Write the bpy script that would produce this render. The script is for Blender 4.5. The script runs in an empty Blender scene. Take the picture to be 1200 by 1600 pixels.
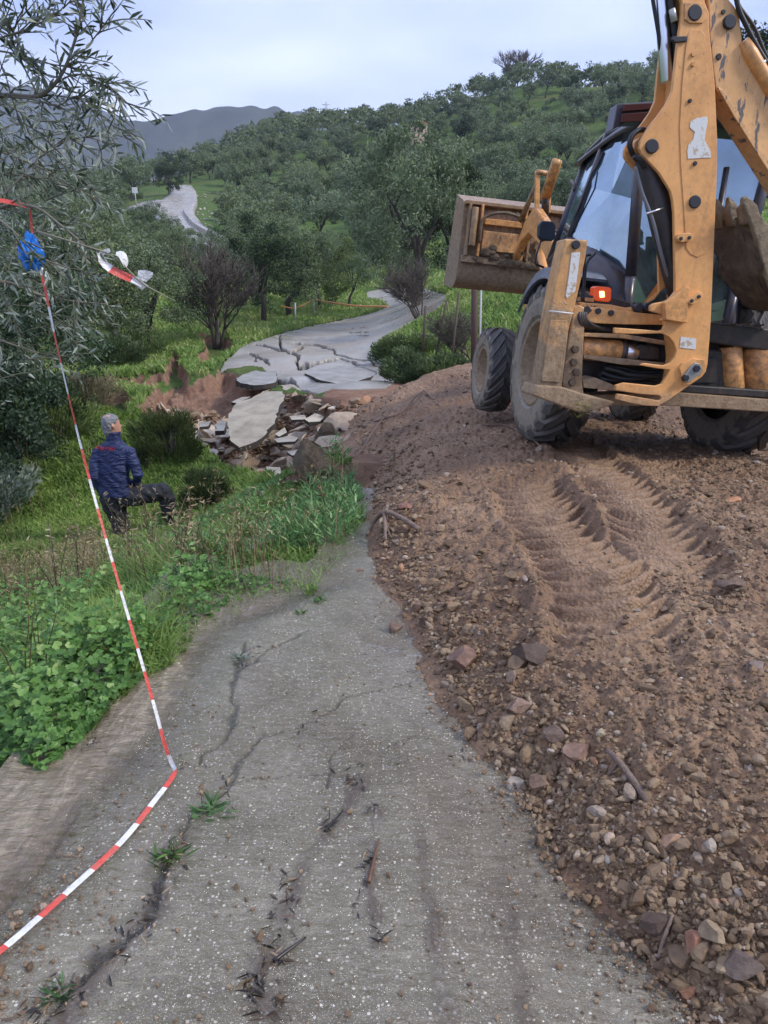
import bpy, bmesh, math, random
import numpy as np
from mathutils import Vector, Matrix, Euler
R = math.radians
C = bpy.context.scene.collection
scene = bpy.context.scene

# ------------------------------------------------------------------ camera
F_PX = 1170.0
EYE = 1.65
PITCH = R(18.9)
cam_d = bpy.data.cameras.new("camera")
cam_d.sensor_fit = 'VERTICAL'; cam_d.sensor_height = 36.0; cam_d.lens = 36.0*F_PX/1600.0
cam_d.clip_start = 0.05; cam_d.clip_end = 9000
cam = bpy.data.objects.new("camera", cam_d); C.objects.link(cam)
cam.location = (0, 0, EYE); cam.rotation_euler = (math.pi/2-PITCH, 0, 0)
scene.camera = cam
scene.render.resolution_x = 768; scene.render.resolution_y = 1024

# ------------------------------------------------------------------ light
world = bpy.data.worlds.new("World"); scene.world = world; world.use_nodes = True
wn = world.node_tree; wn.nodes.clear()
def wnode(t, **k):
    n = wn.nodes.new(t)
    for a, b in k.items(): setattr(n, a, b)
    return n
SUN_EL, SUN_AZ = R(42), R(-75)
sky = wnode('ShaderNodeTexSky', sky_type='NISHITA', sun_disc=False, sun_elevation=SUN_EL, sun_rotation=SUN_AZ, air_density=1.5, dust_density=4.0)
bg1 = wnode('ShaderNodeBackground'); bg1.inputs[1].default_value = 0.05
wn.links.new(sky.outputs[0], bg1.inputs[0])
tc = wnode('ShaderNodeTexCoord')
mp = wnode('ShaderNodeMapping'); mp.inputs['Scale'].default_value = (1.0, 1.0, 3.2)
wn.links.new(tc.outputs['Generated'], mp.inputs[0])
nz = wnode('ShaderNodeTexNoise'); nz.inputs['Scale'].default_value = 2.1; nz.inputs['Detail'].default_value = 7; nz.inputs['Roughness'].default_value = 0.45
wn.links.new(mp.outputs[0], nz.inputs[0])
cr = wnode('ShaderNodeValToRGB')
cr.color_ramp.elements[0].position = 0.36; cr.color_ramp.elements[0].color = (0.20, 0.27, 0.51, 1)
cr.color_ramp.elements[1].position = 0.66; cr.color_ramp.elements[1].color = (0.52, 0.575, 0.75, 1)
wn.links.new(nz.outputs[0], cr.inputs[0])
bg2 = wnode('ShaderNodeBackground'); bg2.inputs[1].default_value = 0.92
wn.links.new(cr.outputs[0], bg2.inputs[0])
mx = wnode('ShaderNodeMixShader'); mx.inputs[0].default_value = 0.88
wn.links.new(bg1.outputs[0], mx.inputs[1]); wn.links.new(bg2.outputs[0], mx.inputs[2])
wo = wnode('ShaderNodeOutputWorld'); wn.links.new(mx.outputs[0], wo.inputs[0])
sun_d = bpy.data.lights.new("sun", 'SUN'); sun_d.energy = 1.5; sun_d.angle = R(12); sun_d.color = (1.0, 0.95, 0.88)
sun = bpy.data.objects.new("sun", sun_d); C.objects.link(sun)
# sun from behind-left of the camera
sun.rotation_euler = Euler((math.pi/2-SUN_EL, 0, math.pi-SUN_AZ+math.pi), 'XYZ')
sun.location = (-20, -20, 30)
scene.view_settings.view_transform = 'Standard'; scene.view_settings.look = 'None'
scene.view_settings.exposure = 1.4; scene.view_settings.gamma = 1.0

# ------------------------------------------------------------------ basics
def tag(o, label=None, cat=None, group=None, kind=None):
    if label: o['label'] = label
    if cat: o['category'] = cat
    if group: o['group'] = group
    if kind: o['kind'] = kind
    return o
def empty(name, loc=(0,0,0), rot=(0,0,0)):
    o = bpy.data.objects.new(name, None); C.objects.link(o); o.location = loc; o.rotation_euler = rot
    o.empty_display_size = 0.2
    return o
def link(name, me, mat=None, parent=None):
    o = bpy.data.objects.new(name, me); C.objects.link(o)
    if mat is not None:
        for m in (mat if isinstance(mat, (list, tuple)) else [mat]): me.materials.append(m)
    if parent is not None: o.parent = parent
    return o
def mesh_np(name, V, Fc, attrs=None, smooth=False, midx=None):
    V = np.asarray(V, dtype=np.float32); Fc = np.asarray(Fc, dtype=np.int32)
    me = bpy.data.meshes.new(name); k = Fc.shape[1]; n = len(Fc)
    me.vertices.add(len(V)); me.vertices.foreach_set('co', V.ravel())
    me.loops.add(n*k); me.loops.foreach_set('vertex_index', Fc.ravel())
    me.polygons.add(n)
    me.polygons.foreach_set('loop_start', np.arange(0, n*k, k, dtype=np.int32))
    try: me.polygons.foreach_set('loop_total', np.full(n, k, dtype=np.int32))
    except Exception: pass
    if midx is not None: me.polygons.foreach_set('material_index', np.asarray(midx, dtype=np.int32))
    if attrs:
        for a, v in attrs.items():
            v = np.asarray(v, dtype=np.float32)
            if v.ndim == 1:
                at = me.attributes.new(a, 'FLOAT', 'POINT'); at.data.foreach_set('value', v)
            else:
                at = me.attributes.new(a, 'FLOAT_COLOR', 'POINT'); at.data.foreach_set('color', v.ravel())
    me.update(calc_edges=True)
    me.polygons.foreach_set('use_smooth', np.full(n, bool(smooth)))
    me.validate(verbose=False)
    return me

# numpy noise
def _h(ix, iy, iz, s):
    n = (ix.astype(np.int64)*374761393 + iy.astype(np.int64)*668265263 + iz.astype(np.int64)*2147483647 + s*1274126177) & 0xffffffff
    n = ((n ^ (n >> 13))*1274126177) & 0xffffffff
    n = (n ^ (n >> 16)) & 0xffffffff
    n = (n*2246822519) & 0xffffffff
    return ((n ^ (n >> 15)) & 0xffffff)/float(0xffffff)*2-1
def noise2(x, y, s=0):
    x = np.asarray(x, float); y = np.asarray(y, float)
    ix = np.floor(x); iy = np.floor(y); fx = x-ix; fy = y-iy
    fx = fx*fx*fx*(fx*(fx*6-15)+10); fy = fy*fy*fy*(fy*(fy*6-15)+10); z = np.zeros_like(ix)
    a = _h(ix, iy, z, s); b = _h(ix+1, iy, z, s); c = _h(ix, iy+1, z, s); d = _h(ix+1, iy+1, z, s)
    return (a+(b-a)*fx)*(1-fy)+(c+(d-c)*fx)*fy
def fbm(x, y, s=0, o=4, rough=0.5):
    t = 0; a = 1; f = 1; w = 0
    for i in range(o):
        t = t + a*noise2(x*f+i*17.3, y*f-i*9.7, s+i); w += a; a *= rough; f *= 2.03
    return t/w
def sstep(a, b, x):
    t = np.clip((x-a)/(b-a), 0, 1); return t*t*(3-2*t)

# picture <-> place
cP, sP = math.cos(PITCH), math.sin(PITCH)
def tray(px, py):
    u = (px-600)/F_PX; v = (800-py)/F_PX
    dy = cP+v*sP; dz = -sP+v*cP
    return u/dy, dz/dy           # x per metre of Y, z per metre of Y
def at(px, py, Y):
    a, t = tray(px, py); return Vector((a*Y, Y, EYE+t*Y))
def project(x, y, z):
    z = z-EYE
    d = y*cP-z*sP; up = y*sP+z*cP
    d = np.where(np.abs(d) < 1e-6, 1e-6, d)
    return 600+F_PX*x/d, 800-F_PX*up/d, d
def inpoly(px, py, poly):
    px = np.asarray(px, float); py = np.asarray(py, float)
    ins = np.zeros(px.shape, bool); n = len(poly)
    for i in range(n):
        x1, y1 = poly[i]; x2, y2 = poly[(i+1) % n]
        c = ((y1 > py) != (y2 > py)) & (px < (x2-x1)*(py-y1)/((y2-y1) if y2 != y1 else 1e-9)+x1)
        ins ^= c
    return ins
def polydist(px, py, poly, closed=True):
    best = np.full(np.shape(px), 1e9); n = len(poly)
    for i in range(n if closed else n-1):
        x1, y1 = poly[i]; x2, y2 = poly[(i+1) % n]
        dx, dy = x2-x1, y2-y1; L = dx*dx+dy*dy+1e-9
        t = np.clip(((px-x1)*dx+(py-y1)*dy)/L, 0, 1)
        best = np.minimum(best, np.hypot(px-x1-t*dx, py-y1-t*dy))
    return best
def sdf(px, py, poly):          # >0 inside
    d = polydist(px, py, poly); return np.where(inpoly(px, py, poly), d, -d)

# ------------------------------------------------------------------ materials
def mat(name, base=(0.5,0.5,0.5), rough=0.6, metal=0.0, spec=0.5, **kw):
    m = bpy.data.materials.new(name); m.use_nodes = True
    b = m.node_tree.nodes['Principled BSDF']
    b.inputs['Base Color'].default_value = (*base, 1); b.inputs['Roughness'].default_value = rough
    b.inputs['Metallic'].default_value = metal; b.inputs['Specular IOR Level'].default_value = spec
    for k, v in kw.items(): b.inputs[k.replace('_', ' ')].default_value = v
    return m
class NT:
    def __init__(s, m): s.t = m.node_tree; s.b = s.t.nodes.get('Principled BSDF'); s.out = s.t.nodes.get('Material Output')
    def n(s, typ, ins=None, **k):
        nd = s.t.nodes.new(typ)
        for a, b in k.items(): setattr(nd, a, b)
        if ins:
            for a, b in ins.items(): s.set(nd.inputs[a], b)
        return nd
    def set(s, sock, v):
        if isinstance(v, bpy.types.NodeSocket): s.t.links.new(v, sock)
        elif isinstance(v, bpy.types.Node): s.t.links.new(v.outputs[0], sock)
        else: sock.default_value = (*v, 1) if (isinstance(v, tuple) and len(v) == 3 and sock.type == 'RGBA') else v
    def attr(s, name): return s.n('ShaderNodeAttribute', attribute_name=name).outputs['Fac']
    def pos(s): return s.n('ShaderNodeNewGeometry').outputs['Position']
    def obj(s): return s.n('ShaderNodeTexCoord').outputs['Object']
    def noise(s, vec, scale, detail=4, rough=0.55): return s.n('ShaderNodeTexNoise', {'Vector': vec, 'Scale': scale, 'Detail': detail, 'Roughness': rough}).outputs[0]
    def vor(s, vec, scale, **k): return s.n('ShaderNodeTexVoronoi', {'Vector': vec, 'Scale': scale}, **k)
    def ramp(s, f, stops, interp='LINEAR'):
        r = s.n('ShaderNodeValToRGB', {'Fac': f}); e = r.color_ramp.elements; r.color_ramp.interpolation = interp
        while len(e) < len(stops): e.new(0.5)
        for i, (p, c) in enumerate(stops):
            e[i].position = p; e[i].color = (*c, 1) if len(c) == 3 else c
        return r.outputs[0]
    def r01(s, f, a, b): return s.ramp(f, [(a, (0,0,0)), (b, (1,1,1))])
    def mix(s, f, a, b, mode='MIX'):
        m = s.n('ShaderNodeMix', data_type='RGBA', blend_type=mode)
        s.set(m.inputs[0], f); s.set(m.inputs[6], a); s.set(m.inputs[7], b); return m.outputs[2]
    def math(s, op, a, b=0.0, clamp=False):
        m = s.n('ShaderNodeMath', operation=op, use_clamp=clamp); s.set(m.inputs[0], a); s.set(m.inputs[1], b); return m.outputs[0]
    def bump(s, h, strength=0.5, dist=0.01, prev=None):
        b = s.n('ShaderNodeBump', {'Height': h, 'Strength': strength, 'Distance': dist})
        if prev is not None: s.set(b.inputs['Normal'], prev)
        return b.outputs[0]
    def hsv(s, col, h=0.5, sat=1.0, val=1.0):
        return s.n('ShaderNodeHueSaturation', {'Hue': h, 'Saturation': sat, 'Value': val, 'Color': col}).outputs[0]
# ------------------------------------------------------------------ lie of the land
def zbase(x, y): return -0.07*np.clip(y, -12, 20)
CT = []
def cw(x, y, z): CT.append((x, y, z))
def cp(px, py, Y, dz=0.0):
    p = at(px, py, Y); CT.append((p.x, p.y, p.z+dz))
for y in (-10, -4, 0, 2, 4, 6, 8, 10.5, 13, 16, 19):
    for x in (-1.0, 0.8, 2.8): cw(x, y, zbase(x, y))
for a in ((600,480,45),(480,520,31),(590,462,56),(420,560,24),(560,560,24),(560,510,34)): cp(*a)
for x, y, z in ((-1.9,2,-.28),(-2.8,2,-.9),(-1.9,4,-.6),(-2.9,4,-1.3),(-5,5,-2.1),(-4,0,-1.6),(-8,0,-3),(-4,-6,-1.5),(-9,6,-3.0),(-1.8,6,-.75),(-2.6,7,-1.4),
                (-4.1,8,-2.1),(-6.5,9,-2.4),(-3.6,10,-2.12),(-2.9,10,-2.05),(-2.2,10.5,-1.75),(-1.6,8.6,-1.1),(-6,13,-2.3),(-3.5,12.5,-1.95),(-2.3,13,-1.75),
                (-20,0,-5),(-25,12,-5),(-20,30,-3.5),(-40,30,-5)): cw(x, y, z)
for a in ((150,660,15),(60,670,15.5),(250,620,18.5),(150,600,21),(310,548,25.5,-.12),(400,516,30,-.15),(540,492,42,-.1),(57,582,22),(130,552,27),(237,538,30),(340,520,32),(420,503,36),
          (180,400,55),(250,440,42),(100,430,48),(130,335,110,-3),(300,390,72),(230,336,94),(230,312,112),(200,336,94),(200,314,111),(275,338,96),(285,314,114),(290,300,125),(240,287,150),(150,285,170,-3),(350,370,85),(350,300,130),(300,255,210,-2),(200,275,220,-2),
          (420,203,230,-2),(500,195,225,-2),(570,190,215,-2),(650,180,205,-2),(740,145,198,-2),(830,118,190,-2),(1030,108,185,-2),(1200,95,180,-2),(450,300,130),(500,380,85),(560,430,65),(600,330,110),(600,260,150),
          (850,180,160),(850,250,120),(700,380,70),(780,470,24),(700,445,40),(1000,380,50),(1000,250,110),(450,440,55,-.8),(0,300,140),(0,420,50),(660,478,30)): cp(*a)
for x, y, z in ((4.5,2,0.1),(6,8,.1),(9,5,1.5),(12,14,2.2),(7,-4,.8),(20,5,4.5),(4.5,13,-.55),(7,18,.5),(18,25,3),(40,10,9),(40,-20,8),(0,-40,2.5),(-40,-20,-6),
                (-60,60,0),(-120,120,14),(80,60,16),(150,100,38),(-200,0,-10),(200,0,40),(0,-200,12)): cw(x, y, z)
for az, r, z in ((-45,330,-10),(-25,330,-5),(-10,330,5),(5,330,8),(20,320,15),(40,320,20),(80,330,30),(130,300,30),(180,330,10),(-130,330,-20),(-80,330,-20),
                 (-40,900,-40),(-15,900,-40),(0,900,-30),(25,900,-20),(60,900,0),(120,900,0),(180,900,0),(-120,900,-30),(-75,900,-40)):
    cw(r*math.sin(R(az)), r*math.cos(R(az)), z)
CT = np.array(CT)
def _feat(x, y):
    r = np.hypot(x, y)+4.0
    az = np.arctan2(x, y)
    sc = 2.2
    return np.stack([np.log(r)*1.0*np.ones_like(az), sc*az], -1), r
_cf, _cr = _feat(CT[:,0], CT[:,1])
_cq = (CT[:,2]-zbase(CT[:,0], CT[:,1]))/_cr
def _phi(a, b):
    d = np.hypot(a[:,None,0]-b[None,:,0], a[:,None,1]-b[None,:,1])
    return d**1.5
_A = _phi(_cf, _cf)+np.eye(len(CT))*2e-4
_n = len(CT); _M = np.zeros((_n+3, _n+3)); _M[:_n,:_n] = _A; _M[:_n,_n] = 1; _M[:_n,_n+1:] = _cf; _M[_n,:_n] = 1; _M[_n+1:,:_n] = _cf.T
_w = np.linalg.solve(_M, np.concatenate([_cq, [0,0,0]]))
def base_h(x, y):
    x = np.atleast_1d(np.asarray(x, float)).ravel(); y = np.atleast_1d(np.asarray(y, float)).ravel()
    out = np.empty(len(x))
    for i in range(0, len(x), 40000):
        f, r = _feat(x[i:i+40000], y[i:i+40000])
        q = _phi(f, _cf)@_w[:_n]+_w[_n]+f@_w[_n+1:]
        out[i:i+40000] = q*r+zbase(x[i:i+40000], y[i:i+40000])
    return out

# the slip: what broke away, traced on the ground as it lay before
COLLAPSE = [(345,572),(372,588),(400,603),(450,612),(520,622),(580,618),(640,640),(640,780),(560,790),(520,775),(470,742),(440,752),(385,742),(345,726),(310,700),(250,668),(205,640),(232,622),(252,596),(280,580),(300,590),(322,590)]
STEP1 = [(118,588),(150,590),(190,588),(252,582),(262,570),(268,548),(285,560),(290,585),(262,600),(232,612),(190,600),(140,606)]
STEP2 = [(262,524),(300,520),(360,528),(372,545),(340,562),(316,572),(300,560),(320,545),(312,532)]
STEP3 = [(150,612),(190,606),(215,625),(196,650),(160,640)]
def masks(x, y, zb):
    px, py, d = project(x, y, zb)
    ok = (y > 8) & (y < 45)
    jx = px+6*noise2(x*1.7, y*1.7, 3)+3*noise2(x*5, y*5, 4); jy = py+3*noise2(x*1.7, y*1.7, 5)+2*noise2(x*5, y*5, 6)
    col = np.where(ok, sdf(jx, jy, COLLAPSE), -50)
    st = np.where(ok, np.maximum(np.maximum(sdf(jx, jy, STEP1), sdf(jx, jy, STEP2)), sdf(jx, jy, STEP3)), -50)
    return col, st, px, py, ok
def ground_h(x, y, full=False):
    x = np.asarray(x, float).ravel(); y = np.asarray(y, float).ravel()
    zb = base_h(x, y)
    col, st, px, py, ok = masks(x, y, zb)
    r = np.hypot(x, y)
    c1 = sstep(-1.0, 9.0, col); c2 = sstep(0.0, 4.0, st)
    z = zb + 0.05*fbm(x*.9, y*.9, 11)*sstep(2, 6, r) + 0.25*fbm(x*.12, y*.12, 12)*sstep(25, 60, r)+1.6*fbm(x*.03, y*.03, 13)*sstep(80, 200, r)
    drop = 0.55+0.35*sstep(10, 60, col)
    z = z-c1*drop-c2*0.38
    z = z+c1*(0.24*fbm(x*1.6, y*1.6, 14, 5, .62)+0.12*np.abs(fbm(x*5, y*5, 15, 4, .6)))
    # keep the ground under the road sheets
    nr = (x > -1.15) & (x < 2.9) & (y > -6) & (y < 7.5)
    z = np.where(nr, np.minimum(z, zbase(x, y)-0.09), z)
    if full: return z, c1, c2, px, py, ok, col, st
    return z
def hit(px, py, y0=1.0, y1=500, fn=None):
    a, t = tray(px, py)
    Y = np.exp(np.linspace(math.log(y0), math.log(y1), 900))
    h = (fn or ground_h)(a*Y, Y); zr = EYE+t*Y
    k = np.nonzero(zr <= h)[0]
    if len(k) == 0: return None
    i = max(k[0], 1); f0 = zr[i-1]-h[i-1]; f1 = zr[i]-h[i]; s = f0/(f0-f1+1e-9); Yh = Y[i-1]+(Y[i]-Y[i-1])*s
    return Vector((a*Yh, Yh, EYE+t*Yh))

# ground mesh
azs = np.concatenate([np.linspace(-180, -34, 74, endpoint=False), np.linspace(-34, 34, 620, endpoint=False), np.linspace(34, 180, 75)])
rs = np.concatenate([[0.05, .3, .7], np.exp(np.linspace(math.log(1.1), math.log(60), 760, endpoint=False)), np.exp(np.linspace(math.log(60), math.log(1200), 150))])
AZ, RR = np.meshgrid(R(1)*azs, rs)
GX = (RR*np.sin(AZ)).ravel(); GY = (RR*np.cos(AZ)).ravel()
GZ, c1, c2, gpx, gpy, gok, gcol, gst = ground_h(GX, GY, True)
# faces of the breaks, found from how steep the ground is
GZ2 = GZ.reshape(AZ.shape); dzr = np.abs(np.gradient(GZ2, axis=0))/np.maximum(np.gradient(RR, axis=0), 1e-6)
dza = np.abs(np.gradient(GZ2, axis=1))/np.maximum(np.gradient(AZ, axis=1)*RR, 1e-6)
steep = np.clip(np.maximum(dzr, dza).ravel(), 0, 5)
midr = (GY > 8) & (GY < 45)
soil = np.clip(np.maximum(c1*1.2, sstep(0.55, 1.0, steep)*(gcol > -8)*midr + sstep(0.55, 1.0, steep)*(gst > -6)*midr), 0, 1)
# churned ground along the mound foot and the right-hand verge
soil = np.maximum(soil, ((GX > -1.3) & (GX < 4.5) & (GY < 19)).astype(float))
trample = 0.5*sstep(0.25, 0.6, fbm(GX*.5, GY*.5, 31))*(GY < 30)
soil = np.clip(np.maximum(soil, trample*0.6), 0, 1)
rows, cols = AZ.shape
idx = np.arange(rows*cols).reshape(rows, cols)
Fq = np.stack([idx[:-1,:-1], idx[:-1,1:], idx[1:,1:], idx[1:,:-1]], -1).reshape(-1, 4)[:, ::-1]
M = {}
m = mat('earth_and_grass', rough=0.9, spec=0.2); t = NT(m); M['ground'] = m
p = t.pos()
gcolr = t.ramp(t.noise(p, 0.55, 6, .62), [(0.2, (0.045,0.08,0.018)), (0.45, (0.085,0.145,0.03)), (0.62, (0.12,0.185,0.04)), (0.85, (0.17,0.17,0.065))])
gcolr = t.mix(t.r01(t.noise(p, 9, 5, .65), .35, .7), gcolr, (0.03,0.055,0.014))
gcolr = t.mix(t.math('MULTIPLY', t.r01(t.noise(p, 0.09, 4), .5, .72), .55), gcolr, (0.16,0.13,0.06))
scol = t.ramp(t.noise(p, 3.0, 7, .68), [(0.2, (0.12,0.06,0.038)), (0.5, (0.24,0.14,0.092)), (0.75, (0.36,0.235,0.16)), (1, (0.42,0.31,0.22))])
scol = t.mix(t.r01(t.noise(p, 25, 4, .7), .5, .8), scol, (0.14,0.078,0.05))
ns = t.math('ADD', t.attr('soil'), t.math('MULTIPLY', t.math('SUBTRACT', t.noise(p, 6, 4, .7), .5), .5))
t.set(t.b.inputs['Base Color'], t.mix(t.r01(ns, .42, .55), gcolr, scol))
bh = t.math('ADD', t.noise(p, 14, 8, .7), t.math('MULTIPLY', t.noise(p, 2.2, 4), 1.5))
t.set(t.b.inputs['Normal'], t.bump(bh, 0.9, 0.06))
ground = link('ground', mesh_np('ground', np.stack([GX, GY, GZ], -1), Fq, {'soil': soil}, True), M['ground'])
ground['kind'] = 'structure'
print('ground', len(GX))
for q in ((200,835),(480,790),(400,515),(600,480),(300,640),(850,180),(290,310),(240,325)):
    print('hit', q, hit(*q))
# ------------------------------------------------------------------ near road, with its seams and mud
def road_hit(px, py, dz=0.0):
    a, t = tray(px, py); Y = (dz-EYE)/(t+0.07) ; return (a*Y, Y)
CR_PX = [
 ([(382,1003),(370,1042),(362,1080),(366,1115),(345,1160),(308,1192)], .022),
 ([(482,984),(420,1016),(380,1042),(366,1050)], .014),
 ([(412,1148),(380,1180),(352,1230),(300,1280),(270,1330),(238,1400),(226,1440),(150,1500),(100,1560),(40,1620)], .024),
 ([(640,1062),(545,1082),(500,1120),(465,1136),(410,1150)], .010),
 ([(552,1148),(510,1182),(512,1235)], .009),
 ([(352,1228),(400,1212),(440,1215),(510,1205)], .005),
 ([(700,1110),(640,1150),(600,1165)], .004)]
DIRT_PX = [([(575,1210),(510,1300),(462,1380),(440,1460),(398,1530),(450,1640)], .035),
 ([(300,1290),(262,1350),(240,1420),(160,1500),(120,1560),(60,1640)], .06),
 ([(660,1290),(668,1400),(690,1500),(700,1640)], .03), ([(780,1330),(800,1450),(830,1640)], .03), ([(590,1260),(575,1350),(590,1480)], .02)]
CRK = [(np.array([road_hit(*q) for q in pl]), w) for pl, w in CR_PX]
DRT = [(np.array([road_hit(*q) for q in pl]), w) for pl, w in DIRT_PX]
WATER_L = np.array([road_hit(*q) for q in [(-260,1640),(-30,1560),(60,1475),(140,1390),(190,1310),(240,1240),(300,1160),(350,1085),(375,1010),(430,968),(520,930),(580,905)]])
def foot_x(y): return np.interp(y, [-3,0.5,1.3,1.84,2.93,3.6,4.5,5.5,7,9,11,14,16,17.5,19], [1.6,1.0,.80,.59,.29,.2,-.02,-.02,-.10,-.26,-.42,-.72,-.25,.8,2.5])
def road_prof(x, y):
    d = polydist(x, y, WATER_L, closed=False)
    xl = np.interp(y, WATER_L[:,1], WATER_L[:,0])
    left = sstep(-.02, .38, xl-x)
    dr = foot_x(y)-x
    right = sstep(.62, .15, dr+.12*noise2(x*2, y*1.3, 41))*sstep(1.0, 1.6, y)
    up = sstep(3.9, 4.8, y)
    z = -.062*left-.022*np.maximum(right, up*.8)+.004*fbm(x*3, y*3, 42, 4)+.0012*fbm(x*40, y*40, 43, 2)
    return z
ys = np.concatenate([np.linspace(-5, .9, 20, endpoint=False), np.exp(np.linspace(math.log(.9), math.log(7.6), 560))])
xs = np.concatenate([np.linspace(-1.3, 1.25, 400, endpoint=False), np.linspace(1.25, 2.9, 24)])
X, Y = np.meshgrid(xs, ys)
X = X+0*Y; x = X.ravel(); y = Y.ravel()
crk = np.zeros(len(x)); drt = np.zeros(len(x))
jx = x+.015*noise2(x*14, y*14, 51)+.006*noise2(x*45, y*45, 52); jy = y+.015*noise2(x*14, y*14, 53)+.006*noise2(x*45, y*45, 54)
for pl, w in CRK:
    ww = w*(.6+.5*noise2(x*6, y*6, 55)); crk = np.maximum(crk, np.clip(1.25-polydist(jx, jy, pl, False)/np.maximum(ww, .002), 0, 1))
for pl, w in DRT: drt = np.maximum(drt, sstep(1, 0, polydist(jx, jy, pl, False)/w/1.4)*(.4+.6*sstep(-.3, .3, fbm(x*9, y*9, 56))))
z = zbase(x, y)+road_prof(x, y)-.012*crk+.003*drt
rr, cc = X.shape; idx = np.arange(rr*cc).reshape(rr, cc)
Fq = np.stack([idx[:-1,:-1], idx[:-1,1:], idx[1:,1:], idx[1:,:-1]], -1).reshape(-1, 4)
cx = x[Fq].mean(1); cy = y[Fq].mean(1)
keep = (cy < 7.1+.28*noise2(cx*2.2, cx*0+1, 57)+.08*noise2(cx*9, cx*0, 58)) & (cx > -1.17+.09*noise2(cy*1.5, cy*0, 59)+.04*noise2(cy*7, cy*0, 60))
def with_skirt(me, d):
    bm = bmesh.new(); bm.from_mesh(me)
    loose = [v for v in bm.verts if not v.link_faces]; bmesh.ops.delete(bm, geom=loose, context='VERTS')
    be = [e for e in bm.edges if len(e.link_faces) == 1]
    r = bmesh.ops.extrude_edge_only(bm, edges=be)
    for v in r['geom']:
        if isinstance(v, bmesh.types.BMVert): v.co.z -= d
    bm.to_mesh(me); bm.free(); return me
m = mat('wet_asphalt', rough=0.32, spec=0.5); t = NT(m); M['asphalt'] = m
p = t.pos()
cell = t.vor(p, 85.0); rc = t.n('ShaderNodeSeparateColor', {'Color': cell.outputs['Color']})
stone = t.math('MULTIPLY', t.math('LESS_THAN', cell.outputs['Distance'], t.math('MULTIPLY', rc.outputs[1], .42)), t.math('GREATER_THAN', rc.outputs[0], 0.48))
cell2 = t.vor(p, 210.0); rc2 = t.n('ShaderNodeSeparateColor', {'Color': cell2.outputs['Color']})
stone2 = t.math('MULTIPLY', t.math('LESS_THAN', cell2.outputs['Distance'], .36), t.math('GREATER_THAN', rc2.outputs[0], 0.44))
basec = t.ramp(t.noise(p, 2.3, 6, .6), [(0.3, (0.17,0.142,0.10)), (0.5, (0.275,0.245,0.185)), (0.7, (0.39,0.36,0.29))])
basec = t.mix(t.r01(t.noise(p, 160, 3, .7), .3, .75), t.mix(.45, basec, (0.06,0.052,0.04)), basec)
sc = t.ramp(rc.outputs[2], [(0, (0.45,0.42,0.36)), (.6, (0.68,0.65,0.57)), (1, (0.85,0.83,0.76))])
basec = t.mix(stone2, basec, (0.42,0.40,0.34)); basec = t.mix(stone, basec, sc)
mudc = t.mix(t.noise(p, 30, 5), (0.03,0.022,0.015), (0.11,0.075,0.05))
basec = t.mix(t.math('MULTIPLY', t.attr('dirt'), .88), basec, mudc)
basec = t.mix(t.math('MULTIPLY', t.attr('crack'), .9), basec, (0.035,0.03,0.024))
t.set(t.b.inputs['Base Color'], basec)
t.set(t.b.inputs['Roughness'], t.ramp(t.noise(p, 1.7, 5, .6), [(0.35, (.10,)*3), (0.65, (.34,)*3)]))
bh = t.math('ADD', t.noise(p, 150, 3, .7), t.math('MULTIPLY', stone, .4))
t.set(t.b.inputs['Normal'], t.bump(bh, 0.75, 0.004, t.bump(t.noise(p, 22, 4), .35, .012)))
me = mesh_np('road', np.stack([x, y, z], -1), Fq[keep], {'crack': crk, 'dirt': drt}, True)
road = link('road', with_skirt(me, .09), M['asphalt']); road['kind'] = 'structure'

# ------------------------------------------------------------------ run-off over the road
ys = np.exp(np.linspace(math.log(.8), math.log(6.9), 620)); xs = np.linspace(-1.5, 1.2, 340)
X, Y = np.meshgrid(xs, ys); x = X.ravel(); y = Y.ravel()
prof = road_prof(x, y)
# ripples bent by the flow, running down towards the camera
fl = x*1.0+.35*y
rip = .0085*np.sin(26*(y*.9+.8*x)+3.0*fbm(x*2.5, y*2.5, 61)*2)*(.5+.5*noise2(x*2, y*2, 62))+.0045*fbm(x*9, y*16, 63, 3)+.0030*np.sin(64*(y+.55*x)+4*fbm(x*3, y*3, 69, 3))*(.5+.5*noise2(x*3, y*3, 70))+.003*fbm(x*4, y*5, 64, 2)
wz = np.maximum(zbase(x, y)-.0165+rip*.8, zbase(x, y)+prof+.0016+.0018*np.clip(fbm(x*5, y*8, 67, 3)+.2, -.9, 1))
depth = wz-(zbase(x, y)+prof)
xl = np.interp(y, WATER_L[:,1], WATER_L[:,0])
murk = np.clip(.02+.30*sstep(.12, .5, fbm((x+.45*y)*3.2, (y-.3*x)*1.1, 68, 4))*sstep(-.9, -.2, x)+sstep(-.002, .05, depth)*sstep(-.06, .34, xl-x+.14*fbm(x*3, y*3, 66, 3))*np.interp(y, [3.2, 4.3], [1, .42])+.16*sstep(.0, .03, depth), 0, 1)
idx = np.arange(X.size).reshape(X.shape)
Fq = np.stack([idx[:-1,:-1], idx[:-1,1:], idx[1:,1:], idx[1:,:-1]], -1).reshape(-1, 4)
keep = (depth[Fq].max(1) > -.004) & (x[Fq].mean(1) > -1.45) & ~((y[Fq].mean(1) > 4.7+.25*noise2(x[Fq].mean(1)*4, y[Fq].mean(1)*4, 444)) & (x[Fq].mean(1) < -.50+.12*noise2(y[Fq].mean(1)*3, x[Fq].mean(1)*3, 445)))
m = mat('muddy_water', (0.2,0.15,0.1), .06); t = NT(m); M['water'] = m
p = t.pos()
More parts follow.
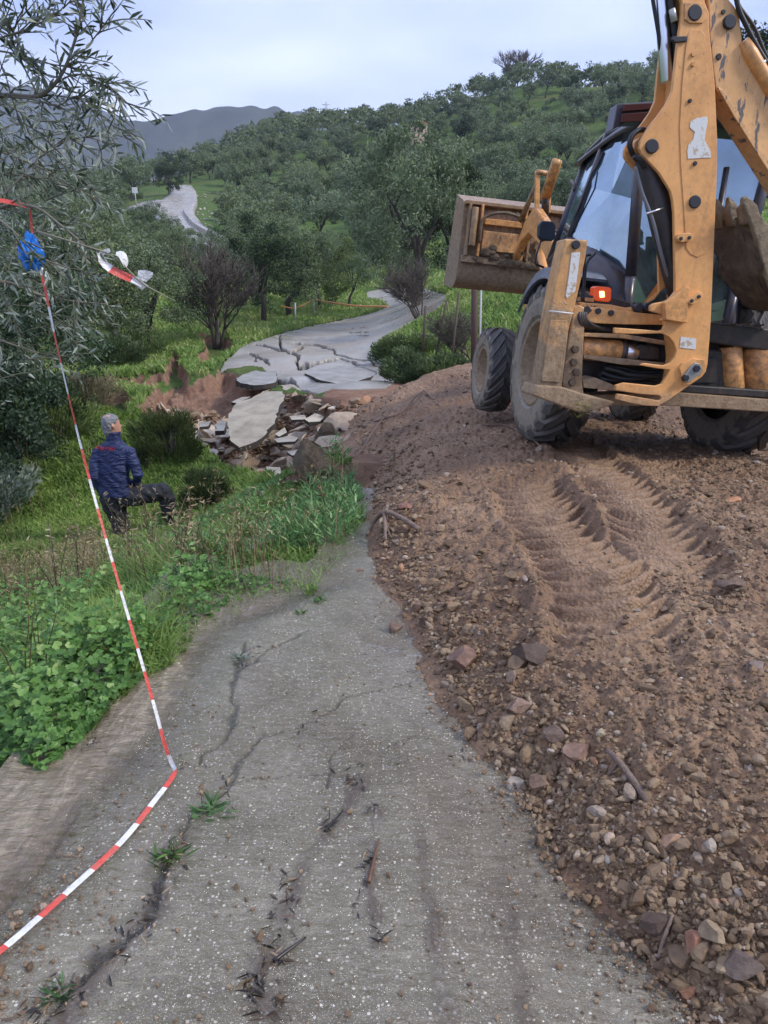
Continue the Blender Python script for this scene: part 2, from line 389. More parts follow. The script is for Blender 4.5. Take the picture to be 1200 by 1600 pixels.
brown = t.ramp(t.n('ShaderNodeTexNoise', {'Vector': t.n('ShaderNodeMapping', {'Vector': p, 'Rotation': (0,0,R(-28)), 'Scale': (15.0,3.0,1)}), 'Scale': 1.0, 'Detail': 6, 'Roughness': .55, 'Distortion': 1.8}).outputs[0],
   [(0.3, (0.17,0.122,0.072)), (0.5, (0.255,0.19,0.118)), (0.70, (0.37,0.295,0.195))])
t.set(t.b.inputs['Base Color'], brown); t.b.inputs['IOR'].default_value = 1.6; t.b.inputs['Coat Weight'].default_value = 1.0; t.b.inputs['Coat Roughness'].default_value = .02; t.b.inputs['Coat IOR'].default_value = 1.6
bmp = t.bump(t.n('ShaderNodeTexNoise', {'Vector': t.n('ShaderNodeMapping', {'Vector': p, 'Rotation': (0,0,R(-25)), 'Scale': (1.0,2.6,1)}), 'Scale': 13, 'Detail': 5, 'Roughness': .6, 'Distortion': 1.2}).outputs[0], 1.0, .032)
t.set(t.b.inputs['Normal'], bmp); t.set(t.b.inputs['Coat Normal'], bmp)
tr = t.n('ShaderNodeBsdfTransparent', {'Color': (0.99,0.975,0.94)}); gl = t.n('ShaderNodeBsdfGlossy', {'Roughness': .05, 'Normal': bmp})
fr = t.math('ADD', .025, t.math('MULTIPLY', t.math('POWER', t.n('ShaderNodeLayerWeight', {'Blend': .5, 'Normal': bmp}).outputs['Facing'], 3.0), .95))
clear = t.n('ShaderNodeMixShader'); t.set(clear.inputs[0], fr); t.set(clear.inputs[1], tr); t.set(clear.inputs[2], gl)
fin = t.n('ShaderNodeMixShader'); t.set(fin.inputs[0], t.math('MULTIPLY', t.attr('murk'), .88)); t.set(fin.inputs[1], clear); t.set(fin.inputs[2], t.b.outputs[0])
t.set(t.out.inputs[0], fin)
water = link('water', mesh_np('water', np.stack([x, y, wz], -1), Fq[keep], {'murk': murk}, True), m); water['kind'] = 'structure'

# ------------------------------------------------------------------ the earth bank the machine stands on
def mound_plain(x, y):
    x = np.asarray(x, float).ravel(); y = np.asarray(y, float).ravel()
    zf = np.where(y < 7.3, zbase(x, y), zbase(x, y)-.28*sstep(7.3, 9, y)*sstep(18, 15.5, y))
    jf = .10*fbm(y*1.3, x*.6, 71, 3)+.05*fbm(y*6, x*2, 72, 2)
    d = x-foot_x(y)+jf
    zp = np.interp(y, [-3,1.3,3,5,7.2,9.35,14,17,19], [.2,.24,.20,.08,-.05,-.18,-.18,-.36,-.6])
    zp = zp-.105*np.clip(x-1.6, -.3, 4)*sstep(4, 6.5, y)
    top = zp-zf
    s = .60*d
    h = top*(1-np.exp(-np.maximum(s, 0)/np.maximum(top, .05)*1.15))
    z = zf+np.where(d > 0, h, .55*d)
    return z, d
def mh(x, y): return mound_plain(x, y)[0]
def trk(pts, w):
    P = [hit(px, py, 1.0, 30, mh) for px, py in pts]
    return np.array([(q.x, q.y) for q in P]), w
TRK = [trk([(880,668),(905,705),(950,745),(1000,790),(1030,840),(1045,900),(1040,960)], .27),
       trk([(815,742),(850,790),(895,850),(930,905),(955,960),(962,1020),(950,1080)], .27)]
def track_disp(x, y):
    out = np.zeros(len(x)); cov = np.zeros(len(x))
    for k, (P, w) in enumerate(TRK):
        seg = np.diff(P, axis=0); L = np.hypot(seg[:,0], seg[:,1]); cum = np.concatenate([[0], np.cumsum(L)])
        bd = np.full(len(x), 9.); bs = np.zeros(len(x)); bt = np.zeros(len(x))
        for i in range(len(seg)):
            dx, dy = seg[i]/L[i]; rx = x-P[i,0]; ry = y-P[i,1]
            s = np.clip(rx*dx+ry*dy, 0, L[i]); ox = rx-s*dx; oy = ry-s*dy; dd = np.hypot(ox, oy); lat = dx*ry-dy*rx
            u = dd < bd; bd = np.where(u, dd, bd); bs = np.where(u, cum[i]+s, bs); bt = np.where(u, lat, bt)
        inside = sstep(w*1.15, w*.82, bd+.03*noise2(x*6, y*6, 83))*sstep(0, .12, bs)*sstep(cum[-1], cum[-1]-.9, bs)
        ph = (bs+.85*(bt/w)**2*w*.62+.10*bt+.025*noise2(x*4, y*4, 86))/.150
        fr = ph-np.floor(ph)
        lug = np.where(fr < .46, (1-np.abs(2*fr/.46-1))**.45, 0)
        fade = sstep(-.6, .2, noise2(x*1.5, y*1.5, 81+k))
        out = out*(1-inside)+inside*(-.076+.080*lug*(.65+.35*fade)*np.clip(1+.35*noise2(x*7, y*7, 85+k), .6, 1.3))
        out += .026*np.exp(-((bd-w*1.15)/.06)**2)*sstep(0, .3, bs)*sstep(cum[-1], cum[-1]-.5, bs)
        cov = np.maximum(cov, inside)
    return out, cov
def mound_h(x, y, full=False):
    x = np.asarray(x, float).ravel(); y = np.asarray(y, float).ravel()
    z, d = mound_plain(x, y)
    td, cov = track_disp(x, y)
    k = 1-.82*cov
    fine = np.clip(1.6-np.hypot(x, y)*.12, .3, 1)
    n = .085*fbm(x*.9, y*.9, 73, 3)+.035*fbm(x*3.3, y*3.3, 74, 3)*k
    n += k*(.034*np.abs(fbm(x*9, y*9, 75, 2))+.020*fbm(x*26, y*26, 76, 2)+.006*fbm(x*70, y*70, 77, 2)*fine)
    z = z+td+n*sstep(-.1, .12, d)
    if full: return z, d, cov
    return z
ys = np.concatenate([np.linspace(-3, .8, 16, endpoint=False), np.exp(np.linspace(math.log(.8), math.log(19), 900))])
X = []; Yg = []
ss = np.concatenate([np.linspace(-.12, 2.6, 470, endpoint=False), 2.6+2.6*np.linspace(0, 1, 150)**1.3])
for yy in ys:
    sc_ = max(1.0, .55+.13*yy) if yy < 14 else max(1.0, .55+.13*14)
    X.append(foot_x(yy)-.05+ss*min(sc_, 1.6)); Yg.append(np.full(len(ss), yy))
X = np.array(X); Yg = np.array(Yg); x = X.ravel(); y = Yg.ravel()
z, dd, cov = mound_h(x, y, True)
idx = np.arange(X.size).reshape(X.shape)
Fq = np.stack([idx[:-1,:-1], idx[:-1,1:], idx[1:,1:], idx[1:,:-1]], -1).reshape(-1, 4)
m = mat('wet_churned_earth', rough=.62, spec=.35); t = NT(m); M['mud'] = m
p = t.pos()
def earth_color(t, p):
    c = t.ramp(t.noise(p, 1.1, 7, .62), [(0.25, (0.125,0.068,0.036)), (0.45, (0.22,0.128,0.070)), (0.62, (0.315,0.196,0.113)), (0.8, (0.40,0.27,0.165))])
    c = t.mix(t.r01(t.noise(p, 38, 5, .72), .46, .72), c, (0.082,0.05,0.036))
    c = t.mix(t.math('MULTIPLY', t.r01(t.noise(p, 70, 3, .7), .58, .75), .5), c, (0.36,0.27,0.21))
    return c
c = earth_color(t, p)
c = t.mix(t.math('MULTIPLY', t.attr('packed'), .3), c, (0.25,0.16,0.10))
t.set(t.b.inputs['Base Color'], c)
t.set(t.b.inputs['Roughness'], t.mix(t.attr('packed'), (.62,)*3, (.42,)*3))
t.set(t.b.inputs['Normal'], t.bump(t.math('ADD', t.noise(p, 32, 8, .8), t.math('MULTIPLY', t.vor(p, 55).outputs['Distance'], 1.0)), t.math('SUBTRACT', .50, t.math('MULTIPLY', t.attr('packed'), .15)), .036))
mound = link('earth_bank', mesh_np('earth_bank', np.stack([x, y, z], -1), Fq, {'packed': cov}, True), m); mound['kind'] = 'structure'

# ------------------------------------------------------------------ far road with its broken slabs
def zfar(x, y): return base_h(x, y)+.02
FAR_POLY = [(345,574),(395,568),(412,571),(425,585),(434,598),(452,598),(472,608),(497,612),(520,604),(560,606),(600,604),(625,590),(612,578),(590,562),(580,548),(590,535),(610,522),(640,508),(662,496),(690,480),(700,462),(660,450),(600,450),(572,455),(575,464),(598,470),(606,479),(588,488),(560,495),(520,503),(480,511),(440,521),(415,529),(388,536),(372,548),(352,562)]
FAR_CR = [([(436,525),(440,545),(452,550),(467,545),(472,542)], 2.0), ([(452,550),(465,557),(465,567),(480,566)], 2.4), ([(457,537),(490,538),(522,546),(525,554)], 1.6),
 ([(397,539),(415,541),(435,547),(452,550)], 2.0), ([(402,555),(420,564)], 1.6), ([(350,582),(370,578),(412,574)], 2.0), ([(407,580),(427,586),(435,595),(452,596),(472,605),(497,609)], 3.0),
 ([(540,516),(572,511)], .9), ([(547,520),(575,518)], .9), ([(560,524),(575,524)], .8), ([(476,585),(480,575),(500,571),(552,574),(587,582)], 1.7), ([(525,554),(560,560),(600,562)], 1.1), ([(390,552),(402,555),(398,562)], 1.4), ([(482,566),(530,560),(560,566),(612,580)], 1.2)]
Ys = np.concatenate([np.exp(np.linspace(math.log(17.5), math.log(32), 330)), np.exp(np.linspace(math.log(32), math.log(75), 160))[1:]])
As = np.linspace(tray(335, 540)[0]*1.06, tray(720, 470)[0]*1.1, 520)
A_, Y_ = np.meshgrid(As, Ys); x = (A_*Y_).ravel(); y = Y_.ravel(); z = zfar(x, y)
px, py, _d = project(x, y, z)
jpx = px+2.2*noise2(x*2.5, y*2.5, 91)+1.0*noise2(x*8, y*8, 92); jpy = py+1.2*noise2(x*2.5, y*2.5, 93)+.6*noise2(x*8, y*8, 94)
ins = sdf(jpx, jpy, FAR_POLY)
crk = np.zeros(len(x))
for pl, w in FAR_CR:
    dpx = polydist(jpx, jpy, pl, False); w = w*1.3; crk = np.maximum(crk, sstep(w, w*.45, dpx))
sag = sstep(532, 585, py)*np.clip(fbm(x*.45, y*.45, 95, 2), -1, 1)
z = z+.30*sag-.22*crk-.22*sstep(560, 605, py)
idx = np.arange(A_.size).reshape(A_.shape)
Fq = np.stack([idx[:-1,:-1], idx[:-1,1:], idx[1:,1:], idx[1:,:-1]], -1).reshape(-1, 4)
keep = ins[Fq].mean(1) > 0
m = mat('grey_asphalt', rough=.4, spec=.5); t = NT(m); M['farasphalt'] = m
p = t.pos()
c = t.ramp(t.noise(p, .8, 6, .6), [(0.3, (0.22,0.20,0.17)), (0.5, (0.31,0.29,0.255)), (0.75, (0.385,0.365,0.33))])
c = t.mix(t.math('MULTIPLY', t.r01(t.noise(p, 30, 4, .7), .45, .75), .35), c, (0.14,0.13,0.115))
c = t.mix(t.math('MULTIPLY', t.attr('crack'), .95), c, (0.022,0.016,0.012))
silt = t.r01(t.noise(p, .5, 5, .6), .50, .64); c = t.mix(t.math('MULTIPLY', silt, .55), c, (0.27,0.21,0.15))
t.set(t.b.inputs['Base Color'], c)
t.set(t.b.inputs['Roughness'], t.ramp(t.noise(p, .9, 4, .6), [(0.35, (.2,)*3), (0.65, (.5,)*3)]))
t.set(t.b.inputs['Normal'], t.bump(t.noise(p, 25, 5, .7), .4, .02))
me = mesh_np('far_road', np.stack([x, y, z], -1), Fq[keep], {'crack': crk}, True)
fr_ = link('road', with_skirt(me, .14), m); fr_['kind'] = 'structure'
# ground must not poke through the far road: push it down under it
gm = ground.data; co = np.empty(len(GX)*3, np.float32); gm.vertices.foreach_get('co', co); co = co.reshape(-1, 3)
q1, q2, _d = project(GX, GY, GZ+.02)
inf = (sdf(q1, q2, FAR_POLY) > -1.5) & (GY > 15) & (GY < 80)
co[inf, 2] -= .34*sstep(450, 520, q2[inf])+.12

# the valley road
def strip(pts, widths, lift=.35, n=60, drape=False):
    P = [hit(px, py, 40, 400) for px, py in pts]
    P = np.array([(q.x, q.y) for q in P]); tt = np.linspace(0, len(P)-1, n)
    cx = np.interp(tt, range(len(P)), P[:,0]); cy = np.interp(tt, range(len(P)), P[:,1]); w = np.interp(tt, range(len(P)), widths)
    for _ in range(6):
        cx[1:-1] = (cx[:-2]+cx[2:]+2*cx[1:-1])/4; cy[1:-1] = (cy[:-2]+cy[2:]+2*cy[1:-1])/4
    gx = np.gradient(cx); gy = np.gradient(cy); L = np.hypot(gx, gy); nx, ny = -gy/L, gx/L
    cz = ground_h(cx, cy)
    for _ in range(3): cz[1:-1] = (cz[:-2]+cz[2:]+2*cz[1:-1])/4
    V = []; F = []
    for j in range(9):
        f = (j/8-.5)*w; V.append(np.stack([cx+nx*f, cy+ny*f, (ground_h(cx+nx*f, cy+ny*f) if drape else np.maximum(cz, ground_h(cx+nx*f, cy+ny*f)))+lift], -1))
    V = np.stack(V, 1).reshape(-1, 3)
    for i in range(n-1):
        for j in range(8): a = i*9+j; F.append((a, a+9, a+10, a+1))
    return V, np.array(F), (cx, cy, cz, nx, ny, w)
VR1 = strip([(352,412),(330,392),(300,372),(275,352),(262,338),(228,330),(205,335)][:1]+[(338,395),(312,377),(285,355),(268,335),(282,318),(288,304),(283,293)], [4,4,4,4.3,5,4.6,3.6,3])
VR2 = strip([(212,328),(235,325),(255,323),(276,321)], [4.5,6.5,7,5], drape=True)
VR3 = strip([(205,287),(228,285),(240,284)], [3.5,4,3])
for V, Fc, _ in (VR1, VR2, VR3):
    o = link('road', with_skirt(mesh_np('valley_road', V, Fc, {'crack': np.zeros(len(V))}, True), .9), M['farasphalt']); o['kind'] = 'structure'
gm.vertices.foreach_set('co', co.ravel()); gm.update()

# slabs and fragments
m = mat('broken_slab', rough=.45, spec=.5); t = NT(m); M['slab'] = m
p = t.obj(); oi = t.n('ShaderNodeObjectInfo')
c = t.ramp(t.noise(p, 2.2, 6, .65), [(0.3, (0.17,0.15,0.12)), (0.55, (0.33,0.31,0.275)), (0.8, (0.40,0.38,0.34))])
t.set(t.b.inputs['Base Color'], t.mix(1.0, c, oi.outputs['Color'], 'MULTIPLY')); t.set(t.b.inputs['Normal'], t.bump(t.noise(p, 30, 6, .7), .6, .02))
mE = mat('slab_edge', (0.035,0.028,0.022), .8); M['edge'] = mE
SLABS = [
 ([(368,630),(392,622),(412,611),(440,612),(445,620),(434,640),(430,662),(420,668),(416,680),(398,690),(374,699),(362,690),(355,672),(355,650)], 15.5, .06, .12, .11, (1.05,.96,.78), "large pale slab of road tilted in the washed-out hollow, biggest of the broken pieces"),
 ([(477,583),(495,576),(525,572),(555,572),(575,577),(588,584),(582,588),(563,594),(550,599),(525,599),(500,594),(486,588)], 20.3, .0, .0, .16, (.95,.98,1.02), "lens-shaped grey slab lying on the front of the cracked far road"),
 ([(368,592),(380,585),(405,577),(430,580),(433,592),(428,598),(412,601),(396,602),(375,598)], 20.2, .02, -.02, .14, (.95,.98,1.02), "grey slab with dark broken edge at the left front of the far road"),
 ([(497,603),(530,605),(570,612),(561,619),(525,617),(500,611)], 18.8, 0, .02, .10, (1.2,1.1,.95), "long pale strip of road lying under the front edge of the far road"),
 ([(440,602),(455,600),(468,606),(470,612),(455,613),(442,608)], 18.9, 0, .0, .12, (1.1,1,.85), "squarish pale block right behind the top of the large tilted slab"),
 ([(524,622),(538,634),(547,650),(544,660),(530,664),(512,662),(517,642)], 15.8, .15, .32, .09, (1.15,1.02,.85), "steeply leaning pale slab at the foot of the earth bank"),
 ([(503,630),(513,616),(521,622),(510,636)], 16.2, .1, .4, .08, (1.1,1,.88), "small upright pale piece left of the steeply leaning slab"),
 ([(476,654),(494,645),(508,650),(502,658),(482,660)], 14.6, 0, .1, .07, (1.3,1.2,1), "five-sided pale piece in the middle of the hollow"),
 ([(453,651),(477,648),(476,655),(456,656)], 14.9, 0, .05, .06, (1.1,1,.85), "thin pale sliver beside the five-sided piece in the hollow"),
 ([(497,668),(525,660),(545,664),(592,660),(596,664),(560,674),(530,673),(510,678),(498,676)], 13.6, 0, .06, .07, (1.25,1.15,.95), "long pale ledge of road behind the green tuft by the bank"),
 ([(429,678),(443,668),(448,675),(436,682)], 13.4, .1, .2, .08, (1.25,1.15,.95), "small pale piece against the right edge of the large slab"),
 ([(428,686),(452,680),(468,684),(460,690),(436,691)], 13.0, 0, .1, .06, (1.2,1.1,.9), "flat pale piece just below the large slab's right corner"),
 ([(448,706),(474,699),(480,706),(456,712)], 12.1, 0, .1, .06, (1.2,1.1,.92), "narrow pale piece left of the dark earth clump"),
 ([(417,729),(436,731),(443,739),(430,743),(417,737)], 11.2, .0, .15, .08, (1.3,1.2,1.0), "pale chunk nearest the grass at the bottom of the hollow"),
 ([(336,664),(350,655),(353,666),(350,673),(338,673)], 15.0, .1, .2, .10, (.7,.72,.75), "dark grey chunk left of the large tilted slab"),
 ([(360,628),(376,620),(390,620),(372,630)], 17.2, 0, .15, .08, (.95,.9,.8), "grey-brown piece behind the left top of the large slab"),
 ([(312,660),(330,658),(326,666),(314,667)], 15.6, 0, .1, .07, (.8,.78,.74), "small grey fragment farthest left in the hollow"),
]
def poly_plate(name, pts3, nrm, th, mats, jag=.03, seed=0):
    rnd = random.Random(seed); bm = bmesh.new(); P = []
    n = len(pts3)
    for i in range(n):
        a = pts3[i]; b = pts3[(i+1) % n]; k = max(1, int((b-a).length/.14))
        for j in range(k): P.append(a.lerp(b, j/k)+Vector((rnd.uniform(-jag, jag), rnd.uniform(-jag, jag), 0)))
    c = sum(P, Vector())/len(P)
    top = [bm.verts.new(q-c) for q in P]; bot = [bm.verts.new(q-c-nrm*th*rnd.uniform(.75, 1.2)+Vector((rnd.uniform(-jag, jag), rnd.uniform(-jag, jag), 0))*.8) for q in P]
    f = bm.faces.new(top); f.normal_update()
    if f.normal.dot(nrm) < 0: bmesh.ops.reverse_faces(bm, faces=[f])
    f2 = bm.faces.new(bot); m_ = len(P)
    for i in range(m_):
        q = bm.faces.new((top[i], top[(i+1) % m_], bot[(i+1) % m_], bot[i])); q.material_index = 1
    bmesh.ops.recalc_face_normals(bm, faces=bm.faces)
    me = bpy.data.meshes.new(name); bm.to_mesh(me); bm.free()
    o = link(name, me, mats); o.location = c; return o
for i, (pl, Yc, a, b, th, colr, lab) in enumerate(SLABS):
    cpx = sum(q[0] for q in pl)/len(pl); cpy = sum(q[1] for q in pl)/len(pl); c = at(cpx, cpy, Yc)
    pts = []
    for px, py in pl:
        ax, tt_ = tray(px, py); Yi = (c.z-EYE-a*c.x-b*c.y)/(tt_-a*ax-b)
        if Yi < Yc-3 or Yi > Yc+4: Yi = Yc
        pts.append(Vector((ax*Yi, Yi, EYE+tt_*Yi)))
    o = poly_plate('asphalt_slab', pts, Vector((-a, -b, 1)).normalized(), th, [M['slab'], M['edge']], seed=i)
    o.color = (*colr, 1); tag(o, lab, 'slab', 'broken road slabs', 'thing')

# ------------------------------------------------------------------ loose stones
def ico_variants(n, sub, seed, flat=.75):
    out = []; rnd = np.random.RandomState(seed)
    for i in range(n):
        bm = bmesh.new(); bmesh.ops.create_icosphere(bm, subdivisions=sub, radius=1)
        v = np.array([q.co[:] for q in bm.verts]); f = np.array([[q.index for q in ff.verts] for ff in bm.faces]); bm.free()
        # cut by random planes: angular rubble
        for k in range(7):
            nn = rnd.normal(size=3); nn /= np.linalg.norm(nn); d = rnd.uniform(.45, .8); s = v@nn-d; v = v-np.where(s > 0, s, 0)[:,None]*nn
        v *= rnd.uniform([.8,.6,.4], [1.25,1.0,.9]); out.append((v, f))
    return out
def scatter_rocks(name, P, S, var, mat_, seed, rnda=None, sink=.25):
    rnd = np.random.RandomState(seed); n = len(P); vi = rnd.randint(0, len(var), n); Vs = []; Fs = []; At = []; off = 0
    for k, (v, f) in enumerate(var):
        sel = np.nonzero(vi == k)[0]
        if len(sel) == 0: continue
        a, b, c = [rnd.uniform(0, 6.28, len(sel)) for _ in range(3)]
        a *= .18
        ca, sa, cb, sb, cc_, sc2 = np.cos(a), np.sin(a), np.cos(b), np.sin(b), np.cos(c), np.sin(c)
        b_ = b*0
        x0, y0, z0 = v[:,0][None], v[:,1][None], v[:,2][None]
        y1 = y0*ca[:,None]-z0*sa[:,None]; z1 = y0*sa[:,None]+z0*ca[:,None]; x1 = x0+0*y1
        x2 = x1*cc_[:,None]-y1*sc2[:,None]; y2 = x1*sc2[:,None]+y1*cc_[:,None]
        W = np.stack([x2, y2, z1], -1)*S[sel][:,None,None]+P[sel][:,None,:]
        W[:,:,2] += (S[sel]*(.5-sink))[:,None]
        Vs.append(W.reshape(-1, 3)); Fs.append((f[None]+(off+np.arange(len(sel))*len(v))[:,None,None]).reshape(-1, 3))
        rv = (rnd.rand(len(sel)) if rnda is None else rnda[sel]); At.append(np.repeat(rv, len(v))); off += len(sel)*len(v)
    me = mesh_np(name, np.concatenate(Vs), np.concatenate(Fs), {'rnd': np.concatenate(At)})
    return link(name, me, mat_)
m = mat('loose_stone', rough=.55, spec=.4); t = NT(m); M['stone'] = m
p = t.pos()
c = t.ramp(t.attr('rnd'), [(0, (0.12,0.072,0.038)), (.35, (0.195,0.125,0.068)), (.7, (0.265,0.178,0.103)), (.9, (0.33,0.235,0.145)), (.965, (0.33,0.26,0.20)), (.978, (0.40,0.34,0.27)), (.985, (0.42,0.19,0.08)), (1, (0.55,0.53,0.46))])
c = t.mix(t.r01(t.noise(p, 40, 5, .7), .45, .75), c, t.mix(.6, c, (0.07,0.042,0.03)))
t.set(t.b.inputs['Base Color'], c); t.set(t.b.inputs['Normal'], t.bump(t.noise(p, 80, 5, .75), .7, .01))
rnd = np.random.RandomState(5)
def mound_points(n, y0, y1, foot_bias=0.0):
    Y = 1/rnd.uniform(1/y1, 1/y0, n); X = rnd.uniform(-.30, .76, n)*Y; X = np.where((Y > 3) & (X > .58*Y), X*.7, X)
    d = X-foot_x(Y)
    if foot_bias > 0: X = np.where(rnd.rand(n) < foot_bias, foot_x(Y)-.04+np.abs(rnd.normal(0, .22, n))*(.6+.1*Y), X); d = X-foot_x(Y)
    k = (d > -.10) & (np.abs(X) < Y*.8+.3) & (rnd.rand(n) < np.where(d < 0, .25, 1)); X, Y = X[k], Y[k]
    z, d, cov = mound_h(X, Y, True); k = rnd.rand(len(X)) > cov*.9; X, Y, z = X[k], Y[k], z[k]
    z = np.maximum(z, np.where((Y < 7) & (X < foot_x(Y)), zbase(X, Y)-.005, -9))
    return np.stack([X, Y, z], -1)
v1 = ico_variants(10, 1, 1); v2 = ico_variants(8, 2, 2)
P = mound_points(46000, 1.15, 14, .2); S = np.clip(rnd.lognormal(math.log(.0062), .5, len(P)), .0035, .026)*(.55+.22*P[:,1])
o = scatter_rocks('gravel', P, S, v1, M['stone'], 6); o['kind'] = 'stuff'
P = mound_points(2900, 1.15, 9, .55); S = np.clip(rnd.lognormal(math.log(.0135), .42, len(P)), .01, .045)*(.8+.12*P[:,1])
o = scatter_rocks('rubble', P, S, v2, M['stone'], 7); o['kind'] = 'stuff'
# rubble in the hollow
n = 9000; Yr = rnd.uniform(9.5, 19.5, n); Xr = rnd.uniform(-.32, .04, n)*Yr; zb = base_h(Xr, Yr)
cl = masks(Xr, Yr, zb)[0]; k = cl > 1; Xr, Yr = Xr[k], Yr[k]; zr = ground_h(Xr, Yr); S = np.clip(rnd.lognormal(math.log(.045), .6, len(Xr)), .018, .2)
o = scatter_rocks('rubble', np.stack([Xr, Yr, zr], -1), S, v1, M['stone'], 8); o['kind'] = 'stuff'
n = 900; Yr = rnd.uniform(10, 19.3, n); Xr = rnd.uniform(-.30, .03, n)*Yr; cl = masks(Xr, Yr, base_h(Xr, Yr))[0]; k = cl > 2; Xr, Yr = Xr[k], Yr[k]
v3 = [(v*np.array([1.2, .9, .28]), f) for v, f in ico_variants(8, 2, 31)]
PALE = mat('pale_fragments', (.3,.3,.3), .5); t = NT(PALE); t.set(t.b.inputs['Base Color'], t.mix(t.math('MULTIPLY', t.r01(t.noise(t.pos(), 9, 6, .7), .4, .7), .7), t.ramp(t.attr('rnd'), [(0, (0.24,0.165,0.105)), (.45, (0.40,0.32,0.225)), (1, (0.54,0.47,0.36))]), (0.22,0.14,0.095)))
o = scatter_rocks('rubble', np.stack([Xr, Yr, ground_h(Xr, Yr)+.02], -1), np.clip(rnd.lognormal(math.log(.12), .6, len(Xr)), .05, .5), v3, PALE, 33); o['kind'] = 'stuff'
# pebbles and crumbs strewn over the road and along the verge
n = 2600; Yr = 1/rnd.uniform(1/6.5, 1/1.25, n); u_ = rnd.rand(n); Xr = np.where(u_ < .45, -1.12+np.abs(rnd.normal(0, .14, n)), np.where(u_ < .75, foot_x(Yr)-np.abs(rnd.normal(0, .10, n)), rnd.uniform(-1.1, .9, n)))
k = (Xr < foot_x(Yr)+.02) & (Xr > -1.2); Xr, Yr = Xr[k], Yr[k]; S = np.clip(rnd.lognormal(math.log(.0045), .5, len(Xr)), .002, .018)
o = scatter_rocks('pebbles', np.stack([Xr, Yr, zbase(Xr, Yr)+road_prof(Xr, Yr)+.002], -1), S, v1, M['stone'], 34, sink=.1); o['kind'] = 'stuff'
print('near parts done')
# ------------------------------------------------------------------ backhoe loader (own frame: x right, y ahead, z up)
MT = Matrix.Rotation(R(7), 4, 'Z')@Matrix.Rotation(R(-3.4), 4, 'X')@Matrix.Rotation(R(5.5), 4, 'Y')
MO = Vector((1.56, 7.2, -.05))+MT@Vector((.95, 0, 0))
MW = Matrix.Translation(MO)@MT; MWi = MW.inverted()
def ml(px, py, ly):
    a, t_ = tray(px, py); o = MWi@Vector((0, 0, EYE)); d = MT.transposed().to_3x3()@Vector((a, 1, t_))
    k = (ly-o.y)/d.y; return o+d*k
def paint(name, colr, dirt=.5, zlow=1.0, rough=.42, scr=.0):
    m = mat(name, colr, rough, spec=.5); t = NT(m); p = t.obj()
    c = t.mix(t.r01(t.noise(p, 2.2, 7, .65), .35, .7), tuple(min(1, q*1.08) for q in colr), tuple(q*f_ for q, f_ in zip(colr, (.80, .74, .66))))
    c = t.mix(t.math('MULTIPLY', t.r01(t.n('ShaderNodeTexNoise', {'Vector': t.n('ShaderNodeMapping', {'Vector': p, 'Scale': (14, 14, 1.1)}), 'Scale': 1.0, 'Detail': 4}).outputs[0], .55, .75), .28), c, (0.22,0.14,0.08))
    c = t.mix(t.math('MULTIPLY', t.r01(t.noise(p, 26, 6, .75), .60, .67), .5), c, (0.13,0.075,0.045))
    if scr: c = t.mix(t.math('MULTIPLY', t.r01(t.n('ShaderNodeTexNoise', {'Vector': t.n('ShaderNodeMapping', {'Vector': p, 'Rotation': (0, R(38), 0), 'Scale': (3.2, 1, .8)}), 'Scale': 4.5, 'Detail': 4, 'Roughness': .6}).outputs[0], .60, .63), scr), c, (0.10,0.095,0.10))
    pt = t.n('ShaderNodeNewGeometry').outputs['Pointiness']
    c = t.mix(t.math('MULTIPLY', t.math('MULTIPLY', t.r01(pt, .52, .60), t.r01(t.noise(p, 18, 4, .7), .42, .6)), .75), c, (0.10,0.065,0.045))
    z = t.n('ShaderNodeSeparateXYZ', {'Vector': p}).outputs[2]
    low = t.math('MULTIPLY', t.n('ShaderNodeMapRange', {'Value': z, 'From Min': zlow, 'From Max': zlow-.65}).outputs[0], 1.0, True)
    dm = t.math('ADD', t.math('MULTIPLY', low, .75), t.math('SUBTRACT', t.math('MULTIPLY', t.noise(p, 6, 6, .7), dirt*1.6), .62*dirt+.15))
    dm = t.r01(dm, .22, .5)
    mudc = t.ramp(t.noise(p, 20, 5, .7), [(.3, (0.15,0.105,0.065)), (.7, (0.36,0.28,0.19))])
    t.set(t.b.inputs['Base Color'], t.mix(t.math('MULTIPLY', dm, .85), c, mudc))
    t.set(t.b.inputs['Roughness'], t.mix(dm, (rough,)*3, (.85,)*3))
    t.set(t.b.inputs['Normal'], t.bump(t.math('MULTIPLY', t.noise(p, 40, 5, .7), dm), .8, .012, t.bump(t.noise(p, 9, 3), .12, .01)))
    return m
YEL = paint('yellow_paint', (0.76,0.385,0.135), .35, .95, scr=.0); YELS = paint('scratched_paint', (0.76,0.43,0.18), .35, .2, scr=.95)
YELM = paint('muddy_paint', (0.66,0.36,0.14), 1.0, 1.35); BUCK = paint('bucket_paint', (0.34,0.215,0.11), 1.3, 2.35)
BLK = paint('black_steel', (0.028,0.027,0.03), .25, .7, .45); CABM = paint('cab_paint', (0.05,0.055,0.085), .06, .2, .28)
FEN = paint('fender_plastic', (0.16,0.19,0.25), .25, .2, .35)
RUB = mat('hose_rubber', (0.018,0.018,0.02), .5); CHR = mat('chrome', (0.85,0.87,0.92), .28, 1.0)
PIN = mat('pin_steel', (0.035,0.037,0.045), .5, .3); WHT = mat('sticker', (0.68,0.68,0.66), .5); RIM = paint('rim_paint', (0.40,0.24,0.12), 1.2, 3.0, .6)
mw_ = NT(WHT); mw_.set(mw_.b.inputs['Base Color'], mw_.mix(mw_.math('MULTIPLY', mw_.r01(mw_.noise(mw_.obj(), 22, 5, .7), .54, .6), .8), (0.66,0.66,0.64), (0.40,0.27,0.13)))
m = mat('tyre_rubber', (0.03,0.03,0.033), .6); t = NT(m); TYR = m; p = t.obj()
rim_r = t.attr('sw'); 
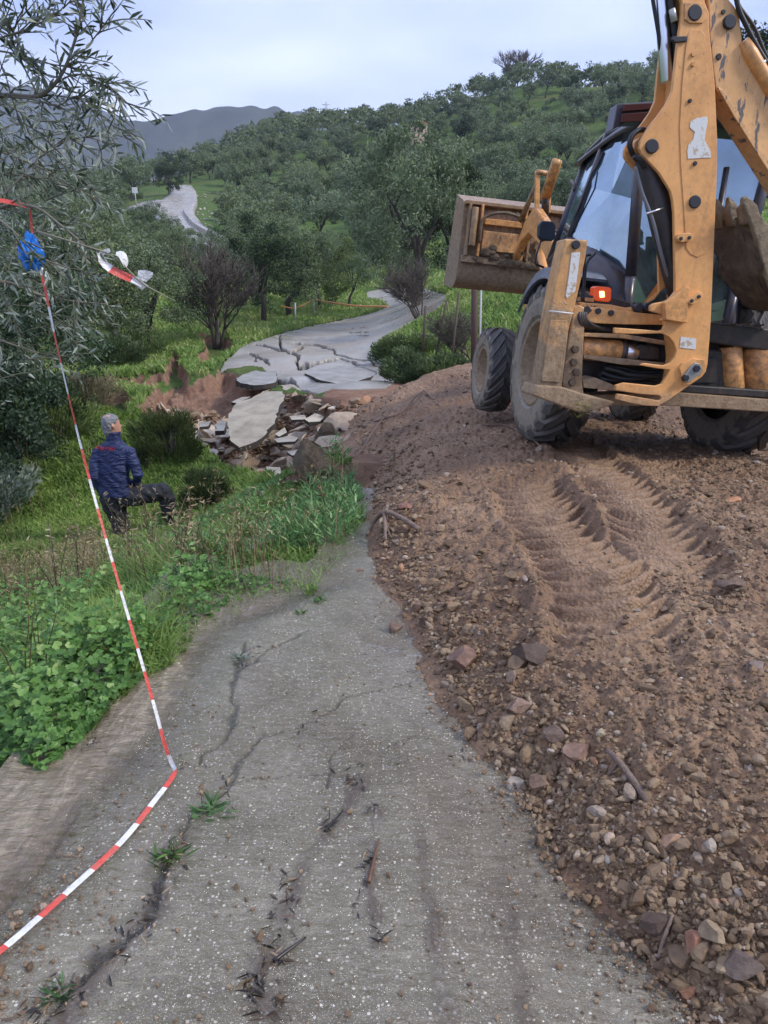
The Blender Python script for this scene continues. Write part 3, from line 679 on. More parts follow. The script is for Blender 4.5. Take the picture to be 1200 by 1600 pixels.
dm = t.math('MULTIPLY', t.r01(t.noise(p, 6, 6, .7), .25, .48), rim_r, True)
t.set(t.b.inputs['Base Color'], t.mix(dm, t.mix(t.noise(p, 12, 4), (0.018,0.019,0.022), (0.055,0.055,0.058)), t.mix(t.noise(p, 25, 4), (0.15,0.122,0.092), (0.33,0.28,0.215))))
t.set(t.b.inputs['Normal'], t.bump(t.noise(p, 60, 4, .7), .4, .006))
m = mat('cab_glass', (0.09,0.16,0.20), .03, 0, .8); t = NT(m); GLS = m
gg = t.n('ShaderNodeBsdfGlossy', {'Roughness': .03, 'Color': (0.72,0.86,0.97,1)}); tt_ = t.n('ShaderNodeBsdfTransparent', {'Color': (0.35,0.52,0.58,1)})
g2 = t.n('ShaderNodeMixShader'); t.set(g2.inputs[0], t.n('ShaderNodeMapRange', {'Value': t.n('ShaderNodeLayerWeight', {'Blend': .35}).outputs['Facing'], 'To Min': .34, 'To Max': .85}).outputs[0]); t.set(g2.inputs[1], tt_); t.set(g2.inputs[2], gg)
g3 = t.n('ShaderNodeMixShader'); t.set(g3.inputs[0], t.math('MULTIPLY', t.r01(t.noise(t.obj(), 2.2, 4, .6), .4, .75), .35)); t.set(g3.inputs[1], g2); t.set(g3.inputs[2], t.n('ShaderNodeBsdfDiffuse', {'Color': (0.20,0.29,0.33,1)})); t.set(t.out.inputs[0], g3)
REDP = mat('red_lens', (0.06,0.016,0.018), .3); ORL = mat('lit_lamp', (0.45,0.05,0.02), .2); ORL.node_tree.nodes['Principled BSDF'].inputs['Emission Color'].default_value = (1, .13, .02, 1); ORL.node_tree.nodes['Principled BSDF'].inputs['Emission Strength'].default_value = .12
HOT = mat('lamp_bulb', (1,.6,.3), .3); HOT.node_tree.nodes['Principled BSDF'].inputs['Emission Color'].default_value = (1, .5, .12, 1); HOT.node_tree.nodes['Principled BSDF'].inputs['Emission Strength'].default_value = 2.5
MUDB = mat('caked_mud', (0.2,0.14,0.09), .85); t = NT(MUDB); p = t.obj()
t.set(t.b.inputs['Base Color'], t.ramp(t.noise(p, 9, 7, .7), [(.3, (0.075,0.052,0.034)), (.55, (0.17,0.125,0.08)), (.75, (0.30,0.235,0.155))])); t.set(t.b.inputs['Normal'], t.bump(t.noise(p, 26, 7, .75), 1.0, .04))

MUDL = MUDB.copy(); MUDL.name = 'dried_mud'
for nd in MUDL.node_tree.nodes:
    if nd.type == 'VALTORGB':
        for e_, c_ in zip(nd.color_ramp.elements, ((0.17,0.125,0.08), (0.33,0.255,0.165), (0.46,0.37,0.25))): e_.color = (*c_, 1)
def prism(name, pts, y0, th, m, parent, bev=.008, smooth_corner=None):
    """outline in local x,z pushed back th along y"""
    bm = bmesh.new(); a = [bm.verts.new((x_, y0, z_)) for x_, z_ in pts]; f = bm.faces.new(a)
    r = bmesh.ops.extrude_face_region(bm, geom=[f]); vs = [v for v in r['geom'] if isinstance(v, bmesh.types.BMVert)]
    for v in vs: v.co.y += th
    bmesh.ops.recalc_face_normals(bm, faces=bm.faces)
    if bev:
        es = [e for e in bm.edges if len(e.link_faces) == 2 and e.calc_face_angle(0) > .6]
        bmesh.ops.bevel(bm, geom=es, offset=bev, segments=2, profile=.5, affect='EDGES', clamp_overlap=True)
    me = bpy.data.meshes.new(name); bm.to_mesh(me); bm.free(); return link(name, me, m, parent)
def tp(pxs, ly): return [(q.x, q.z) for q in (ml(a, b, ly) for a, b in pxs)]
def box(name, lo, hi, m, parent, bev=.01):
    bm = bmesh.new(); bmesh.ops.create_cube(bm, size=1)
    for v in bm.verts: v.co = Vector([(lo[i]+hi[i])/2+v.co[i]*(hi[i]-lo[i]) for i in range(3)])
    if bev: bmesh.ops.bevel(bm, geom=list(bm.edges), offset=bev, segments=2, profile=.5, affect='EDGES')
    me = bpy.data.meshes.new(name); bm.to_mesh(me); bm.free(); return link(name, me, m, parent)
def tube_mesh(paths, nseg=10, name='tube', caps=True):
    """paths: list of lists of (Vector, radius)"""
    V = []; F = []
    for path in paths:
        P = [Vector(q[0]) for q in path]; Rr = [q[1] for q in path]; n = len(P); base = len(V)
        tan = [(P[min(i+1, n-1)]-P[max(i-1, 0)]).normalized() for i in range(n)]
        up = Vector((0, 0, 1)) if abs(tan[0].z) < .9 else Vector((1, 0, 0)); a = tan[0].cross(up).normalized()
        for i in range(n):
            a = (a-tan[i]*a.dot(tan[i])).normalized(); b = tan[i].cross(a)
            for k in range(nseg):
                th = 2*math.pi*k/nseg; V.append(P[i]+(a*math.cos(th)+b*math.sin(th))*Rr[i])
        for i in range(n-1):
            for k in range(nseg):
                k2 = (k+1) % nseg; F.append((base+i*nseg+k, base+i*nseg+k2, base+(i+1)*nseg+k2, base+(i+1)*nseg+k))
        if caps:
            F.append(tuple(base+k for k in range(nseg))[::-1]); F.append(tuple(base+(n-1)*nseg+k for k in range(nseg)))
    me = bpy.data.meshes.new(name); me.from_pydata([v[:] for v in V], [], F); me.update()
    me.polygons.foreach_set('use_smooth', [len(f) == 4 for f in F]); return me
def tube(name, paths, m, parent=None, nseg=10): return link(name, tube_mesh(paths, nseg, name), m, parent)
def cyl(name, a, b, r, m, parent, nseg=20): return tube(name, [[(a, r*.93), (Vector(a).lerp(Vector(b), .015), r), (Vector(a).lerp(Vector(b), .985), r), (b, r*.93)]], m, parent, nseg)
def disc_y(name, c, r, th, m, parent, n=24):  # short cylinder facing -y
    return tube(name, [[(Vector(c), r*.86), (Vector(c)+Vector((0, .006, 0)), r), (Vector(c)+Vector((0, th, 0)), r)]], m, parent, n)
def spl(pts, n=24):  # smooth path through points
    P = [Vector(q) for q in pts]; out = []
    P = [P[0]*2-P[1]]+P+[P[-1]*2-P[-2]]
    for i in range(1, len(P)-2):
        for k in range(n):
            s = k/n; a, b, c, d = P[i-1], P[i], P[i+1], P[i+2]
            out.append(.5*((2*b)+(-a+c)*s+(2*a-5*b+4*c-d)*s*s+(-a+3*b-3*c+d)*s**3))
    out.append(P[-2]); return out

BH = empty('backhoe_loader'); BH.matrix_world = MW
tag(BH, 'muddy yellow backhoe loader with black cab, standing on the brown earth bank', 'backhoe loader')

# wheels ---------------------------------------------------------------
def wheel(cx, cy, Ro, W, Rr, side, nl, lugh):
    root = None
    # tyre by turning a profile (w across, r out)
    prof = [(-.5*W*.80, Rr), (-.5*W*.97, Rr+.04), (-.5*W, Rr+(Ro-Rr)*.45), (-.5*W*.97, Ro-.09*Ro), (-.5*W*.86, Ro-.035*Ro), (-.25*W, Ro-.008), (0, Ro), (.25*W, Ro-.008), (.5*W*.86, Ro-.035*Ro), (.5*W*.97, Ro-.09*Ro), (.5*W, Rr+(Ro-Rr)*.45), (.5*W*.97, Rr+.04), (.5*W*.80, Rr)]
    N = 72; V = []; F = []; sw = []
    for i in range(N):
        a = 2*math.pi*i/N
        for w, r in prof: V.append((w, r*math.cos(a), r*math.sin(a))); sw.append(1.0 if r < Ro*.95 else .12)
    k = len(prof)
    for i in range(N):
        for j in range(k-1): F.append((i*k+j, i*k+j+1, ((i+1) % N)*k+j+1, ((i+1) % N)*k+j))
    def surf(w, a, e):
        aw = abs(w)/(.5*W); r = np.interp(aw, [0, .5, .86, .97, 1.02], [Ro, Ro-.008, Ro-.035*Ro, Ro-.09*Ro, Ro-.15*Ro])+e
        return (w*(1+.0*e), r*math.cos(a), r*math.sin(a))
    for s in (-1, 1):
        for i in range(nl):
            a0 = 2*math.pi*(i+(.5 if s > 0 else 0))/nl; n = 7; base = len(V); half = .24*2*math.pi/nl
            for j in range(n):
                f = j/(n-1); w = s*(.02*W+f*W*.485); ac = a0+f*(1.35*2*math.pi/nl); hh = half*(1.0+.25*f)
                e = lugh*(1-.25*f)
                for (da, ee) in ((-hh*1.25, -.012), (-hh*.85, e), (hh*.85, e), (hh*1.25, -.012)): V.append(surf(w, ac+da, ee)); sw.append(.22 if ee > 0 else .6)
            for j in range(n-1):
                for q in range(3): b0 = base+j*4+q; F.append((b0, b0+1, b0+5, b0+4))
            F.append((base, base+1, base+2, base+3)); e0 = base+(n-1)*4; F.append((e0+3, e0+2, e0+1, e0))
    me = bpy.data.meshes.new('tyre'); me.from_pydata(V, [], F); me.update()
    at_ = me.attributes.new('sw', 'FLOAT', 'POINT'); at_.data.foreach_set('value', sw)
    bm = bmesh.new(); bm.from_mesh(me); bmesh.ops.recalc_face_normals(bm, faces=bm.faces); bm.to_mesh(me); bm.free()
    ty = link('wheel', me, TYR, BH); ty.location = (cx, cy, Ro)
    # rim: dished on the outer side
    o = side
    rp = [(o*.5*W*.86, Rr+.012), (o*.5*W*.93, Rr-.004), (o*.5*W*.86, Rr-.03), (o*.5*W*.45, Rr-.045), (o*.5*W*.30, Rr-.09), (o*.5*W*.12, Rr*.62), (o*.5*W*.10, Rr*.40), (o*.5*W*.34, Rr*.36), (o*.5*W*.42, Rr*.30), (o*.5*W*.42, .002)]
    V = []; F = []; N = 48; k = len(rp)
    for i in range(N):
        a = 2*math.pi*i/N
        for w, r in rp: V.append((w, r*math.cos(a), r*math.sin(a)))
    for i in range(N):
        for j in range(k-1): F.append((i*k+j, i*k+j+1, ((i+1) % N)*k+j+1, ((i+1) % N)*k+j))
    base = len(V)
    me = bpy.data.meshes.new('rim'); me.from_pydata(V, [], F); me.update(); me.polygons.foreach_set('use_smooth', [True]*len(F))
    bm = bmesh.new(); bm.from_mesh(me)
    for i in range(10):
        a = 2*math.pi*i/10; r = Rr*.52
        mm = Matrix.Translation((o*.5*W*.13+o*.012, r*math.cos(a), r*math.sin(a)))@Matrix.Rotation(math.pi/2, 4, 'Y')
        bmesh.ops.create_cone(bm, cap_ends=True, segments=6, radius1=.018, radius2=.016, depth=.04, matrix=mm)
    bmesh.ops.recalc_face_normals(bm, faces=bm.faces); bm.to_mesh(me); bm.free()
    rm = link('rim', me, RIM, ty); return ty
wheel(-.95, 0, .72, .44, .40, -1, 19, .042); wheel(.95, 0, .72, .44, .40, 1, 19, .042)
wheel(-.93, 2.13, .49, .36, .27, -1, 17, .03); wheel(.93, 2.13, .49, .36, .27, 1, 17, .03)
cyl('rear_axle', (-.8, 0, .72), (.8, 0, .72), .14, BLK, BH); cyl('front_axle', (-.8, 2.13, .5), (.8, 2.13, .5), .09, BLK, BH)
box('chassis', (-.42, -.75, .62), (.42, 2.9, 1.0), BLK, BH, .02)
box('oil_tank', (-.70, .45, .62), (-.42, 1.45, 1.1), BLK, BH, .03)
# engine hood ahead of the cab
bm = bmesh.new()
hp = [(-.42,1.0),(-.44,1.45),(-.36,1.62),(.36,1.62),(.44,1.45),(.42,1.0)]
prism('engine_hood', hp, 1.42, 1.45, YEL, BH, .03)
box('grille', (-.34, 2.875, 1.05), (.34, 2.895, 1.52), BLK, BH, .004)
cyl('exhaust', (.3, 2.1, 1.6), (.3, 2.1, 2.25), .035, BLK, BH)

# cab -------------------------------------------------------------------
def V3(a, b, y): q = ml(a, b, y); return q
LB = {'A': (-.69, 1.32, 1.75), 'B': (-.755, .60, 1.93), 'C': (-.46, -.31, 1.56)}
LTp = {'A': (-.43, 1.30, 2.88), 'B': (-.52, .60, 2.91), 'C': (-.575, -.30, 2.84)}
mir = lambda q: (-q[0]+.10, q[1], q[2])
def bar(paths, name, m, parent, ns=8): return tube(name, paths, m, parent, ns)
def quadbar(a, b, w, d): return [(Vector(a), w), (Vector(b), w)]
def glass(name, pts, parent=BH):
    bm = bmesh.new(); vs = [bm.verts.new(p_) for p_ in pts]; f = bm.faces.new(vs); f.normal_update(); n = f.normal.copy()
    bmesh.ops.subdivide_edges(bm, edges=list(bm.edges), cuts=1, use_grid_fill=True)
    bmesh.ops.solidify(bm, geom=list(bm.faces), thickness=.006)
    me = bpy.data.meshes.new(name); bm.to_mesh(me); bm.free(); return link(name, me, GLS, parent)
for side in (0, 1):
    f = (lambda q: q) if side == 0 else mir
    A0, B0, C0, A1, B1, C1 = [f(q) for q in (LB['A'], LB['B'], LB['C'], LTp['A'], LTp['B'], LTp['C'])]
    glass('side_window', [A0, B0, B1, A1]); glass('rear_quarter_window', [B0, C0, C1, B1])
    for a, b in ((A0, A1), (B0, B1), (C0, C1)): bar([quadbar(a, b, .034 if a is not C0 else .05, .04)], 'cab_pillar', CABM, BH, 10)
    bar([[(Vector(A0), .03), (Vector(B0), .03), (Vector(C0), .03)]], 'window_frame', CABM, BH)
    bar([[(Vector(A1), .03), (Vector(B1), .03), (Vector(C1), .03)]], 'window_frame', CABM, BH)
C0, C1 = Vector(LB['C']), Vector(LTp['C']); D0, D1 = Vector(mir(LB['C'])), Vector(mir(LTp['C']))
C0b = C0+Vector((.03, 0, -.55)); D0b = D0+Vector((-.03, 0, -.55))
glass('rear_window', [C0b, D0b, D1, C1]); glass('windscreen', [LB['A'], mir(LB['A']), mir(LTp['A']), LTp['A']])
bar([[(C0b, .04), (C0, .05)], [(D0b, .04), (D0, .05)], [(C0b, .04), (D0b, .04)]], 'window_frame', CABM, BH)
mid = (C0b+D0b)/2
bar([[(Vector((.30, -.33, 1.0)), .022), (Vector((.26, -.31, 2.55)), .022)]], 'window_frame', CABM, BH)
# cab floor, lower skirts and seat
prism('cab_floor', [(-.74, 1.0), (-.74, 1.12), (.84, 1.12), (.84, 1.0)], -.28, 1.65, BLK, BH, .01)
box('seat', (-.22, .15, 1.12), (.32, .62, 1.55), mat('seat_vinyl', (0.02,0.02,0.022), .7), BH, .05)
box('seat_back', (-.2, .58, 1.5), (.3, .72, 2.15), mat('seat_vinyl', (0.02,0.02,0.022), .7), BH, .05)
cyl('steering_column', (.05, 1.05, 1.12), (.05, .92, 1.75), .04, BLK, BH)
tube('steering_wheel', [[(Vector((.05+.17*math.cos(a_), .9+.05*math.sin(a_), 1.77+.16*math.sin(a_))), .014) for a_ in np.linspace(0, 2*math.pi, 25)]], RUB, BH, 6)
# dark rear corner panels under the glass, curved in over the wheel
for side in (0, 1):
    f = (lambda q: Vector(q)) if side == 0 else (lambda q: Vector(mir(q)))
    up_ = [(-.69,1.32,1.75), (-.755,.60,1.93), (-.72,.25,1.83), (-.60,-.08,1.70), (-.46,-.31,1.56)]
    V = []; F = []
    for (x_, y_, z_) in up_:
        zb_ = 1.02; bulge = .10
        for k in range(7):
            s = k/6; V.append(f((x_-(.02+bulge*math.sin(s*math.pi*.5))*(1 if -.2 < y_ < 1 else .25), y_-.05*math.sin(s*math.pi*.5), z_+(zb_-z_)*s)))
    n = len(up_)
    F = [(i*7+j, i*7+j+1, (i+1)*7+j+1, (i+1)*7+j) for i in range(n-1) for j in range(6)]
    me = bpy.data.meshes.new('cab_side_panel'); me.from_pydata([v[:] for v in V], [], F)
    bm = bmesh.new(); bm.from_mesh(me); bmesh.ops.recalc_face_normals(bm, faces=bm.faces); bmesh.ops.solidify(bm, geom=list(bm.faces), thickness=.02); bm.to_mesh(me); bm.free()
    me.polygons.foreach_set('use_smooth', [True]*len(me.polygons)); link('cab_side_panel', me, CABM, BH)
# roof: a crowned shell with a drip edge, narrower at the back
def roof():
    V = []; F = []; ny, nx = 14, 18
    for i in range(ny+1):
        v = i/ny; y_ = -.44+v*1.86; hw = .70-.13*v**1.5
        zc = 3.05+.05*math.sin(min(1, v*2)*math.pi/2)-.07*v
        for j in range(nx+1):
            u = -1+2*j/nx; rr_ = (1-abs(u)**2.6)
            V.append((.05+u*hw, y_-(.10*(1-u*u) if i == 0 else 0), zc-.20*(1-rr_)**1.0-.04+.04*rr_))
    top = len(V)
    for i in range(ny+1):
        v = i/ny
        for j in range(nx+1):
            a = V[i*(nx+1)+j]; V.append((.05+(a[0]-.05)*.985, a[1], min(a[2]-.05, 2.83+.04*v)))
    w = nx+1
    for i in range(ny):
        for j in range(nx):
            F.append((i*w+j, i*w+j+1, (i+1)*w+j+1, (i+1)*w+j)); F.append((top+i*w+j, top+(i+1)*w+j, top+(i+1)*w+j+1, top+i*w+j+1))
    for j in range(nx): F.append((j, top+j, top+j+1, j+1)); e = ny*w; F.append((e+j, e+j+1, top+e+j+1, top+e+j))
    for i in range(ny): F.append((i*w, (i+1)*w, top+(i+1)*w, top+i*w)); F.append((i*w+nx, top+i*w+nx, top+(i+1)*w+nx, (i+1)*w+nx))
    me = bpy.data.meshes.new('cab_roof'); me.from_pydata(V, [], F); bm = bmesh.new(); bm.from_mesh(me); bmesh.ops.recalc_face_normals(bm, faces=bm.faces); bm.to_mesh(me); bm.free()
    me.polygons.foreach_set('use_smooth', [True]*len(me.polygons))
    return link('cab_roof', me, CABM, BH)
RF = roof()
for pl in ([(976,163),(1025,160),(1024,170),(973,174)], [(972,178),(1020,174),(1016,189),(970,191)]):
    prism('light_panel', tp(pl, -.545), -.545, .03, REDP, RF, .004)
prism('roof_visor', tp([(965,162),(1040,157),(1040,192),(1010,190),(976,192),(957,203)], -.51), -.51, .16, CABM, RF, .008)
# wheel fenders
for s in (-1, 1):
    V = []; F = []; na = 22
    for i in range(na+1):
        a = R(40)+R(75)*i/na; r = .87
        yy_ = -r*math.cos(a) if False else r*math.cos(a); zz_ = .72+r*math.sin(a)
        zz_ = min(zz_, 1.60)
        for xx_ in (-1.17, -1.15, -.72, -.70): V.append((s*-1*xx_*-1 if False else (xx_ if s < 0 else -xx_+.0), yy_, zz_-(.10 if xx_ in (-1.17,) else 0)))
    F = [(i*4+j, i*4+j+1, (i+1)*4+j+1, (i+1)*4+j) for i in range(na) for j in range(3)]
    me = bpy.data.meshes.new('fender'); me.from_pydata(V, [], F); bm = bmesh.new(); bm.from_mesh(me); bmesh.ops.recalc_face_normals(bm, faces=bm.faces); bmesh.ops.solidify(bm, geom=list(bm.faces), thickness=.025); bm.to_mesh(me); bm.free()
    link('fender', me, FEN, BH)
# mirror on its stalk
MR = prism('mirror', tp([(841,351),(846,345),(863,346),(867,352),(867,372),(862,377),(845,376),(840,370)], 1.25), 1.22, .07, mat('mirror_shell', (0.02,0.022,0.03), .4), BH, .015)
tube('bracket', [[(ml(862,372,1.28), .012), (ml(845,377,1.28), .012), (ml(838,398,1.3), .012), (ml(836,412,1.3), .012), (ml(850,418,1.3), .012)]], BLK, MR, 8)
tube('door_handle', [[(ml(893,283,.9), .02), (ml(898,290,.75), .02), (ml(897,298,.7), .012)]], BLK, BH, 8)
tube('gas_strut', [[(ml(943,238,.5), .014), (ml(930,265,.52), .014), (ml(926,268,.52), .008), (ml(891,362,.6), .008)]], RUB, BH, 8)

# rear frame and stabilisers ----------------------------------------------
YF = -.98
prism('rear_frame', tp([(905,482),(912,474),(930,474),(958,478),(958,484),(984,480),(990,472),(1022,474),(1040,471),(1055,560),(1120,560),(1120,598),(1060,600),(1035,610),(960,600),(905,600)], -.80), -.80, .06, BLK, BH, .006)
bars = [[(905,483),(915,478),(975,486),(1060,495),(1060,508),(976,507),(930,505),(908,500)], [(912,520),(976,522),(1062,536),(1062,543),(976,529),(912,526)], [(912,554),(972,560),(1046,568),(1046,574),(972,570),(912,560)],
        [(910,594),(930,590),(965,604),(1035,615),(1035,620),(965,611),(912,606)]]
for b_ in bars: prism('cross_bar', tp(b_, YF-.06), YF-.06, .22, YEL if b_ is bars[0] else YELM, BH, .006)
prism('cross_bar', tp([(905,472),(955,476),(984,482),(1022,476),(1022,484),(984,492),(910,484)], YF), YF, .20, YEL, BH, .006)
# the folded-up stabiliser leg at the left
ST = prism('stabiliser', tp([(883,373),(919,375),(916,398),(908,438),(899,478),(889,515),(878,605),(841,604),(848,560),(857,500),(868,440)], -1.10), -1.10, .20, YELM, BH, .012)
prism('stabiliser_tube', tp([(887,500),(860,500),(851,560),(846,596),(874,598),(884,520)], -1.115), -1.115, .02, YELM, ST, .006)
prism('sticker', tp([(893,395),(907,394),(903,425),(899,455),(886,466),(884,462),(889,430)], -1.106), -1.106, .012, WHT, ST, .002)
disc_y('pin', ml(901,382,-1.125), .033, .05, PIN, ST)
prism('stabiliser_pad', tp([(838,602),(877,604),(915,616),(962,628),(955,634),(918,645),(905,645),(880,636),(831,618)], -1.14), -1.14, .34, YELM, BH, .015)
tube('strap', [[(ml(858,486,-1.13), .007), (ml(896,490,-1.13), .007)]], WHT, ST, 6)
box('bracket', (-1.32, -.98, 1.42), (-1.20, -.82, 1.60), YEL, ST, .015)
# second stabiliser at the far right, mirrored
sr = ST.copy(); C.objects.link(sr); sr.parent = BH; sr.matrix_parent_inverse.identity(); sr.scale = (-1, 1, 1); sr.location = (.0, 0, 0)
# bolted mounting plate
MP = prism('mounting_plate', tp([(897,480),(906,476),(916,482),(914,505),(911,560),(910,600),(913,618),(905,621),(888,616),(880,606),(879,590),(883,560),(890,520)], YF-.08), YF-.08, .10, YELM, BH, .012)
for q in ((918,484,11),(936,486,9),(956,489,9)): disc_y('bolt', ml(q[0], q[1], YF-.085), .030 if q[2] > 10 else .024, .06, PIN, BH, 8)
for q in ((900,546),(898,566),(902,582),(896,598)):
    o = disc_y('bolt', ml(q[0], q[1], YF-.12), .032, .06, MUDB, MP, 6)
for q in ((1013,480),(999,481)): disc_y('bolt', ml(q[0], q[1], YF-.06), .036, .08, PIN, BH, 8)
# swing cylinder with chrome rod
cyl('swing_cylinder', ml(905,544,-.93), ml(968,549,-.93), .092, YEL, BH); cyl('cylinder_gland', ml(966,549,-.93), ml(974,550,-.93), .096, BLK, BH); cyl('chrome_rod', ml(972,549,-.93), ml(994,551,-.93), .072, CHR, BH)
prism('rod_eye', tp([(993,542),(1000,538),(1020,540),(1030,543),(1030,562),(1004,562),(994,556)], -.99), -.99, .12, BLK, BH, .01)
prism('rod_clevis', tp([(1010,532),(1052,536),(1054,566),(1010,560)], -.90), -.90, .1, BLK, BH, .01)
for k, pl in enumerate(([(945,575),(965,580),(985,586),(1030,588)], [(940,582),(962,590),(990,592),(1035,586)], [(938,592),(965,594),(1000,590),(1035,594)], [(950,572),(975,576),(1000,582),(1040,580)], [(936,586),(950,592),(985,597),(1030,598)])):
    tube('hose', [[(q, .020) for q in spl([ml(a_, b_, -.98+.02*k) for a_, b_ in pl], 6)]], RUB, BH, 8)
for k in range(4):
    tube('hose', [[(q, .016) for q in spl([ml(912+6*k, 480, -1.0), ml(905+3*k, 492, -1.06), ml(910+5*k, 508, -1.05), ml(925+10*k, 514+k, -.96)], 6)]], BLK, BH, 8)
tube('hose', [[(q, .012) for q in spl([ml(922,398,-.85), ml(914,402,-.9), ml(912,430,-.9), ml(909,470,-.95)], 8)], [(q, .010) for q in spl([ml(925,400,-.85), ml(930,396,-.85), ml(917,412,-.88), ml(914,440,-.9), ml(912,470,-.95)], 8)]], RUB, BH, 6)
# rear lamp
TL = prism('rear_lamp', tp([(929,449),(933,447),(953,449),(956,452),(955,469),(951,472),(932,470),(928,467)], -.80), -.80, .10, ORL, BH, .008)
prism('lamp_bulb', tp([(937,455),(944,455),(945,464),(938,465)], -.806), -.806, .01, HOT, TL, .002)
prism('lamp_bracket', tp([(912,460),(960,466),(985,474),(985,480),(912,474)], -.78), -.78, .10, BLK, BH, .006)
prism('cross_bar', tp([(905,464),(928,466),(928,472),(905,470)], -.82), -.82, .05, YEL, BH, .004)
# lower deck beams towards the right
prism('deck_beam', tp([(1085,500),(1200,514),(1330,528),(1330,562),(1200,548),(1085,532)], -.86), -.86, .30, BLK, BH, .012)
prism('lower_beam', tp([(905,618),(1045,612),(1200,624),(1330,636),(1330,654),(1200,644),(1040,634),(905,634)], -.93), -.93, .24, YELM, BH, .01)
prism('lower_beam', tp([(1050,600),(1200,610),(1330,620),(1330,634),(1200,622),(1050,612)], -.90), -.90, .20, BLK, BH, .01)
cyl('stabiliser_cylinder', ml(1140,540,-.72), ml(1146,622,-.72), .10, YEL, BH); cyl('stabiliser_cylinder', ml(1185,540,-.70), ml(1190,630,-.70), .16, YEL, BH)
box('rear_panel', (-.55, -.66, .62), (1.0, -.60, 1.05), BLK, BH, .01)
for k in range(9):
    a_ = ml(1115+9*k, 503+k*1.2, -.9); rnd_ = random.Random(k)
    tube('debris_on_deck', [[(a_, .006), (a_+Vector((rnd_.uniform(.05, .12), rnd_.uniform(-.03, .05), rnd_.uniform(-.01, .05))), .009)]], MUDB, BH, 5)

# boom, swung across the back ---------------------------------------------
YB = -1.28
BOOM_IN = [(1052,-90),(1054,-40),(1066,5),(1064,30),(1059,64),(1053,117),(1050,143),(1042,161),(1030,178),(1017,194),(1006,210),(1000,222),(999,232),(1003,241),(1015,254),(1030,270),(1040,286),(1048,299),(1051,312),(1053,332),(1054,387),(1055,440),(1055,456),(1046,467),(1038,471),(1022,474),(1016,478),(1016,486),(1040,493),(1033,499),
  (1032,501),(1037,503),(1038,509),(1036,515),(1030,517),(978,513),(960,512),(960,521),(985,522),(1035,521),(1046,527),(1053,536),(1057,548),(1054,559),(1047,567),(1038,571),(1005,567),(1000,571),(1030,576),(1047,578),(1042,588),(1034,600),(1025,603),(975,598),(962,602),(962,610),(1000,616),(1030,618),(1034,622),(1030,626),(965,615),(962,624),(985,630),(1007,634),(1028,635),(1044,626),(1072,606),(1097,589),(1103,581),(1106,568),(1108,541),(1109,530),(1111,500),(1115,405),(1118,332),(1121,260),(1121,216),(1117,128),(1114,100),(1109,53),(1108,20),(1102,5),(1096,-40),(1090,-90)]
bp = tp(BOOM_IN, YB)
BM = prism('boom', bp, YB, .035, YEL, BH, .006)
far_out = [q for q in BOOM_IN if q[1] < 470]
# far plate: the same outline in the boom's own frame, without the lower web
bxz = [(x_, z_) for (x_, z_), q in zip(bp, BOOM_IN) if q[1] <= 471]
prism('boom_plate', bxz, YB+.27, .03, YEL, BM, .006)
core = tp([(1066,-60),(1072,30),(1068,120),(1062,180),(1050,230),(1062,280),(1068,340),(1068,470),(1062,520),(1066,560),(1060,600),(1085,590),(1098,570),(1104,520),(1108,400),(1113,300),(1113,200),(1108,110),(1102,40),(1088,-60)], YB)
prism('boom_core', core, YB+.03, .245, YEL, BM, .004)
# raised panel
def raised(pxs, th=.008, name='stiffener', parent=BM, y=YB, m=YEL): return prism(name, tp(pxs, y-th), y-th, th*1.4, m, parent, min(.004, th*.45))
raised([(1076,52),(1081,47),(1088,45),(1096,47),(1101,54),(1106,120),(1110,180),(1112,260),(1111,330),(1108,384),(1102,396),(1090,402),(1079,397),(1072,387),(1069,330),(1064,260),(1062,200),(1066,130),(1072,70)], .006)
raised([(1070,4),(1102,4),(1104,30),(1098,36),(1078,36),(1070,30)], .012)
for (a_, b_, r_) in ((1087,19,.052), (1020,228,.050), (1087,315,.047)):
    disc_y('pin', ml(a_, b_, YB-.022), r_, .04, PIN, BM, 28); 
for (a_, b_, r_) in ((1084,84,.016), (1084,100,.016), (1079,157,.014), (1087,255,.016)): disc_y('bolt', ml(a_, b_, YB-.02), r_, .03, PIN if b_ in (157, 255) else YEL, BM, 12)
for (cx_, cy_, ro) in ((1071,371,-6), (1087,466,-30)):
    c_, s_ = math.cos(R(ro)), math.sin(R(ro)); pts_ = []
    for k in range(14):
        a_ = 2*math.pi*k/14; ex = 13*np.sign(math.cos(a_))*abs(math.cos(a_))**.6; ey = 7*np.sign(math.sin(a_))*abs(math.sin(a_))**.8; pts_.append((cx_+ex*c_-ey*s_, cy_+ex*s_+ey*c_))
    tb = raised(pts_, .05, 'lug_tab')
    for s in (-6, 7): disc_y('bolt', ml(cx_+s*c_, cy_+s*s_+1, YB-.062), .014, .02, PIN, tb, 10)
raised([(1062,576),(1066,568),(1082,560),(1100,562),(1103,572),(1098,585),(1080,600),(1068,602)], .02, 'web_boss')
raised([(1080,572),(1086,567),(1093,568),(1098,575),(1096,583),(1076,598),(1069,597),(1067,590)], .036, 'locking_link', m=mat('dull_zinc', (0.30,0.31,0.29), .5, .5))
disc_y('bolt', ml(1090,576,YB-.055), .030, .04, PIN, BM, 6); disc_y('bolt', ml(1073,591,YB-.055), .028, .04, PIN, BM, 6)
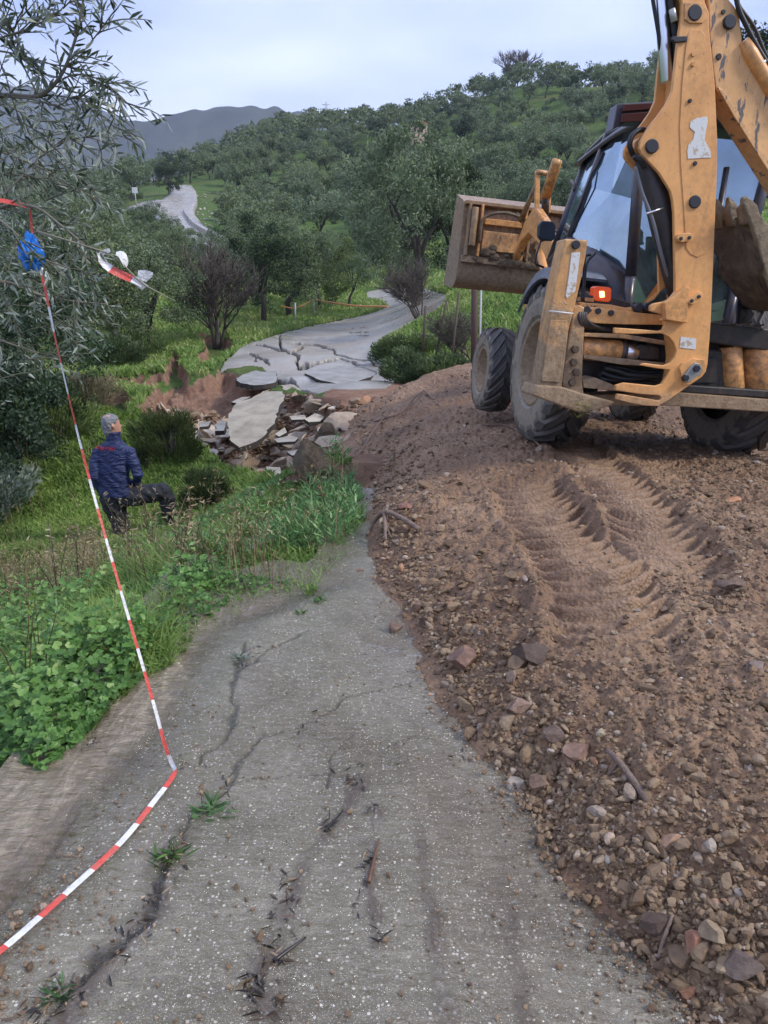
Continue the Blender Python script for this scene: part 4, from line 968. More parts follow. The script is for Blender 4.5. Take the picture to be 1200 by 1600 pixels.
# folded gusset by the swing pivot
prism('gusset', tp([(1038,473),(1052,464),(1066,452),(1074,446),(1078,452),(1074,505),(1040,500)], YB-.05), YB-.05, .055, YEL, BM, .008)
rs_ = random.Random(4); ov = [(1079,190),(1090,184),(1105,182),(1106,190),(1103,206),(1101,219),(1105,226),(1110,236),(1111,246),(1075,248),(1074,236),(1076,226),(1083,218),(1086,206),(1078,199)]
prism('sticker', tp(ov, YB-.010), YB-.010, .003, WHT, BM, 0); prism('sticker', tp([(1064,526),(1088,529),(1087,546),(1062,543)], YB-.004), YB-.004, .003, WHT, BM, 0)
prism('hose_clamp', tp([(1050,57),(1074,56),(1074,64),(1056,66),(1050,62)], YB-.02), YB-.02, .03, PIN, BM, .004)
# cylinders and hoses
CY = -1.12
tube('boom_cylinder', [[(ml(1006,236,CY), .06), (ml(1010,248,CY), .085), (ml(1035,350,CY), .095), (ml(1052,430,CY), .08), (ml(1058,470,CY), .06)]], BLK, BH, 18)
tube('hose', [[(q, .014) for q in spl([ml(993,260,CY-.1), ml(1003,300,CY-.1), ml(1020,345,CY-.1), ml(1034,400,CY-.08), ml(1050,450,CY)], 8)]], mat('hose_grey', (0.16,0.17,0.19), .4), BH, 8)
tube('hose_strap', [[(ml(1010,334,CY-.12), .008), (ml(1036,325,CY-.12), .008)]], CHR, BH, 6)
tube('hose', [[(q, .020) for q in spl([ml(1012,205,CY), ml(1000,203,CY-.06), ml(988,212,CY-.08), ml(984,226,CY-.08), ml(988,240,CY-.06), ml(996,250,CY)], 8)], [(q, .018) for q in spl([ml(990,244,CY-.12), ml(1000,252,CY-.12), ml(1006,262,CY-.1)], 6)]], RUB, BH, 8)
prism('cylinder_lug', tp([(992,222),(1000,214),(1010,216),(1006,236),(998,240),(990,232)], CY-.02), CY-.02, .2, YEL, BM, .008)
cyl('chrome_rod', ml(1026,-90,-1.14), ml(1042,130,-1.14), .047, CHR, BM)
tube('hose', [[(ml(1012,-90,-1.16), .014), (ml(1020,0,-1.16), .014), (ml(1030,60,-1.16), .014), (ml(1036,115,-1.12), .012)]], RUB, BM, 8)
tube('hose', [[(ml(1038,-90,-1.2), .024), (ml(1048,0,-1.2), .024), (ml(1056,60,-1.2), .024), (ml(1054,110,-1.14), .022)], [(ml(1034,-90,-1.1), .03), (ml(1042,0,-1.1), .03), (ml(1050,110,-1.1), .03)]], RUB, BM, 8)
cyl('pipe_end', ml(1050,14,-1.24), ml(1054,34,-1.24), .024, mat('zinc_fitting', (.45,.45,.42), .4, .6), BM)
# dipper arm
YD = YB+.03
dp = [(1104,-90),(1107,0),(1109,53),(1114,103),(1119,139),(1136,160),(1154,181),(1200,253),(1262,352),(1290,402),(1312,410),(1326,396),(1316,360),(1280,270),(1240,190),(1200,121),(1172,82),(1160,62),(1157,40),(1156,20),(1148,10),(1138,-2),(1128,-90)]
DP = prism('dipper_arm', tp(dp, YD), YD, .24, YELS, BM, .008)
disc_y('pin', ml(1142,33,YD-.03), .047, .04, PIN, DP, 28)
for (a_, b_, r_) in ((1131,18,.016), (1124,88,.022)): disc_y('bolt', ml(a_, b_, YD-.012), r_, .02, RUB, DP, 12)
prism('stiffener', tp([(1121,136),(1130,140),(1162,190),(1212,270),(1274,366),(1268,372),(1204,272),(1150,186)], YD-.010), YD-.010, .014, YELS, DP, .003)
tube('bucket_cylinder', [[(ml(1162,64,YD), .04), (ml(1172,84,YD), .055), (ml(1192,118,YD), .055), (ml(1240,200,YD), .055)]], YEL, DP, 16)
tube('hose', [[(q, .018) for q in spl([ml(1146,-60,YD-.02), ml(1152,5,YD-.02), ml(1166,40,YD-.02), ml(1184,75,YD-.02), ml(1202,105,YD-.02), ml(1240,170,YD)], 8)], [(q, .014) for q in spl([ml(1136,-60,YD+.05), ml(1150,0,YD+.05), ml(1178,42,YD+.05), ml(1196,84,YD+.05), ml(1225,130,YD+.05)], 8)]], RUB, DP, 8)
tube('hose_strap', [[(ml(1184,103,YD-.04), .010), (ml(1196,95,YD-.04), .010)]], WHT, DP, 6)
# digging bucket: a curled muddy shell, teeth up
def bucket():
    Lf = spl([ml(px, py, y_) for px, py, y_ in ((1119,346,-1.02),(1120,385,-1.0),(1127,410,-1.0),(1135,436,-.98),(1150,459,-.94),(1174,482,-.86),(1200,486,-.7))], 5)
    Rt = spl([ml(px, py, y_) for px, py, y_ in ((1168,336,-1.34),(1178,366,-1.36),(1186,396,-1.38),(1194,424,-1.38),(1204,452,-1.34),(1220,478,-1.26),(1240,492,-1.1))], 5)
    n = len(Lf); nw = 16; V = []
    for i in range(n):
        for j in range(nw+1):
            u = j/nw; q = Lf[i].lerp(Rt[i], u); b_ = .045*float(noise2([i*.22], [j*.35], 201)[0])+.02*float(noise2([i*.9], [j*1.3], 202)[0]); V.append(q+Vector((0, -1, 0))*(.035*math.sin(u*math.pi)+b_))
    m_ = len(V); V += [v+Vector((0, .045, 0)) for v in V]; w_ = nw+1
    F = [(i*w_+j, i*w_+j+1, (i+1)*w_+j+1, (i+1)*w_+j) for i in range(n-1) for j in range(nw)]; F += [tuple(m_+q for q in f_)[::-1] for f_ in F]
    F += [(j, m_+j, m_+j+1, j+1) for j in range(nw)]+[((n-1)*w_+j, (n-1)*w_+j+1, m_+(n-1)*w_+j+1, m_+(n-1)*w_+j) for j in range(nw)]+[(i*w_, (i+1)*w_, m_+(i+1)*w_, m_+i*w_) for i in range(n-1)]+[(i*w_+nw, m_+i*w_+nw, m_+(i+1)*w_+nw, (i+1)*w_+nw) for i in range(n-1)]
    me = bpy.data.meshes.new('digging_bucket'); me.from_pydata([v[:] for v in V], [], F); bm = bmesh.new(); bm.from_mesh(me); bmesh.ops.recalc_face_normals(bm, faces=bm.faces); bm.to_mesh(me); bm.free()
    me.polygons.foreach_set('use_smooth', [True]*len(me.polygons))
    bk = link('digging_bucket', me, MUDB, BM)
    # cheek on the near side, then the far one
    for nm, pl, y_ in (('side_plate', [(1161,318),(1168,308),(1176,312),(1184,320),(1188,334),(1200,350),(1216,362),(1260,380),(1310,420),(1290,470),(1244,492),(1222,480),(1206,454),(1196,426),(1188,397),(1180,366),(1170,338)], -1.40), ('side_plate', [(1124,346),(1200,352),(1260,380),(1300,420),(1280,460),(1200,486),(1174,480),(1150,457),(1136,434),(1128,408),(1121,384)], -.96)):
        o = prism(nm, tp(pl, y_), y_, .05, MUDL if y_ < -1.2 else MUDB, bk, .012)
    for (px, py, y_) in ((1124,343,-1.04), (1144,339,-1.18), (1166,336,-1.32)):
        b0 = ml(px, py, y_); b1 = ml(px-4, py-30, y_); d_ = b1-b0; bm = bmesh.new(); secs = []
        for s_, w_, h_ in ((-.5, .040, .045), (.2, .042, .045), (.55, .034, .032), (.9, .020, .018), (1, .010, .010)):
            c_ = b0+d_*s_; secs.append([bm.verts.new(c_+Vector((1, 0, 0))*w_*a_+Vector((0, 1, 0))*h_*b_) for a_, b_ in ((-1,-1),(1,-1),(1,1),(-1,1))])
        for i in range(4):
            for j in range(4): bm.faces.new((secs[i][j], secs[i][(j+1) % 4], secs[i+1][(j+1) % 4], secs[i+1][j]))
        bm.faces.new(secs[0][::-1]); bm.faces.new(secs[-1]); bmesh.ops.recalc_face_normals(bm, faces=bm.faces)
        bmesh.ops.subdivide_edges(bm, edges=list(bm.edges), cuts=2, use_grid_fill=True)
        for v in bm.verts: v.co += Vector([float(noise2([v.co.x*22+k*9], [v.co.z*22], 210+k)[0])*.009 for k in range(3)])
        me = bpy.data.meshes.new('bucket_tooth'); bm.to_mesh(me); bm.free(); me.polygons.foreach_set('use_smooth', [True]*len(me.polygons)); link('bucket_tooth', me, MUDL, bk)
bucket()
tube('bucket_link', [[(ml(1290,396,YD+.1), .05), (ml(1240,430,YD+.15), .05), (ml(1200,440,-1.1), .05)]], YELM, BM, 10)

# loader bucket and arms at the front ----------------------------------------
YK = 3.9
def loader_bucket():
    tl_, tr_, bl_ = ml(731,313,YK), ml(882,335,YK), ml(713,437,YK)
    x0, x1 = -1.13, 1.13; V = []
    # section (y,z): back plate, curving under and forward to the cutting edge; upper lip forward
    sec = [(4.42,2.80),(4.15,2.72),(3.92,2.64),(3.86,2.45),(3.86,2.10),(3.87,1.95),(3.86,1.78),(3.90,1.62),(4.0,1.53),(4.2,1.50),(4.75,1.56)]
    pr = spl([(0, a_, b_) for a_, b_ in sec], 4); n = len(pr)
    bm = bmesh.new(); A = [bm.verts.new((x0, q.y, q.z)) for q in pr]; B = [bm.verts.new((x1, q.y, q.z)) for q in pr]
    for i in range(n-1): bm.faces.new((A[i], B[i], B[i+1], A[i+1]))
    bmesh.ops.recalc_face_normals(bm, faces=bm.faces); bmesh.ops.solidify(bm, geom=list(bm.faces), thickness=.025)
    me = bpy.data.meshes.new('loader_bucket'); bm.to_mesh(me); bm.free(); lb = link('loader_bucket', me, BUCK, BH)
    for xx in (x0, x1):
        bm = bmesh.new(); f = bm.faces.new([bm.verts.new((xx, q.y, q.z)) for q in pr]); r = bmesh.ops.extrude_face_region(bm, geom=[f])
        for v in [g for g in r['geom'] if isinstance(g, bmesh.types.BMVert)]: v.co.x += (.03 if xx > 0 else -.03)
        bmesh.ops.recalc_face_normals(bm, faces=bm.faces); me = bpy.data.meshes.new('side_plate'); bm.to_mesh(me); bm.free(); link('side_plate', me, BUCK, lb)
    def bx(name, x_, z_, w_, h_, y_, d_, m): return prism(name, [(x_, z_), (x_+w_, z_), (x_+w_, z_+h_), (x_, z_+h_)], y_, d_, m, lb, .008)
    bx('top_beam', x0-.02, 2.60, 2.3, .05, 3.78, .16, BUCK)
    for xx in (-1.10, -.93, -.30, -.22, .30, .93): bx('rib', xx, 1.93, .035, .68, 3.76, .12, YEL if xx in (-.93, -.30) else BUCK)
    bx('back_panel', -.86, 2.02, .52, .26, 3.80, .05, YELS); bx('cross_rail', -.86, 2.36, .54, .08, 3.78, .08, YEL); bx('cross_rail', -.1, 2.10, .5, .12, 3.79, .06, BUCK)
    bx('wear_plate', x0, 1.84, 2.26, .09, 3.80, .08, BUCK)
    cyl('pipe', (-1.02, 3.74, 2.06), (-1.02, 3.74, 2.56), .045, BUCK, lb)
    tube('hose', [[(q, .022) for q in spl([(-.92, 3.72, 2.10), (-.90, 3.70, 2.42), (-.62, 3.66, 2.52), (-.30, 3.68, 2.46), (-.05, 3.7, 2.40), (.2, 3.72, 2.36)], 8)], [(q, .018) for q in spl([(-.45, 3.70, 2.54), (-.32, 3.68, 2.42), (-.30, 3.68, 2.0)], 6)]], MUDB, lb, 8)
    for k in range(26):   # lumps of mud
        rd = random.Random(k); c_ = Vector((rd.uniform(-1.1, .6), 3.79+rd.uniform(-.02, .02), rd.choice((1.9, 1.93, 2.02, 2.0))+rd.uniform(-.05, .05)))
        bm = bmesh.new(); bmesh.ops.create_icosphere(bm, subdivisions=2, radius=rd.uniform(.03, .07), matrix=Matrix.Translation(c_)@Matrix.Diagonal((1.4, .6, .9, 1)))
        me = bpy.data.meshes.new('mud_lump'); bm.to_mesh(me); bm.free(); link('mud_lump', me, MUDB, lb)
    return lb
loader_bucket()
for s in (-1, 1):
    xa = s*.34 if s < 0 else .62
    pth = [(xa, 1.5, 1.42), (xa, 2.1, 1.85), (xa, 2.7, 2.22), (xa, 3.15, 2.40), (xa, 3.5, 2.28), (xa, 3.8, 1.98)]
    wd = [.10, .13, .17, .20, .16, .10]; V = []; F = []
    for (q, w_) in zip(pth, wd):
        q = Vector(q); i = pth.index(tuple(q)) if tuple(q) in pth else 0
        for dx_, dn in ((-.055, -1), (.055, -1), (.055, 1), (-.055, 1)): V.append((q.x+dx_, q.y+dn*w_*-.25, q.z+dn*w_*.8))
    for i in range(5):
        for j in range(4): F.append((i*4+j, i*4+(j+1) % 4, (i+1)*4+(j+1) % 4, (i+1)*4+j))
    F += [(3, 2, 1, 0), (20, 21, 22, 23)]
    me = bpy.data.meshes.new('loader_arm'); me.from_pydata(V, [], F); bm = bmesh.new(); bm.from_mesh(me); bmesh.ops.recalc_face_normals(bm, faces=bm.faces); bmesh.ops.bevel(bm, geom=list(bm.edges), offset=.012, segments=2, affect='EDGES'); bm.to_mesh(me); bm.free()
    la = link('loader_arm', me, YEL, BH)
    cyl('lift_cylinder', (xa, 1.7, 1.05), (xa, 2.8, 2.0), .05, YEL, la)
# tilt links and cylinders standing up behind the bucket (left pair traced, right pair behind the cab)
for dx_ in (0, .95):
    D_ = Vector((dx_, 0, 0))
    prism('tilt_lever', [(x_+dx_, z_) for x_, z_ in tp([(837,270),(838,265),(842,264),(844,268),(843,344),(836,346)], 3.2)], 3.2, .05, YEL, BH, .006)
    prism('tilt_lever', [(x_+dx_, z_) for x_, z_ in tp([(856,300),(861,297),(861,330),(857,335)], 3.3)], 3.3, .05, YEL, BH, .006)
    tube('tilt_link', [[(ml(836,292,3.25)+D_, .03), (ml(814,345,3.65)+D_, .045)]], BUCK, BH, 8)
    tube('tilt_cylinder', [[(ml(871,250,2.7)+D_, .06), (ml(870,253,2.7)+D_, .066), (ml(851,311,3.05)+D_, .066)]], YEL, BH, 18)
    tube('pivot', [[(ml(838,268,3.2)+D_, .03), (ml(858,272,3.2)+D_, .035)]], YELM, BH, 10)
    tube('tilt_rod', [[(ml(852,308,3.0)+D_, .05), (ml(852,338,3.2)+D_, .05)]], BLK, BH, 12)
print('backhoe done')
# ------------------------------------------------------------------ trees
def leaf_mat(name, stops, rough=.5, back=None, trans=.25):
    m = mat(name, (.1,.12,.08), rough, spec=.35); t = NT(m)
    oi = t.n('ShaderNodeObjectInfo')
    c = t.ramp(t.attr('lv'), stops)
    c = t.hsv(c, t.n('ShaderNodeMapRange', {'Value': oi.outputs['Random'], 'To Min': .475, 'To Max': .525}).outputs[0], t.n('ShaderNodeMapRange', {'Value': oi.outputs['Random'], 'To Min': 1.15, 'To Max': .8}).outputs[0], t.n('ShaderNodeMapRange', {'Value': t.math('FRACT', t.math('MULTIPLY', oi.outputs['Random'], 7.31)), 'To Min': .72, 'To Max': 1.3}).outputs[0])
    if back: c = t.mix(t.n('ShaderNodeNewGeometry').outputs['Backfacing'], c, back)
    t.set(t.b.inputs['Base Color'], c)
    td = t.n('ShaderNodeBsdfTranslucent'); t.set(td.inputs['Color'], c)
    ms = t.n('ShaderNodeMixShader'); t.set(ms.inputs[0], trans); t.set(ms.inputs[1], t.b.outputs[0]); t.set(ms.inputs[2], td.outputs[0]); t.set(t.out.inputs[0], ms)
    return m
OLV = leaf_mat('olive_leaves', [(0, (0.05,0.075,0.030)), (.4, (0.10,0.15,0.055)), (.75, (0.165,0.22,0.085)), (1, (0.25,0.30,0.14))], back=(0.18,0.225,0.13))
EVG = leaf_mat('evergreen_leaves', [(0, (0.018,0.036,0.018)), (.5, (0.038,0.07,0.028)), (1, (0.075,0.12,0.04))])
LGT = leaf_mat('light_leaves', [(0, (0.06,0.095,0.03)), (.5, (0.11,0.16,0.05)), (1, (0.19,0.24,0.09))])
BARK = mat('bark', (.06,.05,.04), .9); t = NT(BARK); p = t.obj()
t.set(t.b.inputs['Base Color'], t.ramp(t.noise(p, 9, 6, .7), [(.3, (0.028,0.022,0.018)), (.7, (0.10,0.085,0.07))])); t.set(t.b.inputs['Normal'], t.bump(t.noise(p, 30, 5), .8, .02))
def unit(rnd, n):
    v = rnd.normal(size=(n, 3)); return v/np.linalg.norm(v, axis=1)[:,None]
def leaves_mesh(name, P, L, W, rnd, N=None, lv=None, quad=True):
    """lozenge leaves: one quad each, tip to base"""
    n = len(P); d = unit(rnd, n); 
    if N is not None: d = d*.75+N*.55; d /= np.linalg.norm(d, axis=1)[:,None]
    s = np.cross(d, unit(rnd, n)); s /= np.linalg.norm(s, axis=1)[:,None]+1e-9
    L = np.broadcast_to(L, (n,))[:,None]; W = np.broadcast_to(W, (n,))[:,None]
    V = np.stack([P-d*L*.5, P+s*W*.5, P+d*L*.5, P-s*W*.5], 1).reshape(-1, 3)
    F = np.arange(4*n).reshape(n, 4)
    return mesh_np(name, V, F, {'lv': np.repeat(lv if lv is not None else rnd.rand(n), 4)})
def limb_paths(rnd, h, r0, lean=.1, nb=5, spread=1.0, fork=.35):
    base = [Vector((0, 0, -.25)), Vector((rnd.uniform(-lean, lean)*h*.3, rnd.uniform(-lean, lean)*h*.3, h*fork*.55)), Vector((rnd.uniform(-lean, lean)*h, rnd.uniform(-lean, lean)*h, h*fork))]
    paths = [[(base[0], r0*1.35), (Vector((0, 0, .12*h*fork)), r0*1.0), (base[1], r0*.85), (base[2], r0*.75)]]; tips = []
    for k in range(nb):
        a = 2*math.pi*(k+rnd.uniform(-.3, .3))/nb; L = h*(1-fork)*rnd.uniform(.7, 1.0); q = base[2]-Vector((0, 0, h*.04*rnd.uniform(0, 2))); pth = [(q, r0*.55)]; out = spread*rnd.uniform(.4, .8)
        for j in range(1, 5):
            f = j/4; q2 = base[2]+Vector((math.cos(a+.3*f)*out*L*f, math.sin(a+.3*f)*out*L*f, L*f**.85*.8))+Vector((rnd.uniform(-1, 1), rnd.uniform(-1, 1), 0))*.04*L
            pth.append((q2, r0*.55*(1-f*.8)))
            if j >= 2:
                b2 = q2+Vector((rnd.uniform(-1, 1), rnd.uniform(-1, 1), rnd.uniform(0, .6))).normalized()*L*.4; paths.append([(q2, r0*.2), ((q2+b2)/2+Vector((0, 0, .05*L)), r0*.13), (b2, r0*.05)]); tips.append(b2)
        paths.append(pth); tips.append(pth[-1][0])
    return paths, tips
def crown_points(rnd, tips, n, h, rad, cl=.22, zlo=.32, nclump=40):
    """points clustered round clumps on an uneven crown shell"""
    C_ = []
    for q in tips: C_.append(q[:])
    lob = rnd.normal(size=(6, 3)); lob /= np.linalg.norm(lob, axis=1)[:,None]; amp = rnd.uniform(-.22, .28, 6)
    while len(C_) < nclump:
        d = rnd.normal(size=3); d /= np.linalg.norm(d)
        if d[2] < -.75: continue
        k = 1+sum(a*max(0, float(d@l))**3 for a, l in zip(amp, lob)); r = (rnd.uniform(.35, 1)**.45)*k
        C_.append((d[0]*rad*r, d[1]*rad*r, h*(zlo+(1-zlo)*.5)+d[2]*h*(1-zlo)*.5*r))
    C_ = np.array(C_); ci = rnd.randint(0, len(C_), n); size = rnd.uniform(.55, 1.35, len(C_))[ci][:,None]
    off = rnd.normal(size=(n, 3)); off /= np.linalg.norm(off, axis=1)[:,None]; off *= (rnd.uniform(0, 1, n)**.42)[:,None]
    P = C_[ci]+off*size*np.array([cl, cl, cl*.72])*rad; lvc = rnd.uniform(-.22, .22, len(C_))[ci]
    return P, off, lvc
def make_tree(kind, seed, n, leafL, leafW, h, rad, mt, trunk=True, r0=.16, zlo=.3, cl=.24, nclump=46, nseg=7, nb=5):
    rnd = np.random.RandomState(seed); paths, tips = limb_paths(rnd, h*.85, r0, nb=nb, spread=rad/h*1.6)
    P, off, lvc = crown_points(rnd, tips, n, h, rad, cl, zlo, nclump)
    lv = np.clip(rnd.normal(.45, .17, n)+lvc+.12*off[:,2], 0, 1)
    top = np.percentile(P[:,2], 99); f = h/top; rr_ = np.percentile(np.hypot(P[:,0], P[:,1]), 97); g = rad/rr_
    P = P*np.array([g, g, f]); paths = [[(Vector((q.x*g, q.y*g, q.z*f)), r_) for q, r_ in pth] for pth in paths]
    return tube_mesh(paths, nseg, 'trunk'), leaves_mesh('crown', P, leafL*rnd.uniform(.7, 1.3, n), leafW, rnd, off, lv), mt
def place_tree(name, kit, loc, rz, sc, label, cat='tree', group=None, parts=True):
    tm, cm, mt = kit; e = empty(name, loc, (0, 0, rz)); e.scale = (sc if isinstance(sc, tuple) else (sc,)*3); tag(e, label, cat, group)
    for me, nm, m_ in ((tm, 'trunk', BARK), (cm, 'crown', mt)):
        if len(me.materials) == 0: me.materials.append(m_)
        o = bpy.data.objects.new(nm, me); C.objects.link(o); o.parent = e
    return e
FARK = [make_tree('far', 100+i, 3600, .30, .13, 4.6+.5*(i % 3), 2.7+.25*(i % 2), OLV, r0=.17, nclump=44, cl=.27) for i in range(5)]
FARE = [make_tree('fare', 120+i, 3400, .26, .15, 4.8, 2.4, EVG, r0=.15, nclump=38, cl=.30, zlo=.12) for i in range(2)]
MIDK = [make_tree('mid', 200+i, 15000, .15, .050, 4.8, 2.6, OLV, r0=.17, nclump=95, cl=.21, zlo=.04) for i in range(4)]
MIDE = [make_tree('mide', 230+i, 16000, .12, .06, 5.2, 2.3, EVG, r0=.16, nclump=90, cl=.23, zlo=.03) for i in range(2)]
MIDL = [make_tree('midl', 250+i, 12000, .11, .055, 4.2, 2.2, LGT, r0=.10, nclump=80, cl=.23, zlo=.02) for i in range(2)]
# the trees one can point at: (px of base, py of base, distance, height m, kit, label, name)
NAMED = [
 (650,478,31,6.5,'B','tall grey-green olive tree leaning over the far road bend','olive_tree'),
 (700,472,34,5.2,'E2','dark evergreen tree right beside the tall olive at the road bend','evergreen_tree'),
 (640,452,41,6.8,'B2','grey-green olive tree just behind the road bend, left of its dark neighbour','olive_tree'),
 (412,502,35,4.6,'E','round dark evergreen tree by the roadside just right of the bare tree','evergreen_tree'),
 (452,496,39,4.6,'B3','olive tree by the far roadside above the thin pale post','olive_tree'),
 (500,478,46,4.5,'L','loose yellow-green tree beside the far road left of the bend','broadleaf_tree'),
 (545,468,50,4.0,'L2','small light green tree where the far road leaves the trees','broadleaf_tree'),
 (237,540,29,4.0,'B4','olive tree behind the grassy shelf, just left of the bare tree','olive_tree'),
 (185,556,26,3.6,'B','low olive tree behind the grass shelf, third in from the left of the gully','olive_tree'),
 (130,556,25,4.2,'B2','olive tree in the gully with a dark trunk, second from the left','olive_tree'),
 (60,590,20,3.9,'E2','dark tree at the left end of the gully row behind the foreground branches','evergreen_tree'),
 (20,640,15.5,4.2,'E','dense dark green tree at the left edge above the man','evergreen_tree'),
 (-30,720,12.5,3.6,'E2','dark shrubby tree cut by the left edge beside the man','evergreen_tree'),
 (-60,620,18,4.6,'B3','olive tree mostly outside the left edge of the view','olive_tree'),
 (265,470,44,3.0,'B','olive tree below the valley road, right above the fluttering label','olive_tree'),
 (330,468,48,2.9,'B2','olive tree behind the bare tree, under the valley road','olive_tree'),
 (205,462,42,3.2,'B3','olive tree behind the fluttering tape in the gully','olive_tree'),
 (385,455,50,3.6,'B4','olive tree above the round dark evergreen','olive_tree'),
 (130,470,40,4.6,'B4','olive tree in the gully left of the fluttering tape','olive_tree'),
 (80,490,34,4.6,'B','olive tree just right of the blue plastic knot','olive_tree'),
 (165,425,52,3.5,'B2','olive tree below the left end of the valley road','olive_tree'),
 (243,436,54,3.7,'B3','dark olive tree standing in front of the valley road','olive_tree'),
 (292,436,52,2.6,'B','olive tree overlapping the lower end of the valley road','olive_tree'),
 (440,430,66,4.6,'B','olive tree on the green slope above the bare tree','olive_tree'),
 (265,306,118,5.0,'E','round dark tree on the inside of the valley road bend','evergreen_tree'),
 (370,342,88,5.2,'FB','open olive tree with a clear trunk on the slope right of the valley road','olive_tree'),
 (500,372,84,5.0,'FB2','olive tree with a forked trunk on the bright green clearing','olive_tree'),
 (560,380,82,4.6,'FB3','short olive tree at the right of the bright green clearing','olive_tree'),
 (397,368,80,4.6,'FB4','olive tree below the open one, beside the valley road verge','olive_tree'),
 (760,380,62,5.0,'B2','olive tree seen just above the raised front bucket','olive_tree'),
 (820,370,60,5.0,'B3','olive tree behind the front bucket and its tilt cylinders','olive_tree'),
 (880,370,58,5.2,'B','olive tree left of the cab at the window height','olive_tree'),
 (1180,240,30,7.0,'E2','dark tree showing at the top right corner behind the dipper arm','evergreen_tree'),
]
KITS = {'B': MIDK[0], 'B2': MIDK[1], 'B3': MIDK[2], 'B4': MIDK[3], 'E': MIDE[0], 'E2': MIDE[1], 'L': MIDL[0], 'L2': MIDL[1], 'FB': FARK[0], 'FB2': FARK[1], 'FB3': FARK[2], 'FB4': FARK[3]}
rnd = np.random.RandomState(77); taken = []
for i, (px, py, Yd, h, kit, lab, nm) in enumerate(NAMED):
    q = at(px, py, Yd); z = float(ground_h([q.x], [q.y])[0]); base_h0 = {'B': 4.8, 'E': 5.2, 'L': 4.2, 'F': 4.9}[kit[0]]
    s = h/base_h0; wf = .82 if i in (0, 1) else 1.0; place_tree(nm, KITS[kit], (q.x, q.y, z-.05), i*1.37, (s*wf, s*wf, s), lab, 'tree'); taken.append((q.x, q.y))
# the olive grove on the hill
def inview_tree(x, y, z):
    px, py, d = project(np.array([x]), np.array([y]), np.array([z])); return -60 < px[0] < 1260
road_xy = np.concatenate([np.stack([V_[2][0], V_[2][1]], -1) for V_ in (VR1, VR2, VR3)])
farroad_pts = [(p_.x, p_.y) for p_ in (at(*q) for q in ((600,480,45),(590,462,56),(560,500,34),(640,470,50),(690,462,52),(640,455,60)))]
CLEAR = [(505,385,75),(545,395,45),(430,325,22),(848,186,26),(470,395,40),(640,440,30),(880,215,14),(530,440,20),(330,350,32),(345,320,30),(400,300,12),(560,330,10),(700,235,12),(925,160,12),(760,200,10)]
cand = []; tries = 0
T = [];
while tries < 60000 and len(T) < 5200:
    tries += 1
    Yc = math.sqrt(rnd.uniform(46**2, 228**2)); az = rnd.uniform(-.56, .56); xx, yy = az*Yc, Yc
    T.append((xx, yy))
T = np.array(T); zt = ground_h(T[:,0], T[:,1]); tpx, tpy, td_ = project(T[:,0], T[:,1], zt)
acc = []
order = np.argsort(rnd.rand(len(T)))
for i in order:
    xx, yy = T[i]; sp = 4.9+.004*yy
    if not (-70 < tpx[i] < 1260): continue
    if tpx[i] > 1000 and tpy[i] > 330: continue
    if any((tpx[i]-a)**2+((tpy[i]-b)*1.8)**2 < r**2 for a, b, r in CLEAR): continue
    if np.min(np.hypot(road_xy[:,0]-xx, road_xy[:,1]-yy)) < 6.0: continue
    if min(math.hypot(a-xx, b-yy) for a, b in farroad_pts) < 7: continue
    if any(math.hypot(a-xx, b-yy) < sp*.8 for a, b in taken): continue
    if any(math.hypot(a-xx, b-yy) < sp for a, b in acc): continue
    # keep the view of the valley road open
    topy = tpy[i]-4.6*F_PX/td_[i]
    if 232 < tpx[i] < 372 and yy < 128 and topy < (392 if tpx[i] > 255 else 345) and tpy[i] > 296: continue
    if 170 < tpx[i] < 315 and yy < 120 and topy < 346 and tpy[i] > 330: continue
    acc.append((xx, yy))
print('grove candidates', len(acc))
accA = np.array(acc); az_ = ground_h(accA[:,0], accA[:,1]); apx, apy, ad = project(accA[:,0], accA[:,1], az_)
# visible ones first: nearest are the largest in the picture; what is left over goes into one far mass
# a canopy check drops trees hidden behind the crest
vis = np.ones(len(acc), bool)
Ysamp = np.linspace(.12, .985, 40)
for i, (xx, yy) in enumerate(acc):
    hs = ground_h(xx*Ysamp, yy*Ysamp); line = EYE+(az_[i]+4.5-EYE)*Ysamp
    if np.any(hs > line+.2): vis[i] = False
od = np.argsort(ad); od = od[vis[od]]
near, far = od[:264], od[264:]
# label each grove tree by what it stands by
REF = [((850,186),'the small bright clearing high on the hill'), ((505,385),'the bright green clearing'), ((430,325),'the grassy gap right of the valley road'), ((283,300),'the top bend of the valley road'), ((330,390),'the lower end of the valley road'),
       ((230,330),'the left end of the valley road'), ((420,190),'the left end of the hill crest'), ((650,160),'the middle of the hill crest'), ((810,100),'the top of the hill'), ((1000,110),'the crest beside the boom'), ((640,300),'the tall olive at the bend'), ((740,300),'the raised front bucket'),
       ((860,300),'the tilt cylinders'), ((930,210),'the cab roof'), ((200,270),'the foot of the far mountain'), ((100,300),'the foreground olive branches'), ((1190,60),'the dipper arm'), ((540,250),'the pinkish house'), ((380,260),'the open olive on the slope'), ((720,210),'the bare-crowned tree on the skyline')]
SIZ = ['small', 'mid-sized', 'broad', 'tall', 'low', 'rounded']; TON = ['grey-green', 'pale silvery', 'dull green', 'dark grey-green', 'soft green']
seen = {}
def side(dx, dy): 
    v = 'above' if dy < 0 else 'below'; h_ = 'left of' if dx < 0 else 'right of'
    return v if abs(dy) > 1.6*abs(dx) else (h_ if abs(dx) > 1.6*abs(dy) else v+' and to the '+h_)
